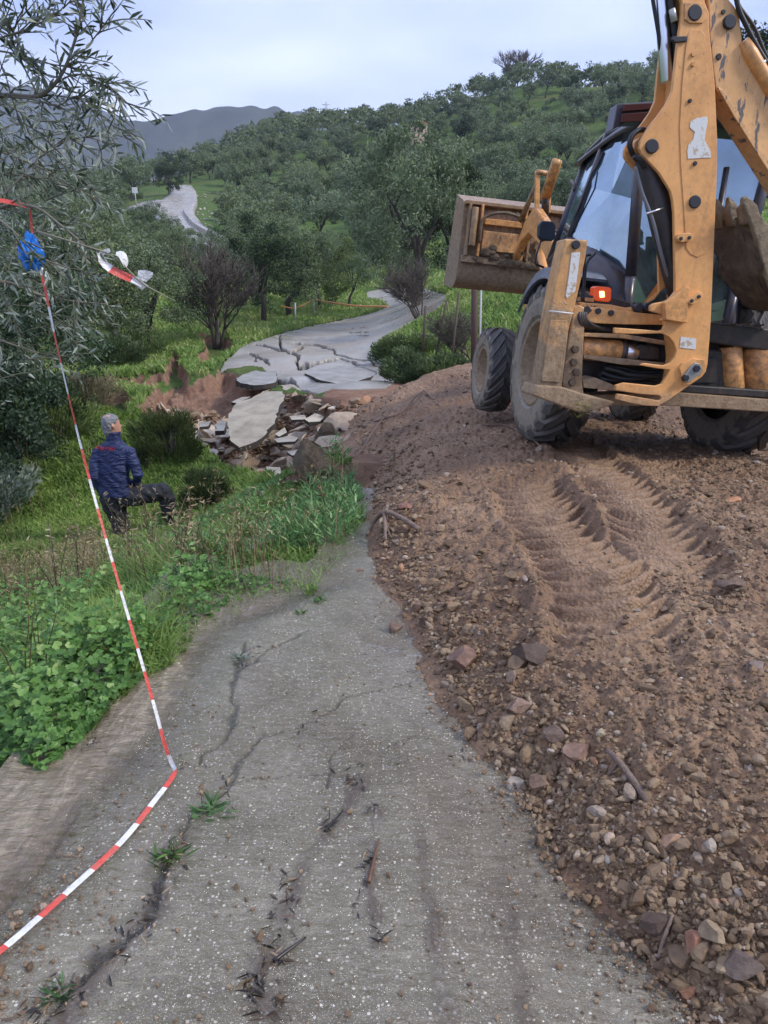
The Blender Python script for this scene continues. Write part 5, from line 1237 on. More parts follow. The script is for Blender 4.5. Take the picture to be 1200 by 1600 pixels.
ORD = ['nearest', 'second nearest', 'third nearest', 'fourth nearest', 'fifth nearest', 'sixth nearest', 'seventh nearest', 'eighth nearest', 'ninth nearest', 'tenth nearest', 'eleventh nearest', 'twelfth nearest'] + [w+' nearest' for w in ('thirteenth','fourteenth','fifteenth','sixteenth','seventeenth','eighteenth','nineteenth','twentieth','twenty-first','twenty-second','twenty-third','twenty-fourth','twenty-fifth','twenty-sixth','twenty-seventh','twenty-eighth','twenty-ninth','thirtieth','thirty-first','thirty-second','thirty-third','thirty-fourth','thirty-fifth','thirty-sixth','thirty-seventh','thirty-eighth','thirty-ninth','fortieth','forty-first','forty-second','forty-third','forty-fourth','forty-fifth','forty-sixth','forty-seventh','forty-eighth')]
groups_ = {}
for i in near:
    cx_, cy_ = apx[i], apy[i]-2.6*F_PX/ad[i]; k = min(range(len(REF)), key=lambda j: (REF[j][0][0]-cx_)**2+(1.4*(REF[j][0][1]-cy_))**2)
    sd = side(cx_-REF[k][0][0], cy_-REF[k][0][1]); groups_.setdefault((k, sd), []).append((math.hypot(REF[k][0][0]-cx_, REF[k][0][1]-cy_), i))
labs = {}
for (k, sd), lst in groups_.items():
    lst.sort()
    for r_, (_, i) in enumerate(lst):
        o_ = ORD[min(r_, len(ORD)-1)] if len(lst) > 1 else ''
        labs[i] = ('%solive tree %s %s' % ((o_+' ') if o_ else '', sd, REF[k][1])).replace('above and to the', 'up').replace('below and to the', 'down')
for i in near:
    xx, yy = acc[i]; dark = rnd.rand() < .12
    kit = FARE[rnd.randint(2)] if dark else (MIDK[rnd.randint(4)] if yy < 66 else FARK[rnd.randint(5)])
    s = rnd.uniform(.68, 1.0)*(.95 if yy < 100 else 1.08)
    place_tree('olive_tree', kit, (xx, yy, az_[i]-.1), rnd.uniform(0, 6.28), (s*rnd.uniform(.9, 1.15), s*rnd.uniform(.9, 1.15), s), labs[i], 'tree', 'olive trees of the hillside grove')
# the rest as one mass
if len(far):
    Vs = []; lv = []
    for i in far:
        xx, yy = acc[i]; k = rnd.randint(5); P, off, lvc = crown_points(rnd, [Vector((0, 0, 3))], 700, 4.8, 2.8, .3, .2, 26); Vs.append(P+np.array([xx, yy, az_[i]])); lv.append(np.clip(rnd.normal(.45, .15, 700)+lvc, 0, 1))
    P = np.concatenate(Vs); o = link('distant_olive_wood', leaves_mesh('distant_olive_wood', P, .62, .30, rnd, None, np.concatenate(lv)), OLV); o['kind'] = 'stuff'
print('NEARTREES', len(near), 'far', len(far))
# scrub between the trees
n = 420; Yc = np.sqrt(rnd.uniform(40**2, 190**2, n)); Xc = rnd.uniform(-.55, .5, n)*Yc; zc = ground_h(Xc, Yc); spx, spy, sd_ = project(Xc, Yc, zc)
k = np.array([np.min(np.hypot(road_xy[:,0]-a, road_xy[:,1]-b)) > 4.5 and min(math.hypot(u-a, v-b) for u, v in farroad_pts) > 6 for a, b in zip(Xc, Yc)]) & ~((spx > 430) & (spx < 620) & (spy > 360) & (spy < 430) & (rnd.rand(n) < .8))
Ps = []; 
for a, b, c_ in zip(Xc[k], Yc[k], zc[k]):
    r_ = rnd.uniform(.35, 1.0); m_ = 160; o_ = unit(rnd, m_)*(rnd.rand(m_)**.4)[:,None]*np.array([r_, r_, r_*.6]); Ps.append(o_+np.array([a, b, c_+r_*.35]))
P = np.concatenate(Ps); o = link('scrub', leaves_mesh('scrub', P, .26, .13, rnd), LGT); o['kind'] = 'stuff'

# bare trees ------------------------------------------------------------------
def bare_tree(name, base, h, spread, stems, seed, m_, label, cat='tree', twig=.012, depth=4, dirv=(0,0,1), r0=.07, nbr=3):
    rnd_ = random.Random(seed); paths = []
    def grow(p_, d_, L, r_, lev):
        pts = [(p_, r_)]; q = p_.copy(); d = d_.copy()
        for s_ in range(4):
            d = (d+Vector((rnd_.uniform(-1, 1), rnd_.uniform(-1, 1), rnd_.uniform(-.3, .6)))*.16).normalized(); q = q+d*L/4; pts.append((q.copy(), r_*(1-.17*(s_+1))))
            if lev > 0 and s_ >= 1:
                for _ in range(nbr-1 if s_ < 3 else nbr):
                    nd = (d+Vector((rnd_.uniform(-1, 1), rnd_.uniform(-1, 1), rnd_.uniform(-.4, .7)))*spread).normalized(); grow(q.copy(), nd, L*rnd_.uniform(.5, .75), max(r_*.5, twig*.4), lev-1)
        paths.append(pts)
    for k in range(stems):
        a = 2*math.pi*k/max(stems, 1)+rnd_.uniform(-.4, .4); d = (Vector(dirv)+Vector((math.cos(a), math.sin(a), 0))*(.28 if stems > 1 else .05)).normalized()
        grow(Vector((math.cos(a)*.1*(stems > 1), math.sin(a)*.1*(stems > 1), -.1)), d, h*.5, r0, depth)
    e = empty(name, base); tag(e, label, cat)
    big = [q for q in paths if q[0][1] > r0*.4]; sm = [q for q in paths if q[0][1] <= r0*.4]
    tube('trunk', big, m_, e, 7); tube('branches', sm, m_, e, 4); return e
TWG = mat('twig_bark', (0.085,0.068,0.056), .85)
def gz(x, y): return float(ground_h([x], [y])[0])
q = at(338,522,30); bare_tree('bare_tree', (q.x, q.y, gz(q.x, q.y)), 3.6, .75, 5, 3, TWG, 'leafless dark tree with many upright stems behind the grassy shelf', r0=.085, depth=3, twig=.03, nbr=3)
q = at(655,488,27.5); bare_tree('bare_bush', (q.x, q.y, gz(q.x, q.y)), 2.0, 1.1, 6, 5, TWG, 'leafless bush with thin twigs hanging over the far road bend', 'bush', r0=.035, depth=3, twig=.014, dirv=(-.35, 0, .8))
q = at(738,500,20); bare_tree('bare_bush', (q.x, q.y, gz(q.x, q.y)), 1.7, 1.1, 5, 9, TWG, 'leafless purplish bush under the left end of the raised front bucket', 'bush', r0=.03, depth=3, twig=.012, dirv=(-.5, .1, .7))
q = at(806,108,192); bare_tree('bare_tree', (q.x, q.y, gz(q.x, q.y)-1), 9, .9, 3, 12, TWG, 'bare-crowned tree rising above the skyline of the hill', r0=.2, depth=3, twig=.14)
# ------------------------------------------------------------------ far mountains
def mountain(name, prof, y0, y1, seed, m_):
    pxs = np.linspace(prof[0][0], prof[-1][0], 220); tz = np.interp(pxs, [p_[0] for p_ in prof], [p_[1] for p_ in prof])
    rows = 46; V = []
    for i in range(rows):
        f = i/(rows-1); Yr = y0+(y1-y0)*f; a = (pxs-600)/F_PX/(cP+.5*sP); v = (800-tz)/F_PX; tt_ = (-sP+v*cP)/(cP+v*sP); zr = EYE+tt_*y1
        prof_f = (min(1, f/.8))**.9 if f <= .8 else 1-.5*((f-.8)/.2)
        x = a*y1; z = -90+(zr+90)*prof_f; n = fbm(x/140., np.full_like(x, Yr)/240., seed, 5, .55); z = z+n*34*math.sin(min(1, f/.8)*math.pi)**.7+4*noise2(x/18, x*0+Yr/18, seed+5)*(f > .1)
        V.append(np.stack([x, np.full_like(x, Yr), z], -1))
    V = np.array(V).reshape(-1, 3); c_ = len(pxs); idx = np.arange(rows*c_).reshape(rows, c_)
    Fq = np.stack([idx[:-1,:-1], idx[:-1,1:], idx[1:,1:], idx[1:,:-1]], -1).reshape(-1, 4)
    o = link(name, mesh_np(name, V, Fq, None, True), m_); o['kind'] = 'structure'; return o
m = mat('far_slopes', (.05,.06,.05), .95, spec=.1); t = NT(m); p = t.pos()
t.set(t.b.inputs['Base Color'], t.ramp(t.noise(p, .012, 8, .65), [(.35, (0.022,0.032,0.026)), (.55, (0.05,0.06,0.045)), (.68, (0.085,0.085,0.07)), (.8, (0.15,0.14,0.13))]))
mountain('mountains', [(-500,120),(-100,128),(60,150),(120,160),(150,166),(176,180),(200,191),(230,202),(260,214),(300,232),(420,260),(700,290)], 1300, 1900, 5, m)
mountain('mountains', [(-500,230),(60,226),(150,222),(200,212),(235,204),(270,200),(300,193),(330,186),(370,182),(400,181),(440,184),(520,200),(700,230)], 900, 1350, 9, m)

# ------------------------------------------------------------------ grass and weeds
VEG2 = [(396,884),(440,876),(500,872),(548,852),(562,822),(558,780),(545,742),(530,690),(514,684),(507,740),(482,770),(470,806),(432,834),(404,858)]
VEG_EDGE = [(-400,1330),(0,1256),(90,1238),(118,1185),(165,1112),(250,1058),(300,1002),(335,984),(395,950),(478,932),(452,908),(388,896),(408,872),(432,838),(466,806),(480,772),(498,744),(440,738),(380,735)]
PATCHES = [[(372,838),(446,824),(456,846),(404,868),(378,862)], [(282,884),(340,872),(352,892),(302,902)]]
VEG1 = VEG_EDGE+[(380,400),(-800,400),(-800,1330)]
FAR_STRIP = [(585,488)]
def land_z(x, y):
    z = ground_h(x, y); nr = (x > -1.17) & (x < 2.9) & (y < 7.05) & (y > -5)
    return np.where(nr, zbase(x, y)+road_prof(x, y), z)
def veg_points(n, y0, y1, azr, seed, power=2.0):
    r_ = np.random.RandomState(seed)
    Y = 1/r_.uniform(1/y1, 1/y0, n) if power == 2.0 else r_.uniform(y0, y1, n)
    X = r_.uniform(azr[0], azr[1], n)*Y; z = land_z(X, Y); px, py, d = project(X, Y, z)
    return X, Y, z, px, py, r_
def green_mask(X, Y, z, px, py, r_):
    ok = np.ones(len(X), bool)
    near = Y < 8.5
    jx = px+14*noise2(X*3, Y*3, 301)+6*noise2(X*9, Y*9, 303); jy = py+9*noise2(X*3, Y*3, 302)
    v = inpoly(jx, jy, VEG1) | inpoly(jx, jy, VEG2)
    v |= inpoly(jx, jy, [(262,905),(480,935),(545,860),(505,745),(430,735),(400,800)]) & (noise2(X*4.5, Y*4.5, 307) > -.28)
    for P_ in PATCHES: v &= ~inpoly(jx, jy, P_)
    ok &= np.where(near, v, True)
    # beyond: not in the hollow, the breaks, the roads, or the bank
    zb = base_h(X, Y); col, st, q1, q2, o_ = masks(X, Y, zb)
    ok &= ~((Y > 7) & (Y < 45) & ((col > -1.0) | (st > 0.5)))
    ok &= ~((Y > 14) & (Y < 24) & inpoly(q1, q2, [(338,566),(650,560),(650,650),(338,650)])); fp = sdf(q1+2*noise2(X*2, Y*2, 304), q2, FAR_POLY); ok &= ~((Y > 14) & (Y < 80) & (fp > -.6))
    dm = X-foot_x(Y); ok &= ~((Y < 17.6) & (dm > -.08) & (X < 7.2) & (~inpoly(px, py, VEG2)))
    ok &= ~((Y > 8.4) & (Y < 16) & (X > -2.2) & (X < foot_x(Y)+.1) & (px > 425))
    rr_ = np.ones(len(X), bool)
    far = Y > 60
    if far.any():
        dd = np.min(np.hypot(road_xy[:,0][None]-X[far][:,None], road_xy[:,1][None]-Y[far][:,None]), axis=1); rr_[far] = dd > 3.6
    return ok & rr_
def blades(name, X, Y, z, H, W, lv, r_, mt, lean=.35, parent=None):
    n = len(X); a = r_.uniform(0, 6.283, n); dx, dy = np.cos(a), np.sin(a); b = r_.uniform(0, 6.283, n); L = lean*H*r_.uniform(.2, 1.3, n)
    lx, ly = np.cos(b)*L, np.sin(b)*L; P0 = np.stack([X, Y, z-.01], -1); side = np.stack([dx, dy, 0*dx], -1)*W[:,None]*.5
    P1 = P0+np.stack([lx*.35, ly*.35, H*.6], -1); P2 = P0+np.stack([lx, ly, H*r_.uniform(.75, 1.0, n)], -1)
    V = np.stack([P0-side, P0+side, P1+side*.75, P1-side*.75, P2+side*.08, P2-side*.08], 1).reshape(-1, 3)
    i = np.arange(n)*6; F = np.concatenate([np.stack([i, i+1, i+2, i+3], -1), np.stack([i+3, i+2, i+4, i+5], -1)])
    return mesh_np(name, V, F, {'lv': np.repeat(lv, 6)})
def broad(name, P, S, lv, r_, lob=True, tilt=.5):
    n = len(P); k = 10; nrm = np.stack([r_.normal(0, tilt, n), r_.normal(0, tilt, n)-.25, np.ones(n)], -1); nrm /= np.linalg.norm(nrm, axis=1)[:,None]
    u = np.cross(nrm, unit(r_, n)); u /= np.linalg.norm(u, axis=1)[:,None]; v = np.cross(nrm, u); V = [P-nrm*(S*.18)[:,None]]
    for j in range(k):
        a = 2*math.pi*j/k; rr = S*(1.0 if j % 2 == 0 else (.80 if lob else 1.0))*(.35 if j == 0 else 1); V.append(P+(u*math.cos(a)+v*math.sin(a))*rr[:,None]+nrm*(S*r_.uniform(-.12, .18, n))[:,None])
    V = np.stack(V, 1).reshape(-1, 3); i = np.arange(n)*(k+1); F = np.concatenate([np.stack([i, i+1+j, i+1+(j+1) % k], -1) for j in range(k)])
    return mesh_np(name, V, F, {'lv': np.repeat(lv, k+1)}, False)
def lance(P, D, L, W, lv, r_, name='leaves'):
    """folded lance-shaped leaves from point P along D"""
    n = len(P); D = D/np.linalg.norm(D, axis=1)[:,None]; s = np.cross(D, unit(r_, n)); s /= np.linalg.norm(s, axis=1)[:,None]; nn = np.cross(s, D)
    L = np.broadcast_to(L, (n,))[:,None]; W = np.broadcast_to(W, (n,))[:,None]; droop = np.array([0, 0, -1.])*L*.08
    a = P; b = P+D*L*.35+s*W*.5+nn*W*.12; c = P+D*L*.35-s*W*.5+nn*W*.12; m1 = P+D*L*.4; d1 = P+D*L*.72+s*W*.36+nn*W*.1+droop*.5; d2 = P+D*L*.72-s*W*.36+nn*W*.1+droop*.5; m2 = P+D*L*.75+droop*.5; e = P+D*L+droop
    V = np.stack([a, b, c, m1, d1, d2, m2, e], 1).reshape(-1, 3); i = np.arange(n)*8
    F = np.concatenate([np.stack(q, -1) for q in ((i, i+1, i+3), (i, i+3, i+2), (i+1, i+4, i+6), (i+1, i+6, i+3), (i+2, i+3, i+6), (i+2, i+6, i+5), (i+4, i+7, i+6), (i+5, i+6, i+7))])
    return mesh_np(name, V, F, {'lv': np.repeat(lv, 8)})
GRS = leaf_mat('grass_blades', [(0, (0.06,0.10,0.018)), (.35, (0.125,0.205,0.034)), (.7, (0.215,0.315,0.06)), (.9, (0.30,0.37,0.09)), (1, (0.38,0.34,0.16))], trans=.4)
WED = leaf_mat('weed_leaves', [(0, (0.03,0.075,0.02)), (.4, (0.075,0.17,0.04)), (.8, (0.15,0.29,0.075)), (1, (0.27,0.38,0.13))], .42, trans=.3)
DRY = leaf_mat('dry_stalks', [(0, (0.10,0.07,0.04)), (.5, (0.22,0.17,0.09)), (1, (0.40,0.33,0.20))], .8, trans=.2)
OLN = leaf_mat('near_olive_leaves', [(0, (0.05,0.075,0.045)), (.5, (0.10,0.145,0.085)), (1, (0.19,0.24,0.14))], .32, back=(0.27,0.31,0.26), trans=.2)
def patchlv(X, Y, r_, n): return np.clip(.45+.35*fbm(X*.8, Y*.8, 311, 3)+.25*fbm(X*4, Y*4, 312, 2)+r_.normal(0, .14, n), 0, .98)
# near verge
X, Y, z, px, py, r_ = veg_points(170000, 1.7, 9, (-.62, .02), 21)
k = green_mask(X, Y, z, px, py, r_); X, Y, z, px, py = X[k], Y[k], z[k], px[k], py[k]
edge = np.clip(-sdf(px, py, VEG_EDGE+[(380,400),(-800,400),(-800,1330)])*-1/60, .55, 1)
tall = np.clip(.5+.9*fbm(X*1.1, Y*1.1, 321, 3), .25, 1.3)
H = (.05+.17*edge*tall)*r_.uniform(.5, 1.3, len(X))*np.where((px > 270) & ~inpoly(px, py, VEG2), .72, 1)*np.where((px > 190) & (px < 330) & (py < 870), .7, 1); W = .004+.0022*Y*r_.uniform(.5, 1.3, len(X))
o = link('grass', blades('grass', X, Y, z, H, W, patchlv(X, Y, r_, len(X)), r_, GRS, .8), GRS); o['kind'] = 'stuff'; print('grass near', len(X))
# low broad-leaved weeds, round lobed leaves in the left corner
X, Y, z, px, py, r_ = veg_points(60000, 1.75, 8, (-.66, .02), 22)
k = green_mask(X, Y, z, px, py, r_) & ((noise2(X*1.3, Y*1.3, 331) > -.15) | inpoly(px, py, VEG2)); X, Y, z, px, py = X[k], Y[k], z[k], px[k], py[k]
ed = np.clip(sdf(px, py, VEG1)/50, .12, 1); big = ((px < 230) & (py > 900) & (py < 1240)) | ((px < 330) & (noise2(X*2, Y*2, 332) > .1))
big &= ~((px > 280) & (py < 900)); S = np.where(big, r_.uniform(.012, .030, len(X)), r_.uniform(.006, .014, len(X))*(.7+.16*Y)); hh = np.where(big, .04+.34*r_.rand(len(X))**.8*ed, .02+.16*r_.rand(len(X))*ed)
kk = ~big | (r_.rand(len(X)) < .42); P = np.stack([X, Y, z+hh], -1)[kk]
lvv = np.clip(r_.normal(.35, .18, len(X))+.9*hh, 0, 1)[kk]
o = link('weeds', broad('weeds', P, S[kk], lvv, r_), WED); o['kind'] = 'stuff'; print('weeds', kk.sum())
# long narrow weed leaves (the bright tuft by the road end and along the verge)
X, Y, z, px, py, r_ = veg_points(60000, 2.2, 9.5, (-.5, .02), 23)
k = (inpoly(px+6*r_.normal(size=len(px)), py+3, VEG2)) | (green_mask(X, Y, z, px, py, r_) & (noise2(X*2, Y*2, 341) > .3) & (px > 180) & (px < 330)); X, Y, z, px, py = X[k], Y[k], z[k], px[k], py[k]
n = len(X); a = r_.uniform(0, 6.28, n); D = np.stack([np.cos(a), np.sin(a), r_.uniform(.3, 1.8, n)], -1); iv = inpoly(px, py, VEG2)
o = link('weeds', lance(np.stack([X, Y, z+r_.uniform(0, .16, n)*np.where(iv, 1.3, .7)], -1), D, r_.uniform(.05, .14, n), r_.uniform(.008, .02, n), np.clip(r_.normal(.62, .2, n), 0, 1), r_, 'weeds'), WED); o['kind'] = 'stuff'; print('lance', n)
# bank further down and the shelf round the man
X, Y, z, px, py, r_ = veg_points(200000, 8, 17, (-.66, .02), 24)
k = green_mask(X, Y, z, px, py, r_); X, Y, z, px, py = X[k], Y[k], z[k], px[k], py[k]
manx = np.exp(-(((px-215)/75)**2+((py-800)/45)**2)); tall = np.clip(.45+1.0*fbm(X*.8, Y*.8, 322, 3), .2, 1.3)*(1-.85*manx)*np.where((px > 320) & (Y < 13), .45, 1)
H = (.06+.18*tall)*r_.uniform(.5, 1.3, len(X)); W = .0028*Y*r_.uniform(.5, 1.3, len(X))
o = link('grass', blades('grass', X, Y, z, H, W, patchlv(X, Y, r_, len(X)), r_, GRS, .7), GRS); o['kind'] = 'stuff'; print('grass mid', len(X))
# lawns of the slip, the verges and the slope beyond
X, Y, z, px, py, r_ = veg_points(230000, 16, 75, (-.6, .56), 25)
k = green_mask(X, Y, z, px, py, r_); X, Y, z, px, py = X[k], Y[k], z[k], px[k], py[k]
H = (.07+.12*np.clip(.5+fbm(X*.5, Y*.5, 323, 3), .1, 1.2))*r_.uniform(.5, 1.4, len(X))*(1+.012*Y); W = .0030*Y*r_.uniform(.5, 1.2, len(X))
o = link('grass', blades('grass', X, Y, z, H, W, np.clip(patchlv(X, Y, r_, len(X))+.28, 0, .95), r_, GRS, .7), GRS); o['kind'] = 'stuff'; print('grass far', len(X))
# tall dry stalks and seed heads on the bank
X, Y, z, px, py, r_ = veg_points(14000, 2.6, 14, (-.62, -.05), 26)
dens = sstep(-.15, .35, fbm(X*.6+3, Y*.6, 351, 3))*np.where(px < 160, 1, .3)*np.where((py > 960), .12, 1)*np.where((px > 130) & (px < 300) & (py < 900) & (py > 740), .35, 1)
k = green_mask(X, Y, z, px, py, r_) & (r_.rand(len(X)) < dens); X, Y, z = X[k], Y[k], z[k]; n = len(X); H = r_.uniform(.25, .75, n)
V1_ = blades('dry_grass', X, Y, z, H, .0022+.0009*Y, r_.uniform(.1, 1, n), r_, DRY, .35)
o = link('dry_grass', V1_, DRY); o['kind'] = 'stuff'; print('stalks', n)
tipP = np.repeat(np.stack([X, Y, z+H*.8], -1), 5, 0)+r_.normal(0, .035, (n*5, 3)); D = r_.normal(size=(n*5, 3))+np.array([0, 0, .6])
o = link('dry_grass', lance(tipP, D, r_.uniform(.02, .06, n*5), .006, r_.uniform(.2, 1, n*5), r_, 'dry_grass'), DRY); o['kind'] = 'stuff'
# two thin dark weed stems in the tuft
def stemplant(name, px, py, Yd, h, seed, label, m_=None, leaf=None, nl=26, cat='plant'):
    rd = random.Random(seed); q = at(px, py, Yd); zb_ = float(land_z(np.array([q.x]), np.array([q.y]))[0]); e = empty(name, (q.x, q.y, zb_)); tag(e, label, cat)
    paths = []; P = []; D = []
    for k in range(rd.randint(2, 4)):
        a = rd.uniform(0, 6.28); ln = rd.uniform(.05, .3)*h; pts = [(Vector((0, 0, -.02)), .005)]
        for j in range(1, 6): f = j/5; pts.append((Vector((math.cos(a)*ln*f*f, math.sin(a)*ln*f*f, h*f*rd.uniform(.9, 1.05))), .005*(1-.7*f)))
        paths.append(pts)
        for j in range(nl): f = rd.uniform(.2, 1); P.append((math.cos(a)*ln*f*f, math.sin(a)*ln*f*f, h*f)); D.append((rd.uniform(-1, 1), rd.uniform(-1, 1), rd.uniform(-.2, 1)))
    tube('stem', paths, m_ or DRY, e, 5); link('leaves', lance(np.array(P), np.array(D), .05, .012, np.random.RandomState(seed).rand(len(P)), np.random.RandomState(seed), 'leaves'), leaf or WED, e); return e
for a_ in ((560,905,3.9,.0,0,''),):
    pass
for i, (px, py, Yd, h, lab, m_) in enumerate([(30,1035,2.9,.75,'tall thin weed with green stem in the left verge, nearest the left edge',WED),(55,1000,3.1,.62,'tall dark-stemmed weed just right of the thinnest one at the left edge',WED),(283,905,4.6,.55,'upright thin weed with pale stem rising in front of the wet patch',DRY),(305,890,4.9,.6,'tall dry weed right beside the upright thin one by the wet patch',DRY),
   (210,905,5.6,.72,'branched dry weed standing in front of the man',DRY),(240,880,6.6,.75,'dry brown weed right of the man, in front of his raised leg',DRY),(510,800,5.9,.55,'single dark stem rising out of the bright green tuft',DRY),(120,905,5,.7,'dry seed-headed weed below the man, left of the tape',DRY),(85,900,5.2,.8,'dry seed-headed weed farther left below the man',DRY),(345,815,8.6,.6,'pale dry stem before the small round bush',DRY)]):
    stemplant('tall_weed', px, py, Yd, h, 40+i, lab, DRY, m_)
# small rosettes growing in the road seams
for i, (px, py, r0_, lab) in enumerate([(332,1268,.075,'small bright green rosette weed growing in the road seam'), (268,1338,.06,'dark green flattened weed in the road seam below the bright rosette'), (376,1030,.05,'dark weedy scrap at the top of the main road crack'), (85,1555,.045,'tiny green weed in the muddy seam at the bottom left'), (500,938,.05,'little weed on the wet road just off the tip of the verge'), (470,958,.035,'tiny sprig in the run-off left of the little weed')]):
    q = road_hit(px, py); rd = np.random.RandomState(60+i); n = 46; a = rd.uniform(0, 6.28, n); e = empty('weed_rosette', (q[0], q[1], zbase(q[0], q[1])+.0)); tag(e, lab, 'weed')
    lf = link('leaves', lance(np.stack([np.cos(a), np.sin(a), 0*a+.1], -1)*.008+rd.normal(0, r0_*.28, (n, 3))*np.array([1, 1, .1]), np.stack([np.cos(a), np.sin(a), rd.uniform(.1, .9, n)], -1), r0_*rd.uniform(.3, 1.15, n), r0_*rd.uniform(.08, .2, n), np.clip(rd.normal(.75 if i == 0 else .3, .2, n), 0, 1), rd), WED if i != 2 else OLN, e)

# bushes on the bank
def bush(name, px, py, Yd, rx, rz, n, mt, L, W, label, seed, cl=.3, up=True, cat='bush'):
    q = at(px, py, Yd); zb_ = float(land_z(np.array([q.x]), np.array([q.y]))[0]); rd = np.random.RandomState(seed); e = empty(name, (q.x, q.y, zb_)); tag(e, label, cat)
    C_ = unit(rd, 30)*(rd.uniform(.3, 1, 30)**.5)[:,None]*np.array([rx, rx, rz*.5])+np.array([0, 0, rz*.5]); ci = rd.randint(0, 30, n); o_ = unit(rd, n)*(rd.rand(n)**.45)[:,None]*cl*rx
    P = C_[ci]+o_; P = P[P[:,2] > -.05]; n = len(P); D = (P-np.array([0, 0, -.4*rz]))*1.0+rd.normal(size=(n, 3))*.35*rx; D /= np.linalg.norm(D, axis=1)[:,None]
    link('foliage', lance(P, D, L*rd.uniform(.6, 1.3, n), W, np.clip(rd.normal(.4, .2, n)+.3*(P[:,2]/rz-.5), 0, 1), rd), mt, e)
    tube('stem', [[(Vector((0, 0, -.1)), .02), (Vector((rd.uniform(-.3, .3)*rx, rd.uniform(-.3, .3)*rx, rz*.7)), .006)] for _ in range(6)], BARK, e, 5)
FNE = leaf_mat('fine_foliage', [(0, (0.03,0.05,0.018)), (.5, (0.065,0.10,0.032)), (1, (0.13,0.17,0.06))])
bush('broom_bush', 268,728,13.2,.62,.85,9000,FNE,.11,.012,'feathery dark green bush on the bank right of the man',1)
bush('broom_bush', 326,795,10.6,.42,.55,6000,FNE,.09,.010,'smaller round fine-leaved bush nearer the road, below the feathery one',2)
bush('bush', -25,745,11.5,.7,1.0,7000,OLN,.09,.03,'dark leafy bush at the left edge level with the man',3)
bush('bush', 30,640,14.5,1.0,1.5,9000,EVG,.09,.03,'dark leafy bush at the left edge above the man',4)
bush('bush', 95,690,14.5,.7,.8,5000,LGT,.10,.02,'yellowish dry bush between the dark bushes and the man',5)
bush('bush', 135,660,16,.7,.75,5000,DRY,.12,.014,'tan grassy bush on the shelf behind the man',6)
bush('bush', 215,552,26,.9,.9,4000,LGT,.12,.03,'straw-coloured bush behind the grassy shelf at the gully',7)
bush('bush', 182,556,24,.8,.8,5000,LGT,.12,.04,'pale leafy plant on the edge of the grassy shelf',8)
bush('bush', 640,560,18.5,.7,.7,7000,LGT,.09,.03,'fresh green bush on the verge right of the far road',9)
bush('bush', 614,545,22,.7,.6,6000,LGT,.09,.03,'low green bush at the road edge beside the cracked asphalt',10)
bush('bush', 700,545,17.5,.55,.7,6000,LGT,.09,.04,'leafy green plant between the bank top and the brown post',11)
bush('bush', 480,410,62,1.5,1.3,4000,mat('x', (.05,.035,.03)) if False else DRY,.22,.05,'reddish-brown dry bush on the green slope',12)
bush('tuft', 515,690,10.5,.3,.25,3000,WED,.07,.018,'green tuft on the edge behind the dark earth clump',13,cat='plant')
bush('tuft', 660,525,22,.6,.5,3000,LGT,.10,.03,'green weeds at the foot of the leaning olive',14,cat='plant')

# ------------------------------------------------------------------ foreground olive tree
rd = random.Random(8); nr_ = np.random.RandomState(8)
FT = empty('olive_tree', (-2.75, 2.9, float(land_z(np.array([-2.75]), np.array([2.9]))[0]))); tag(FT, 'near olive tree whose leafy branches hang in from the left edge', 'tree', None)
o0 = Vector(FT.location); loc = lambda px, py, Y: at(px, py, Y)-o0
trunk = [[(Vector((0, 0, -.3)), .16), (Vector((.02, 0, .5)), .13), (Vector((.05, .05, 1.1)), .11), (Vector((.1, .1, 1.7)), .09)]]
LIMB = [[(-420,700,2.9),(-250,500,2.9),(-120,380,2.9),(-20,330,2.85),(48,322,2.78),(95,352,2.75),(140,390,2.74)], [(-250,500,2.9),(-150,300,3.0),(-60,180,3.0),(0,150,2.95),(60,150,2.9),(95,118,2.85),(118,60,2.82),(130,0,2.8),(138,-50,2.8)],
 [(-150,300,3.0),(-100,160,2.95),(-40,80,2.9),(0,60,2.88),(50,42,2.86),(100,12,2.85),(130,-30,2.85)], [(-40,80,2.9),(0,80,2.88),(33,87,2.88),(70,98,2.87),(110,100,2.86),(145,62,2.85),(175,22,2.84)], [(60,150,2.9),(110,118,2.85),(150,122,2.8),(175,138,2.78),(195,160,2.76)],
 [(0,150,2.95),(50,155,2.9),(90,165,2.88),(120,150,2.85),(150,172,2.82),(185,205,2.8)], [(-20,330,2.85),(30,280,3.0),(80,230,3.1),(130,215,3.1),(165,222,3.1)], [(-250,500,2.9),(-100,450,3.1),(0,440,3.2),(60,460,3.3),(110,470,3.3),(165,475,3.3)],
 [(-100,450,3.1),(-20,520,3.1),(40,545,3.1),(90,560,3.1)], [(-60,180,3.0),(-10,230,3.2),(60,260,3.3),(110,290,3.3),(150,310,3.3)], [(-20,330,2.85),(20,360,2.7),(60,400,2.7),(110,420,2.7),(150,440,2.7)], [(60,150,2.9),(40,110,2.9),(20,60,2.9),(35,20,2.9)]]
lp = [trunk[0]]
tw = []
for L_ in LIMB:
    P_ = spl([loc(*q) for q in L_], 5); n_ = len(P_); r0_ = .012 if L_[0][0] < -200 else (.0062 if L_[0][0] < -50 else .0038)
    lp.append([(q, max(r0_*(1-.85*i/n_), .0022)) for i, q in enumerate(P_)])
    for i in range(int(n_*.25), n_): tw.append((P_[i], (P_[min(i+1, n_-1)]-P_[i-1]).normalized(), i/n_))
lp.append([(Vector((.1, .1, 1.7)), .085), (loc(-420,700,2.9), .045)] if False else [(Vector((.05, .05, 1.1)), .09), (loc(-420,700,2.9).lerp(Vector((.05,.05,1.1)), .5), .05), (loc(-420,700,2.9), .032)])
lp.append([(Vector((.1, .1, 1.7)), .085), (loc(-250,500,2.9), .03)])
LP = []; LD = []; twp = []
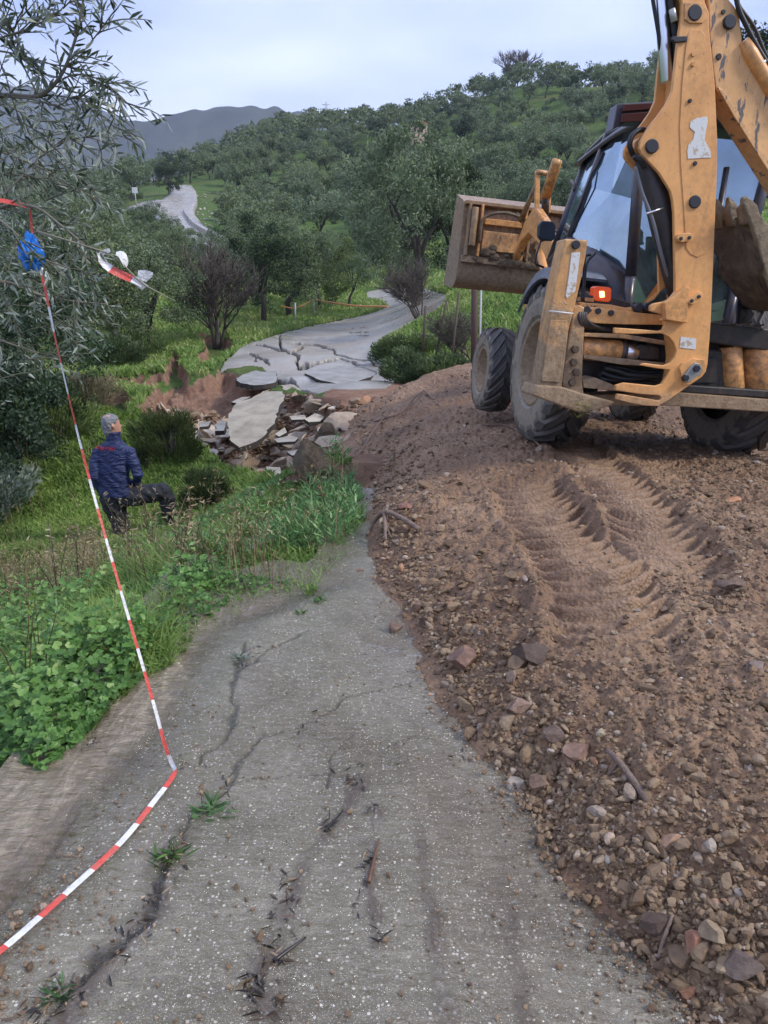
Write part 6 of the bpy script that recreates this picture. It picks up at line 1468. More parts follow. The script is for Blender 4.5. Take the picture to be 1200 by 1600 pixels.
DENSE = [(-80,110),(40,140),(95,165),(130,215),(120,265),(150,300),(110,345),(140,400),(110,440),(150,500),(110,545),(60,600),(20,650),(-80,700)]
def twig(p_, d_, L, nl):
    pts = [(p_, .0026)]; q = p_.copy(); d = d_.copy()
    for s_ in range(5):
        d = (d+Vector((rd.uniform(-.2, .2), rd.uniform(-.2, .2), rd.uniform(-.22, .12)))).normalized(); q = q+d*L/5; pts.append((q.copy(), .0026*(1-.14*s_)))
        for _ in range(nl):
            w = Vector((rd.uniform(-1, 1), rd.uniform(-1, 1), rd.uniform(-1, 1))); w = (w-d*w.dot(d)).normalized(); f = rd.random(); LP.append(q-d*L/5*f); LD.append((d*rd.uniform(.5, 1.3)+w).normalized())
    twp.append(pts)
for (q, d, f) in tw:
    for _ in range(1):
        if rd.random() < .35: continue
        w = Vector((rd.uniform(-1, 1), rd.uniform(-.6, .6), rd.uniform(-.7, .6))); nd = (d*.8+w*.8).normalized(); pq = at(0, 0, 1)
        twig(q, nd, rd.uniform(.07, .20), 2)
cnt = 0
while cnt < 210:
    px, py = rd.uniform(-80, 150), rd.uniform(110, 700)
    if not inpoly([px], [py], DENSE)[0]: continue
    if rd.random() < .75*(py-380)/300 and px > -20: continue
    Yd = rd.uniform(2.8, 4.6); q = loc(px, py, Yd); d = Vector((rd.uniform(-.3, 1), rd.uniform(-.5, .5), rd.uniform(-.8, .5))).normalized(); twig(q-d*.12, d, rd.uniform(.15, .34), 3); cnt += 1
tube('trunk', lp, mat('pale_bark', (0.17,0.15,0.115), .85), FT, 8); tube('branches', twp, mat('green_twig', (0.10,0.10,0.065), .7), FT, 4)
n = len(LP); print('near olive leaves', n)
link('leaves', lance(np.array([v[:] for v in LP]), np.array([v[:] for v in LD]), nr_.uniform(.032, .062, n), nr_.uniform(.007, .0115, n), nr_.rand(n), nr_, 'leaves'), OLN, FT)
# ------------------------------------------------------------------ the man on the bank
def fused(name, parts, m, parent, vox=.016, sm=4):
    """join closed pieces into one continuous skin"""
    bm = bmesh.new()
    for me in parts:
        bm.from_mesh(me)
    me = bpy.data.meshes.new(name); bm.to_mesh(me); bm.free()
    o = bpy.data.objects.new(name, me); C.objects.link(o)
    md = o.modifiers.new('r', 'REMESH'); md.mode = 'VOXEL'; md.voxel_size = vox; md.use_smooth_shade = True
    ms = o.modifiers.new('s', 'SMOOTH'); ms.iterations = sm; ms.factor = .5
    dg = bpy.context.evaluated_depsgraph_get(); me2 = bpy.data.meshes.new_from_object(o.evaluated_get(dg)); bpy.data.objects.remove(o)
    me2.polygons.foreach_set('use_smooth', [True]*len(me2.polygons)); me2.materials.clear(); me2.name = name
    return link(name, me2, m, parent)
def loft(secs, n=20):
    """secs: (centre, axis-x vec, rx, ry-depth vec, ry)"""
    V = []; F = []
    for c, ax, rx, ay, ry in secs:
        for k in range(n):
            a = 2*math.pi*k/n; ca, sa = math.cos(a), math.sin(a); V.append(c+ax*(rx*math.copysign(abs(ca)**.85, ca))+ay*(ry*math.copysign(abs(sa)**.9, sa)))
    for i in range(len(secs)-1):
        for k in range(n): F.append((i*n+k, i*n+(k+1) % n, (i+1)*n+(k+1) % n, (i+1)*n+k))
    F.append(tuple(range(n))[::-1]); F.append(tuple((len(secs)-1)*n+k for k in range(n)))
    me = bpy.data.meshes.new('loft'); me.from_pydata([v[:] for v in V], [], F)
    bm = bmesh.new(); bm.from_mesh(me); bmesh.ops.recalc_face_normals(bm, faces=bm.faces); bm.to_mesh(me); bm.free(); return me
PY = 10.0
foot = at(189, 838, PY); gzm = float(ground_h([foot.x], [foot.y])[0])
PR = empty('person', (foot.x, foot.y, gzm)); tag(PR, 'man with grey hair in navy jacket and black trousers, one leg raised, seen from behind', 'person')
jl = lambda px, py, dy=0.0: at(px, py, PY+dy)-Vector((foot.x, foot.y, gzm))
SKN = mat('skin', (0.45,0.24,0.17), .5); HAIR = mat('grey_hair', (0.22,0.22,0.23), .7); NAVY = mat('navy_jacket', (0.016,0.026,0.085), .45, spec=.4); BLKT = mat('black_trousers', (0.012,0.013,0.017), .75); BOOT = mat('dark_boots', (0.03,0.025,0.02), .6)
t = NT(NAVY); p = t.obj(); t.set(t.b.inputs['Normal'], t.bump(t.n('ShaderNodeTexNoise', {'Vector': t.n('ShaderNodeMapping', {'Vector': p, 'Rotation': (0, R(35), 0), 'Scale': (1, 1, 2.6)}), 'Scale': 7, 'Detail': 5, 'Distortion': 1.0}).outputs[0], 1.0, .06))
t.set(t.b.inputs['Base Color'], t.mix(t.noise(p, 5, 4), (0.010,0.017,0.06), (0.026,0.038,0.125)))
t = NT(BLKT); p = t.obj(); t.set(t.b.inputs['Normal'], t.bump(t.noise(p, 9, 5), .9, .04))
t = NT(HAIR); p = t.obj(); t.set(t.b.inputs['Base Color'], t.mix(t.noise(p, 40, 4), (0.04,0.04,0.045), (0.30,0.30,0.31))); t.set(t.b.inputs['Normal'], t.bump(t.noise(p, 70, 4), .8, .01))
face = Vector((.78, .62, -.05)).normalized(); rt = Vector((face.y, -face.x, 0)).normalized(); upv = Vector((0, 0, 1))
hc = jl(174, 664); neck = jl(176, 682); bx = Vector((.95, -.18, 0)).normalized(); by = Vector((.18, .95, 0)).normalized()
# head with face, ear and neck
HS_ = 1.14
head = loft([(hc+upv*z_*HS_+face*f_*HS_, rt, rx_*HS_, face, ry_*HS_) for z_, f_, rx_, ry_ in ((-.155,.03,.035,.035),(-.135,.035,.05,.062),(-.10,.02,.064,.085),(-.05,.01,.074,.098),(0,0,.080,.102),(.05,-.005,.080,.100),(.09,-.01,.068,.085),(.118,-.01,.040,.052),(.126,-.01,.015,.02))])
nose = loft([(hc+face*.112+upv*.01, rt, .008, face, .008), (hc+face*.132-upv*.025, rt, .016, face, .016), (hc+face*.11-upv*.042, rt, .012, face, .008)], 8)
ears = [loft([(hc+rt*s*.090-face*.012+upv*.03, face, .010, rt, .008), (hc+rt*s*.102-face*.014+upv*.0, face, .024, rt, .010), (hc+rt*s*.092-face*.006-upv*.04, face, .010, rt, .008)], 8) for s in (-1, 1)]
brow = loft([(hc+face*.088+upv*.022+rt*s_, upv, .012, face, .012) for s_ in (-.045, 0, .045)], 8); lips = loft([(hc+face*.095-upv*.072+rt*s_, upv, .010, face, .012) for s_ in (-.022, 0, .022)], 8); chin = loft([(hc+face*(.075)-upv*.115+rt*s_, upv, .02, face, .02) for s_ in (-.02, 0, .02)], 8)
nk = loft([(neck-upv*.10, bx, .065, by, .065), (neck, bx, .058, by, .06), (hc-upv*.08-face*.01, bx, .056, by, .06)])
hands = []
def hand(wr, d, side):
    d = d.normalized(); n_ = d.cross(by).normalized(); pieces = [loft([(wr, n_, .026, by, .020), (wr+d*.05, n_, .040, by, .018), (wr+d*.09, n_, .038, by, .015)], 10)]
    for k, (o_, L_) in enumerate(((-.028,.062),(-.010,.072),(.010,.068),(.027,.052))):
        b0 = wr+d*.088+n_*o_; b1 = b0+d*L_*.5+by*.008; b2 = b0+d*L_*.85+by*.024; pieces.append(tube_mesh([[(b0, .0095), (b1, .009), (b2, .0075)]], 8))
    pieces.append(tube_mesh([[(wr+d*.025+n_*side*.03, .012), (wr+d*.06+n_*side*.055+by*.01, .010), (wr+d*.085+n_*side*.058+by*.02, .008)]], 8)); return pieces
hip = jl(180, 772); shL = jl(150, 702, .02); shR = jl(202, 706, -.02); elL = jl(147, 744, -.10); elR = jl(216, 742, -.06); hdL = jl(160, 773, .06); hdR = jl(212, 760, .12)
hands += hand(hdL+(hdL-elL).normalized()*-.02, Vector((.2, .3, -.9)), 1)+hand(hdR, Vector((-.15, .35, -.9)), -1)
# legs inside the trousers belong to the body too
hL = jl(172, 778); kL = jl(185, 806, .03); aL = jl(191, 836, 0); hR = jl(196, 776, .02); kR = jl(259, 768, .10); aR = jl(266, 812, .14)
body_parts = [head, nose, brow, lips, chin, nk]+ears+hands+[loft([(jl(178, 700), bx, .17, by, .09), (jl(178, 740), bx, .15, by, .09), (hip, bx, .15, by, .10)]), tube_mesh([[(hL, .075), (kL, .05), (aL, .035)], [(hip, .07), (hR, .075), (kR, .052), (aR, .036)], [(shL, .045), (elL, .036), (hdL, .024)], [(shR, .045), (elR, .036), (hdR, .024)]], 12)]
body = fused('body', body_parts, SKN, PR, .010, 2)
hr = fused('hair', [loft([(hc+upv*z_*HS_+face*f_*HS_, rt, rx_*HS_, face, ry_*HS_) for z_, f_, rx_, ry_ in ((-.125,-.062,.040,.030),(-.09,-.058,.062,.046),(-.045,-.048,.078,.062),(0,-.030,.087,.082),(.045,-.020,.089,.094),(.085,-.012,.078,.092),(.115,-.008,.052,.062),(.133,-.008,.018,.02))])], HAIR, PR, .009, 2)
hv = np.array([v.co[:] for v in hr.data.vertices]); hn_ = noise2(hv[:,0]*55+hv[:,2]*40, hv[:,1]*55-hv[:,2]*30, 77)*.007+noise2(hv[:,0]*22, hv[:,2]*22+hv[:,1]*15, 78)*.006
for v, k_ in zip(hr.data.vertices, hn_): v.co += v.normal*float(k_)
# jacket: torso, collar, sleeves as one
tors = []
for px, py, rx_, ry_, dy in ((182,774,.235,.155,0),(180,762,.235,.155,0),(178,745,.222,.15,0),(177,728,.225,.15,0),(176,712,.232,.14,0),(176,700,.225,.13,0),(177,694,.17,.115,0),(177,688,.10,.098,0),(177,681,.094,.094,0),(178,674,.092,.094,.0)):
    tors.append((jl(px, py, dy), bx, rx_, by, ry_))
arms = tube_mesh([[(shL+bx*.06, .09), (shL.lerp(elL, .5), .078), (elL, .070), (elL.lerp(hdL, .6), .058), (hdL, .045)], [(shR-bx*.06, .088), (shR, .088), (shR.lerp(elR, .5), .078), (elR, .072), (elR.lerp(hdR, .6), .058), (hdR, .046)]], 14)
jk = fused('jacket', [loft(tors, 28), arms], NAVY, PR, .014, 3)
for v in jk.data.vertices:
    q = v.co; v.co += v.normal*(.005*math.sin(q.z*38+3*math.sin(q.x*7)+q.x*22)*max(0, min(1, (1.45-q.z)*3)))
tr_ = fused('trousers', [loft([(jl(182, 768), bx, .185, by, .14), (jl(182, 778), bx, .18, by, .14), (jl(182, 786), bx, .13, by, .12)]), tube_mesh([[(hL+upv*.05, .15), (hL.lerp(kL, .5), .155), (kL, .135), (kL.lerp(aL, .6), .118), (aL+upv*.02, .11)], [(hip, .11), (hR, .155), (hR.lerp(kR, .5), .145), (kR, .125), (kR+(aR-kR)*.15, .118), (kR.lerp(aR, .65), .105), (aR+upv*.02, .098)]], 16)], BLKT, PR, .014, 3)
for v in tr_.data.vertices: q = v.co; v.co += v.normal*.006*math.sin(q.z*50+q.x*30+2*math.sin(q.x*11))
for a_, dr in ((aL, Vector((.5, .85, 0)).normalized()), (aR, Vector((.8, .5, 0)).normalized())):
    sd_ = Vector((dr.y, -dr.x, 0)); fused('boot', [loft([(a_+upv*.06, sd_, .05, dr, .055), (a_-upv*.02, sd_, .05, dr, .06), (a_-upv*.08+dr*.02, sd_, .05, dr, .09)], 14), loft([(a_-upv*.085-dr*.07, sd_, .04, upv, .03), (a_-upv*.08+dr*.05, sd_, .052, upv, .038), (a_-upv*.09+dr*.14, sd_, .05, upv, .028), (a_-upv*.10+dr*.19, sd_, .03, upv, .015)], 14)], BOOT, PR, .012, 2)
def text_mesh(s, size, m, parent, org, ax, ayv, name='lettering', depth=.002, cz=None):
    cu = bpy.data.curves.new('t', 'FONT'); cu.body = s; cu.size = size; cu.extrude = depth; cu.align_x = 'CENTER'
    o = bpy.data.objects.new('t', cu); C.objects.link(o); dg = bpy.context.evaluated_depsgraph_get(); me = bpy.data.meshes.new_from_object(o.evaluated_get(dg)); bpy.data.objects.remove(o)
    nrm = ax.cross(ayv); 
    for v in me.vertices: v.co = org+ax*v.co.x+ayv*v.co.y+nrm*v.co.z
    me.name = name; me.materials.clear(); return link(name, me, m, parent)
red_l = mat('red_print', (0.55,0.035,0.03), .6)
tl_ = text_mesh('\u0398 \u039c\u039f\u03a3\u0394\u039f', .058, red_l, PR, jl(166, 700, 0)+Vector((.03, -.17, 0)), Vector((.96, -.18, 0)).normalized(), Vector((-.02, .1, 1)).normalized())
tl_.name = 'jacket_lettering'
# lay the letters on the cloth
from mathutils.bvhtree import BVHTree
bv = BVHTree.FromPolygons([v.co[:] for v in jk.data.vertices], [p_.vertices[:] for p_ in jk.data.polygons])
for v in tl_.data.vertices:
    r_ = bv.ray_cast(v.co+Vector((0, -.6, 0)), Vector((0, 1, 0)))
    if r_[0] is not None: v.co.y = r_[0].y-.004-(.002 if v.index % 2 else 0)
tl_.parent = jk if False else PR

# ------------------------------------------------------------------ barrier tape
TW = mat('tape_white', (0.72,0.72,0.72), .35); TRD = mat('tape_red', (0.62,0.075,0.055), .4)
for m_ in (TW, TRD):
    t = NT(m_); t.set(t.b.inputs['Normal'], t.bump(t.noise(t.pos(), 60, 4), .8, .012)); bc_ = tuple(t.b.inputs['Base Color'].default_value)[:3]; t.set(t.b.inputs['Base Color'], t.mix(t.math('MULTIPLY', t.r01(t.noise(t.pos(), 18, 5, .7), .45, .75), .45), bc_, (0.34,0.25,0.18)))
def ribbon(name, pts, widths, stripe, label=None, parent=None, twist=1.2, seed=0, first=1, cat='tape', rl=None, flat=None):
    P = spl(pts, 10); n = len(P); Wd = np.interp(np.linspace(0, 1, n), np.linspace(0, 1, len(widths)), widths); V = []; F = []; mi = []
    s = 0; S_ = [0]
    for i in range(1, n): s += (P[i]-P[i-1]).length; S_.append(s)
    # resample evenly
    m_ = max(12, int(s/.022)); ss = np.linspace(0, s, m_); Q = []
    for a in ss:
        j = min(max(np.searchsorted(S_, a)-1, 0), n-2); f = (a-S_[j])/max(S_[j+1]-S_[j], 1e-9); Q.append((P[j].lerp(P[j+1], f), float(np.interp(a, S_, Wd))))
    for i, (q, w) in enumerate(Q):
        tan = (Q[min(i+1, m_-1)][0]-Q[max(i-1, 0)][0]).normalized(); view = Vector((.25, -1, .35)); sd_ = tan.cross(view).normalized(); nn = tan.cross(sd_)
        a = twist*noise2([ss[i]*1.7], [seed+.5])[0]
        if flat is not None and ss[i] > flat: sd_ = tan.cross(Vector((0, 0, 1))).normalized(); nn = Vector((0, 0, 1)); a *= .3
        d_ = sd_*math.cos(a)+nn*math.sin(a); V += [q-d_*w*.5, q+nn*w*.07, q+d_*w*.5]
    for i in range(m_-1):
        for k in (0, 1): F.append((i*3+k, i*3+k+1, i*3+4+k, i*3+3+k)); mi.append((int(ss[i]/stripe)+first) % 2)
    me = bpy.data.meshes.new(name); me.from_pydata([v[:] for v in V], [], F); me.materials.append(TW); me.materials.append(TRD)
    me.polygons.foreach_set('material_index', mi); me.polygons.foreach_set('use_smooth', [True]*len(F)); me.update()
    o = link(name, me, None, parent)
    if label: tag(o, label, cat)
    return o
def onroad(px, py, dz=.012):
    q = road_hit(px, py); return Vector((q[0], q[1], zbase(q[0], q[1])+dz))
ribbon('barrier_tape', [at(47,326,2.78), at(49,350,2.78), at(55,395,2.77), at(66,432,2.76), at(90,545,2.70), at(122,680,2.63), at(158,815,2.56), at(198,955,2.48), at(236,1085,2.40), at(258,1165,2.345), onroad(269,1197), onroad(272,1214), onroad(240,1258), onroad(190,1320), onroad(110,1395), onroad(0,1492), onroad(-110,1570)],
  [.008,.008,.008,.009,.009,.009,.010,.011,.012,.015,.018,.019,.020,.021,.022,.022], .105, 'red and white barrier tape from the blue knot down onto the road', twist=.95, seed=3, flat=2.12)
ribbon('barrier_tape', [at(-60,306,2.80), at(-5,312,2.79), at(25,318,2.79), at(50,324,2.78)], [.018,.02,.016], .5, 'short faded tape end tied along the olive branch at the left edge', seed=5, first=1)
BLU = mat('blue_plastic', (0.01,0.16,0.55), .3)
bm = bmesh.new(); bmesh.ops.create_icosphere(bm, subdivisions=4, radius=.034)
for v in bm.verts:
    a = v.co.normalized(); f = 1+.55*float(noise2([a.x*3+a.z*2], [a.y*3-a.z], 401)[0])+.3*float(noise2([a.x*8+a.z*5], [a.y*8], 402)[0]); v.co = Vector((a.x*.030, a.y*.026, a.z*.046))*f
me = bpy.data.meshes.new('plastic_knot'); bm.to_mesh(me); bm.free(); o = link('plastic_knot', me, BLU); o.location = at(47,396,2.755); tag(o, 'crumpled bright blue plastic knotted round the tape on the olive branch', 'plastic bag')
ribbon('plastic_scrap', [at(66,418,2.74), at(72,428,2.73), at(80,437,2.73)], [.008,.03,.02], 9, 'small grey-white plastic scrap hanging under the blue knot', first=0, cat='plastic')
# fluttering tape end with white labels, caught on a twig
FL = empty('fluttering_tape', at(200,430,2.6)); tag(FL, 'loose red and white tape end with white labels caught on a thin twig', 'tape'); fo = Vector(FL.location); fl = lambda px, py, Y=2.6: at(px, py, Y)-fo
ribbon('tape_strip', [fl(172,391), fl(160,394), fl(157,401), fl(163,412), fl(176,422), fl(192,430), fl(208,437), fl(222,446)], [.012,.014,.022,.026,.028,.028,.024,.014], .080, parent=FL, twist=.3, first=0)
ribbon('tape_strip', [fl(181,396), fl(190,398), fl(195,408), fl(196,418)], [.014,.030,.024,.008], 9, parent=FL, first=0, twist=.4)
def flatpoly(name, pts, m_, parent, th=.002):
    bm = bmesh.new(); f = bm.faces.new([bm.verts.new(q) for q in pts]); r = bmesh.ops.extrude_face_region(bm, geom=[f])
    for v in [g for g in r['geom'] if isinstance(g, bmesh.types.BMVert)]: v.co.y += th
    me = bpy.data.meshes.new(name); bm.to_mesh(me); bm.free(); return link(name, me, m_, parent)
flatpoly('label_flap', [fl(216,422), fl(228,422), fl(239,426), fl(238,432), fl(229,440), fl(220,439), fl(215,432)], TW, FL)
flatpoly('label_flap', [fl(207,432), fl(214,432), fl(226,443), fl(232,446), fl(222,453), fl(212,446)], TW, FL)
tube('twig', [[(fl(165,394), .0022), (fl(190,410), .0026), (fl(212,434), .0028), (fl(230,448), .0028), (fl(250,458), .0024), (fl(272,471), .0018)], [(fl(120,380), .003), (fl(165,394), .0022)], [(fl(60,362,2.7), .0045), (fl(120,380), .003)]], mat('pale_twig', (.25,.22,.16), .7), FL, 5)
link('leaves', lance(np.array([fl(234,452)[:], fl(262,464)[:], fl(150,388)[:], fl(100,372)[:]]), np.array([(.5,0,-.75), (.8,.0,-.35), (.4,0,-.6), (.3,.2,-.7)]), np.array([.050,.03,.05,.05]), .009, np.array([.9,.9,.6,.5]), np.random.RandomState(3)), OLN, FL)

# ------------------------------------------------------------------ posts, far tape, small far things
def gpt(px, py, Yd, dz=0.0):
    q = at(px, py, Yd); return Vector((q.x, q.y, float(ground_h([q.x], [q.y])[0])+dz))
WP = mat('weathered_pole', (0.42,0.43,0.42), .6); RST = mat('rusty_post', (0.075,0.04,0.032), .8); WOOD = mat('weathered_wood', (0.09,0.07,0.05), .9)
def post(name, px, pyb, pyt, Yd, r_, m_, label, lean=0, cap=None):
    b = gpt(px, pyb, Yd, -.1); top = at(px+lean, pyt, Yd); e = tube(name, [[(Vector((0, 0, 0)), r_), (Vector((top.x-b.x, 0, top.z-b.z)), r_*.92)]], m_, None, 8); e.location = b; return tag(e, label, 'post')
post('marker_post', 461, 500, 473, 37, .045, WP, 'thin pale post on the grass verge left of the far road')
post('marker_post', 490, 492, 462, 41, .05, WP, 'pale post farther along the verge that holds the left end of the orange tape')
post('iron_post', 744, 520, 440, 17.5, .085, RST, 'thick rusty brown post standing below the raised front bucket', lean=-2)
post('marker_post', 752, 522, 444, 17.3, .022, WP, 'thin grey pipe right against the rusty post', lean=0)
post('wooden_stake', 704, 522, 456, 18.5, .03, WOOD, 'dark wooden stake leaning right between the bank and the rusty post', lean=13)
post('wooden_stake', 676, 515, 470, 20, .03, WOOD, 'short leaning stake at the foot of the dark roadside tree', lean=22)
post('wooden_stake', 660, 520, 478, 21, .04, WOOD, 'dark stake among the weeds right of the road bend', lean=5)
tp_ = [at(490,468,41), at(520,473,39.5), at(560,478,38), at(606,479,36.5)]
OT = mat('orange_tape', (0.70,0.30,0.12), .5); o = tube('orange_tape', [[(q, .045) for q in spl(tp_, 8)], [(q, .028) for q in spl([at(438,478,38), at(462,481,39), at(490,468,41)], 6)]], OT, None, 5); tag(o, 'orange tape stretched low across the far road from the pale posts', 'tape')
# sign by the valley road
SG = empty('road_sign', gpt(213,322,104)); tag(SG, 'tiny pale sign on a pole at the left side of the valley road', 'sign'); so = Vector(SG.location)
tube('pole', [[(Vector((0,0,0)), .06), (Vector((0,0,2.2)), .06)]], WP, SG, 6); box('sign_panel', (-.35, -.04, 1.7), (.35, .02, 2.4), WHT, SG, .01)
# kerb wall along the valley road
P_ = [hit(*q, 40, 400) for q in [(278,336),(282,345),(292,358),(306,368),(322,377),(340,386)]]; P_ = [q for q in P_ if q]
V = []; F = []
for i, q in enumerate(spl(P_, 5)):
    g = float(ground_h([q.x], [q.y])[0]); 
    for dx_, dz_ in ((-.25, -.3), (-.22, .75), (.22, .78), (.25, -.3)): V.append((q.x+dx_+.9, q.y, g+dz_))
n_ = len(V)//4; F = [(i*4+j, i*4+(j+1) % 4, (i+1)*4+(j+1) % 4, (i+1)*4+j) for i in range(n_-1) for j in range(4)]+[(0,1,2,3), (n_*4-1, n_*4-2, n_*4-3, n_*4-4)]
me = bpy.data.meshes.new('low_wall'); me.from_pydata(V, [], F); o = link('low_wall', me, M['farasphalt']); tag(o, 'low pale kerb wall along the right side of the valley road', 'wall')
# pale stones on the cutting
r_ = np.random.RandomState(9); pts_ = []
for _ in range(60):
    q = hit(r_.uniform(296, 345), r_.uniform(300, 362), 40, 400)
    if q: pts_.append(q[:])
o = scatter_rocks('pale_rocks', np.array(pts_), r_.uniform(.10, .32, len(pts_)), v1, mat('pale_rock', (0.36,0.33,0.29), .8), 10); o['kind'] = 'stuff'
# little house in the grove
q = hit(654,246,60,400); HS = empty('small_house', q, (0,0,.3)); tag(HS, 'tiny pinkish house half hidden among the hillside olives', 'house')
box('wall', (-1.3,-1,-.5), (1.3,1,5.2), mat('pink_render', (0.50,0.36,0.28), .8), HS, .02); prism('roof', [(-1.5,5.2),(0,5.9),(1.5,5.2)], -1.2, 2.4, mat('clay_tiles', (0.35,0.16,0.09), .8), HS, .02); box('window', (-.4,-1.03,3.9), (.4,-.99,4.7), BLK, HS, .0)
# pylon on the skyline
q = at(510,190,222); PYL = tube('pylon', [[(Vector((-1.2,0,-4)), .16), (Vector((0,0,3.2)), .12)], [(Vector((1.2,0,-4)), .16), (Vector((0,0,3.2)), .12)], [(Vector((-1.5,0,1.4)), .1), (Vector((1.5,0,1.4)), .1)], [(Vector((-1,0,2.4)), .1), (Vector((1,0,2.4)), .1)]], WP, None, 5); PYL.location = (q.x, q.y, gz(q.x, q.y)+4); tag(PYL, 'small lattice mast on the skyline left of the hilltop', 'mast')

# ------------------------------------------------------------------ rocks, clods, sticks
def rock(name, px, py, r, sq, tilt, colr, seed, label, fn=None, sink=.25, mt=None, cat='rock'):
    rdm = np.random.RandomState(seed); q = hit(px, py, 1.0, 30, fn or (lambda a, b: np.maximum(mound_h(a, b), land_z(np.asarray(a).ravel(), np.asarray(b).ravel()))))
    bm = bmesh.new(); bmesh.ops.create_icosphere(bm, subdivisions=5, radius=1); v = np.array([a.co[:] for a in bm.verts])
    for k in range(11):
        nn = rdm.normal(size=3); nn /= np.linalg.norm(nn); d = rdm.uniform(.42, .78); s = v@nn-d; v = v-np.where(s > 0, s, 0)[:,None]*nn
    v += .05*fbm(v[:,0]*2.5+v[:,2], v[:,1]*2.5, seed, 4)[:,None]*v+.018*noise2(v[:,0]*12+v[:,2]*9, v[:,1]*12, seed+1)[:,None]*v
    v *= np.array(sq)*r*1.25
    for a, c_ in zip(bm.verts, v): a.co = c_
    me = bpy.data.meshes.new(name); bm.to_mesh(me); bm.free(); me.polygons.foreach_set('use_smooth', [True]*len(me.polygons))
    o = link(name, me, mt or ROCKM); o.location = q+Vector((0, 0, r*sq[2]*(.7-sink))); o.rotation_euler = (tilt, tilt*.5, rdm.uniform(0, 6.28) if sq[0] == sq[1] else tilt); o.color = (*colr, 1); return tag(o, label, cat)
ROCKM = mat('muddy_rock', (.2,.15,.11), .6); t = NT(ROCKM); p = t.obj(); oi = t.n('ShaderNodeObjectInfo')
c = t.ramp(t.noise(p, 14, 7, .7), [(.3, (0.10,0.066,0.05)), (.5, (0.19,0.13,0.10)), (.75, (0.30,0.225,0.175))])
t.set(t.b.inputs['Base Color'], t.mix(1.0, c, oi.outputs['Color'], 'MULTIPLY')); t.set(t.b.inputs['Normal'], t.bump(t.noise(p, 45, 8, .75), .9, .015))
RK = [(722,1040,.072,(1.15,.9,.85),.2,(1.15,.95,.85),11,'large reddish mud-covered rock at the foot of the bank, left of the dark wet one'),
 (832,1028,.085,(1.2,.85,.66),-.25,(.55,.52,.50),12,'large dark wet rock on the bank, the darkest and widest one'),
 (618,985,.04,(1,.9,.9),.1,(.85,.8,.75),13,'single brown rock lying on the wet road just off the bank'),
 (650,952,.035,(1,1,.8),.2,(1,.9,.85),14,'brown rock at the bank foot, upper one above the rock on the road'),
 (664,975,.034,(1.1,.9,1),.5,(.95,.9,.85),15,'angular brown rock at the bank edge right of the rock on the road'),
 (810,1112,.046,(1.3,.9,.7),.15,(1.35,1.25,1.15),16,'pale flat-topped rock below the two large rocks'),
 (798,1066,.032,(.7,.7,1.2),.3,(1.75,1.75,1.6),17,'upright whitish speckled stone between the two large rocks'),
 (868,1150,.040,(1,.9,1),.6,(.95,.9,.85),18,'blocky brown rock on the bank halfway down the stony slope'),
 (905,1182,.046,(1.35,.8,.7),.45,(1.25,1.1,1.0),19,'long sloping tan rock right below the blocky brown one'),
 (842,1228,.034,(1.3,.8,.8),.1,(1.2,1.1,1.0),20,'small squared tan rock near the road edge below the long tan one'),
 (1180,1044,.035,(1.1,.9,.7),.1,(1.2,1.25,1.3),21,'grey rounded stone near the right edge of the view'),
 (1142,785,.05,(1.3,.8,.6),.0,(2.3,1.55,1.0),22,'flat orange-tan stone on the trampled mud behind the machine'),
 (1145,915,.045,(1.5,1,.4),.0,(.8,.75,.7),23,'flat dark stone half sunk right of the wheel tracks'),
 (940,1148,.018,(1,1,.8),.0,(2.2,2.6,2.2),24,'tiny pale green stone on the stony slope'),
 (1085,1480,.030,(1,.9,.8),.2,(1.9,1.3,1.0),25,'pinkish rounded stone at the bottom right of the bank'),
 (1155,1510,.038,(1.3,.9,.6),.1,(.75,.78,.82),26,'flat dark grey stone at the bottom right of the bank'),
 (1115,1465,.032,(1.1,.9,.8),.1,(1.9,2.0,1.6),27,'pale greenish stone beside the pinkish one at the bottom right'),
 (1022,1448,.034,(1.5,.8,.6),.1,(.5,.45,.42),28,'dark flat stone at the road edge near the bottom'),
 (600,905,.020,(1.4,1,.5),.0,(1.5,1.2,1.1),29,'flat reddish stone on the wet road by the forked root'),
 (562,892,.018,(1.2,1,.6),.0,(1.3,.9,.8),30,'small red-brown stone in the run-off left of the flat one'),
 (1075,1555,.022,(1,1,.8),.0,(1.7,1.2,.9),31,'small round stone at the very bottom in the road edge'),
 (635,795,.06,(1.2,1,.7),.1,(1.3,.9,.8),32,'reddish lump high on the bank above the forked root')]
for a_ in RK: rock('rock', *a_)
# earth clump standing at the broken road end
CLD = MUDB
rock('earth_clump', 505, 700, .30, (.62,.55,1.05), .12, (1,1,1), 41, 'dark upright clump of earth standing at the broken road end', fn=lambda a, b: ground_h(a, b), mt=CLD, sink=.2, cat='earth clump')
rock('earth_clump', 487, 738, .26, (.8,.6,.8), .3, (1,1,1), 42, 'lower brown earth clump leaning left of the dark upright one', fn=lambda a, b: ground_h(a, b), mt=CLD, sink=.2, cat='earth clump')
rock('earth_clump', 548, 655, .15, (1.1,.8,.6), .1, (1,1,1), 43, 'brown earth block beside the steep pale slab', fn=lambda a, b: ground_h(a, b), mt=CLD, cat='earth clump')
rock('earth_clump', 470, 625, .16, (1.5,.8,.7), .2, (1,1,1), 44, 'reddish earth block under the front of the far road', fn=lambda a, b: ground_h(a, b), mt=M['ground'] if False else CLD, cat='earth clump')
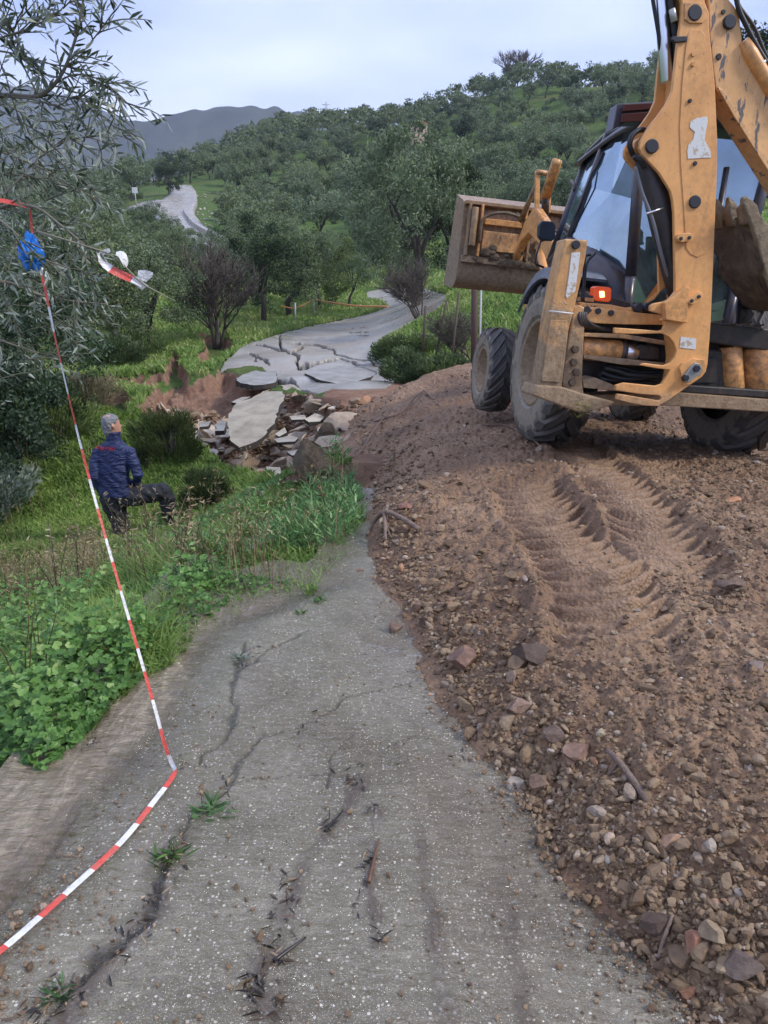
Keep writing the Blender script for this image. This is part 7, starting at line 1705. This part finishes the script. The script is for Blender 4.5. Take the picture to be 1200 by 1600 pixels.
ROOT = mat('muddy_root', (0.15,0.10,0.07), .8); t = NT(ROOT); t.set(t.b.inputs['Base Color'], t.ramp(t.noise(t.pos(), 25, 6, .7), [(.3, (0.09,0.055,0.04)), (.7, (0.26,0.185,0.14))])); t.set(t.b.inputs['Normal'], t.bump(t.noise(t.pos(), 60, 5), .8, .01))
def mpt(px, py, dz=.02):
    q = hit(px, py, 1.0, 30, lambda a, b: np.maximum(mound_h(a, b), land_z(np.asarray(a).ravel(), np.asarray(b).ravel()))); return q+Vector((0, 0, dz))
def stick(name, lists, label, m_=ROOT, cat='root'):
    return tag(tube(name, [[(q, r_) for q, r_ in zip(spl([mpt(px, py, dz) for px, py, dz in L_], 5), np.linspace(ra, rb, 5*(len(L_)-1)+1))] for L_, ra, rb in lists], m_, None, 8), label, cat)
stick('forked_root', [([(573,838,.01),(584,826,.05),(600,818,.09),(625,822,.07),(656,832,.02)], .012, .020), ([(600,818,.09),(602,830,.05),(602,845,.0)], .016, .014), ([(603,818,.09),(606,806,.10)], .018, .014), ([(603,830,.05),(612,842,.0)], .007, .005)], 'forked muddy root sticking out of the bank foot over the wet road')
stick('branch', [([(566,708,.02),(578,688,.05),(592,668,.06),(600,660,.06)], .012, .018), ([(560,668,.02),(600,660,.06),(625,650,.05),(642,632,.05),(660,614,.04),(668,618,.03),(684,634,.02)], .014, .016)], 'long thin branch lying bent along the top of the bank', cat='branch')
stick('buried_stick', [([(948,1172,.0),(965,1195,.018),(985,1222,.018),(1012,1252,.0)], .010, .012), ([(966,1196,.015),(950,1215,.01)], .006, .004)], 'muddy stick half buried in the stony slope', cat='stick')
stick('twig', [([(752,665,.01),(790,668,.03),(830,690,.03),(845,700,.01)], .006, .008)], 'thin twig on the mud in front of the left rear wheel', cat='twig')
stick('twig', [([(1028,1500,.0),(1036,1475,.02),(1050,1440,.02)], .005, .006)], 'thin upright twig among the stones at the lower right', cat='twig')
BRK = mat('wet_bark', (0.02,0.014,0.012), .35); BRN = mat('brown_bark', (0.13,0.06,0.03), .5)
def rstick(pts, ra, rb, label, m_, cat='stick'):
    P = [onroad(a, b, .008) for a, b in pts]; tag(tube('stick', [[(q, r_) for q, r_ in zip(spl(P, 4), np.linspace(ra, rb, 4*(len(P)-1)+1))]], m_, None, 6), label, cat)
rstick([(592,1314),(586,1340),(576,1382)], .003, .006, 'longest brown stick on the road, split and pointed, right of the debris line', BRN)
rstick([(478,1468),(455,1485),(428,1505)], .003, .006, 'dark stick lying slanted in the lower debris pile', BRK)
rstick([(536,1270),(518,1290),(508,1302)], .003, .005, 'dark curved stick in the middle of the debris line', BRK)
# washed-up bark and leaf litter
LITM = mat('litter', (.03,.02,.015), .4); t = NT(LITM); t.set(t.b.inputs['Base Color'], t.ramp(t.attr('lv'), [(0, (0.012,0.010,0.009)), (.6, (0.035,0.024,0.018)), (.85, (0.12,0.075,0.045)), (1, (0.30,0.22,0.13))]))
r_ = np.random.RandomState(14); P = []; D = []; L_ = []
for (px, py, sp, n_) in ((555,1217,16,26),(585,1262,10,8),(510,1292,14,12),(572,1352,14,12),(448,1380,12,12),(450,1412,20,10),(440,1450,24,14),(425,1495,20,16),(405,1535,20,24),(420,1575,26,22),(560,1420,14,7),(590,1460,16,7),(376,1032,12,16),(395,1018,12,6),(140,1165,18,14),(265,1345,14,12),(240,1400,22,20),(215,1455,26,20),(170,1500,24,14),(110,1545,26,18),(50,1590,26,22),(725,1178,8,5),(545,1088,16,6),(500,1125,18,6),(300,1190,24,10),(350,1225,14,10),(470,1140,14,6),(285,1300,14,8)):
    for _ in range(n_):
        a = onroad(px+r_.normal(0, sp*.55), py+r_.normal(0, sp*.5), .004); P.append(a[:]); D.append((r_.normal(), r_.normal()*1.3, abs(r_.normal())*.12)); L_.append(r_.uniform(.012, .05))
o = link('leaf_litter', lance(np.array(P), np.array(D), np.array(L_), r_.uniform(.002, .012, len(P)), r_.rand(len(P)), r_, 'leaf_litter'), LITM); o['kind'] = 'stuff'
# debris clumps hanging on the machine
for k, (px, py, ly_) in enumerate(((905,636,-1.15),(915,640,-1.15),(895,632,-1.15))):
    q = ml(px, py, ly_); n_ = 30; rr = np.random.RandomState(k); a = rr.uniform(0, 6.28, n_)
    link('grass_tuft', lance(np.array(q[:])+rr.normal(0, .03, (n_, 3)), np.stack([np.cos(a), np.sin(a), rr.uniform(-1, .3, n_)], -1), rr.uniform(.04, .10, n_), .006, rr.rand(n_), rr), DRY if k else GRS, BH)

# ------------------------------------------------------------------ air
hz = bpy.data.meshes.new('haze'); bm = bmesh.new(); bmesh.ops.create_cube(bm, size=1)
for v in bm.verts: v.co = Vector((v.co.x*4200, v.co.y*4200, (-200 if v.co.z < 0 else 480)))
bm.to_mesh(hz); bm.free()
mh_ = bpy.data.materials.new('haze'); mh_.use_nodes = True; nt_ = mh_.node_tree; nt_.nodes.clear(); ov_ = nt_.nodes.new('ShaderNodeOutputMaterial'); pv = nt_.nodes.new('ShaderNodeVolumePrincipled')
pv.inputs['Color'].default_value = (0.72, 0.80, 1.0, 1); pv.inputs['Density'].default_value = 0.00030; pv.inputs['Anisotropy'].default_value = .1; nt_.links.new(pv.outputs[0], ov_.inputs['Volume'])
hzo = link('haze', hz, mh_); hzo['kind'] = 'stuff'
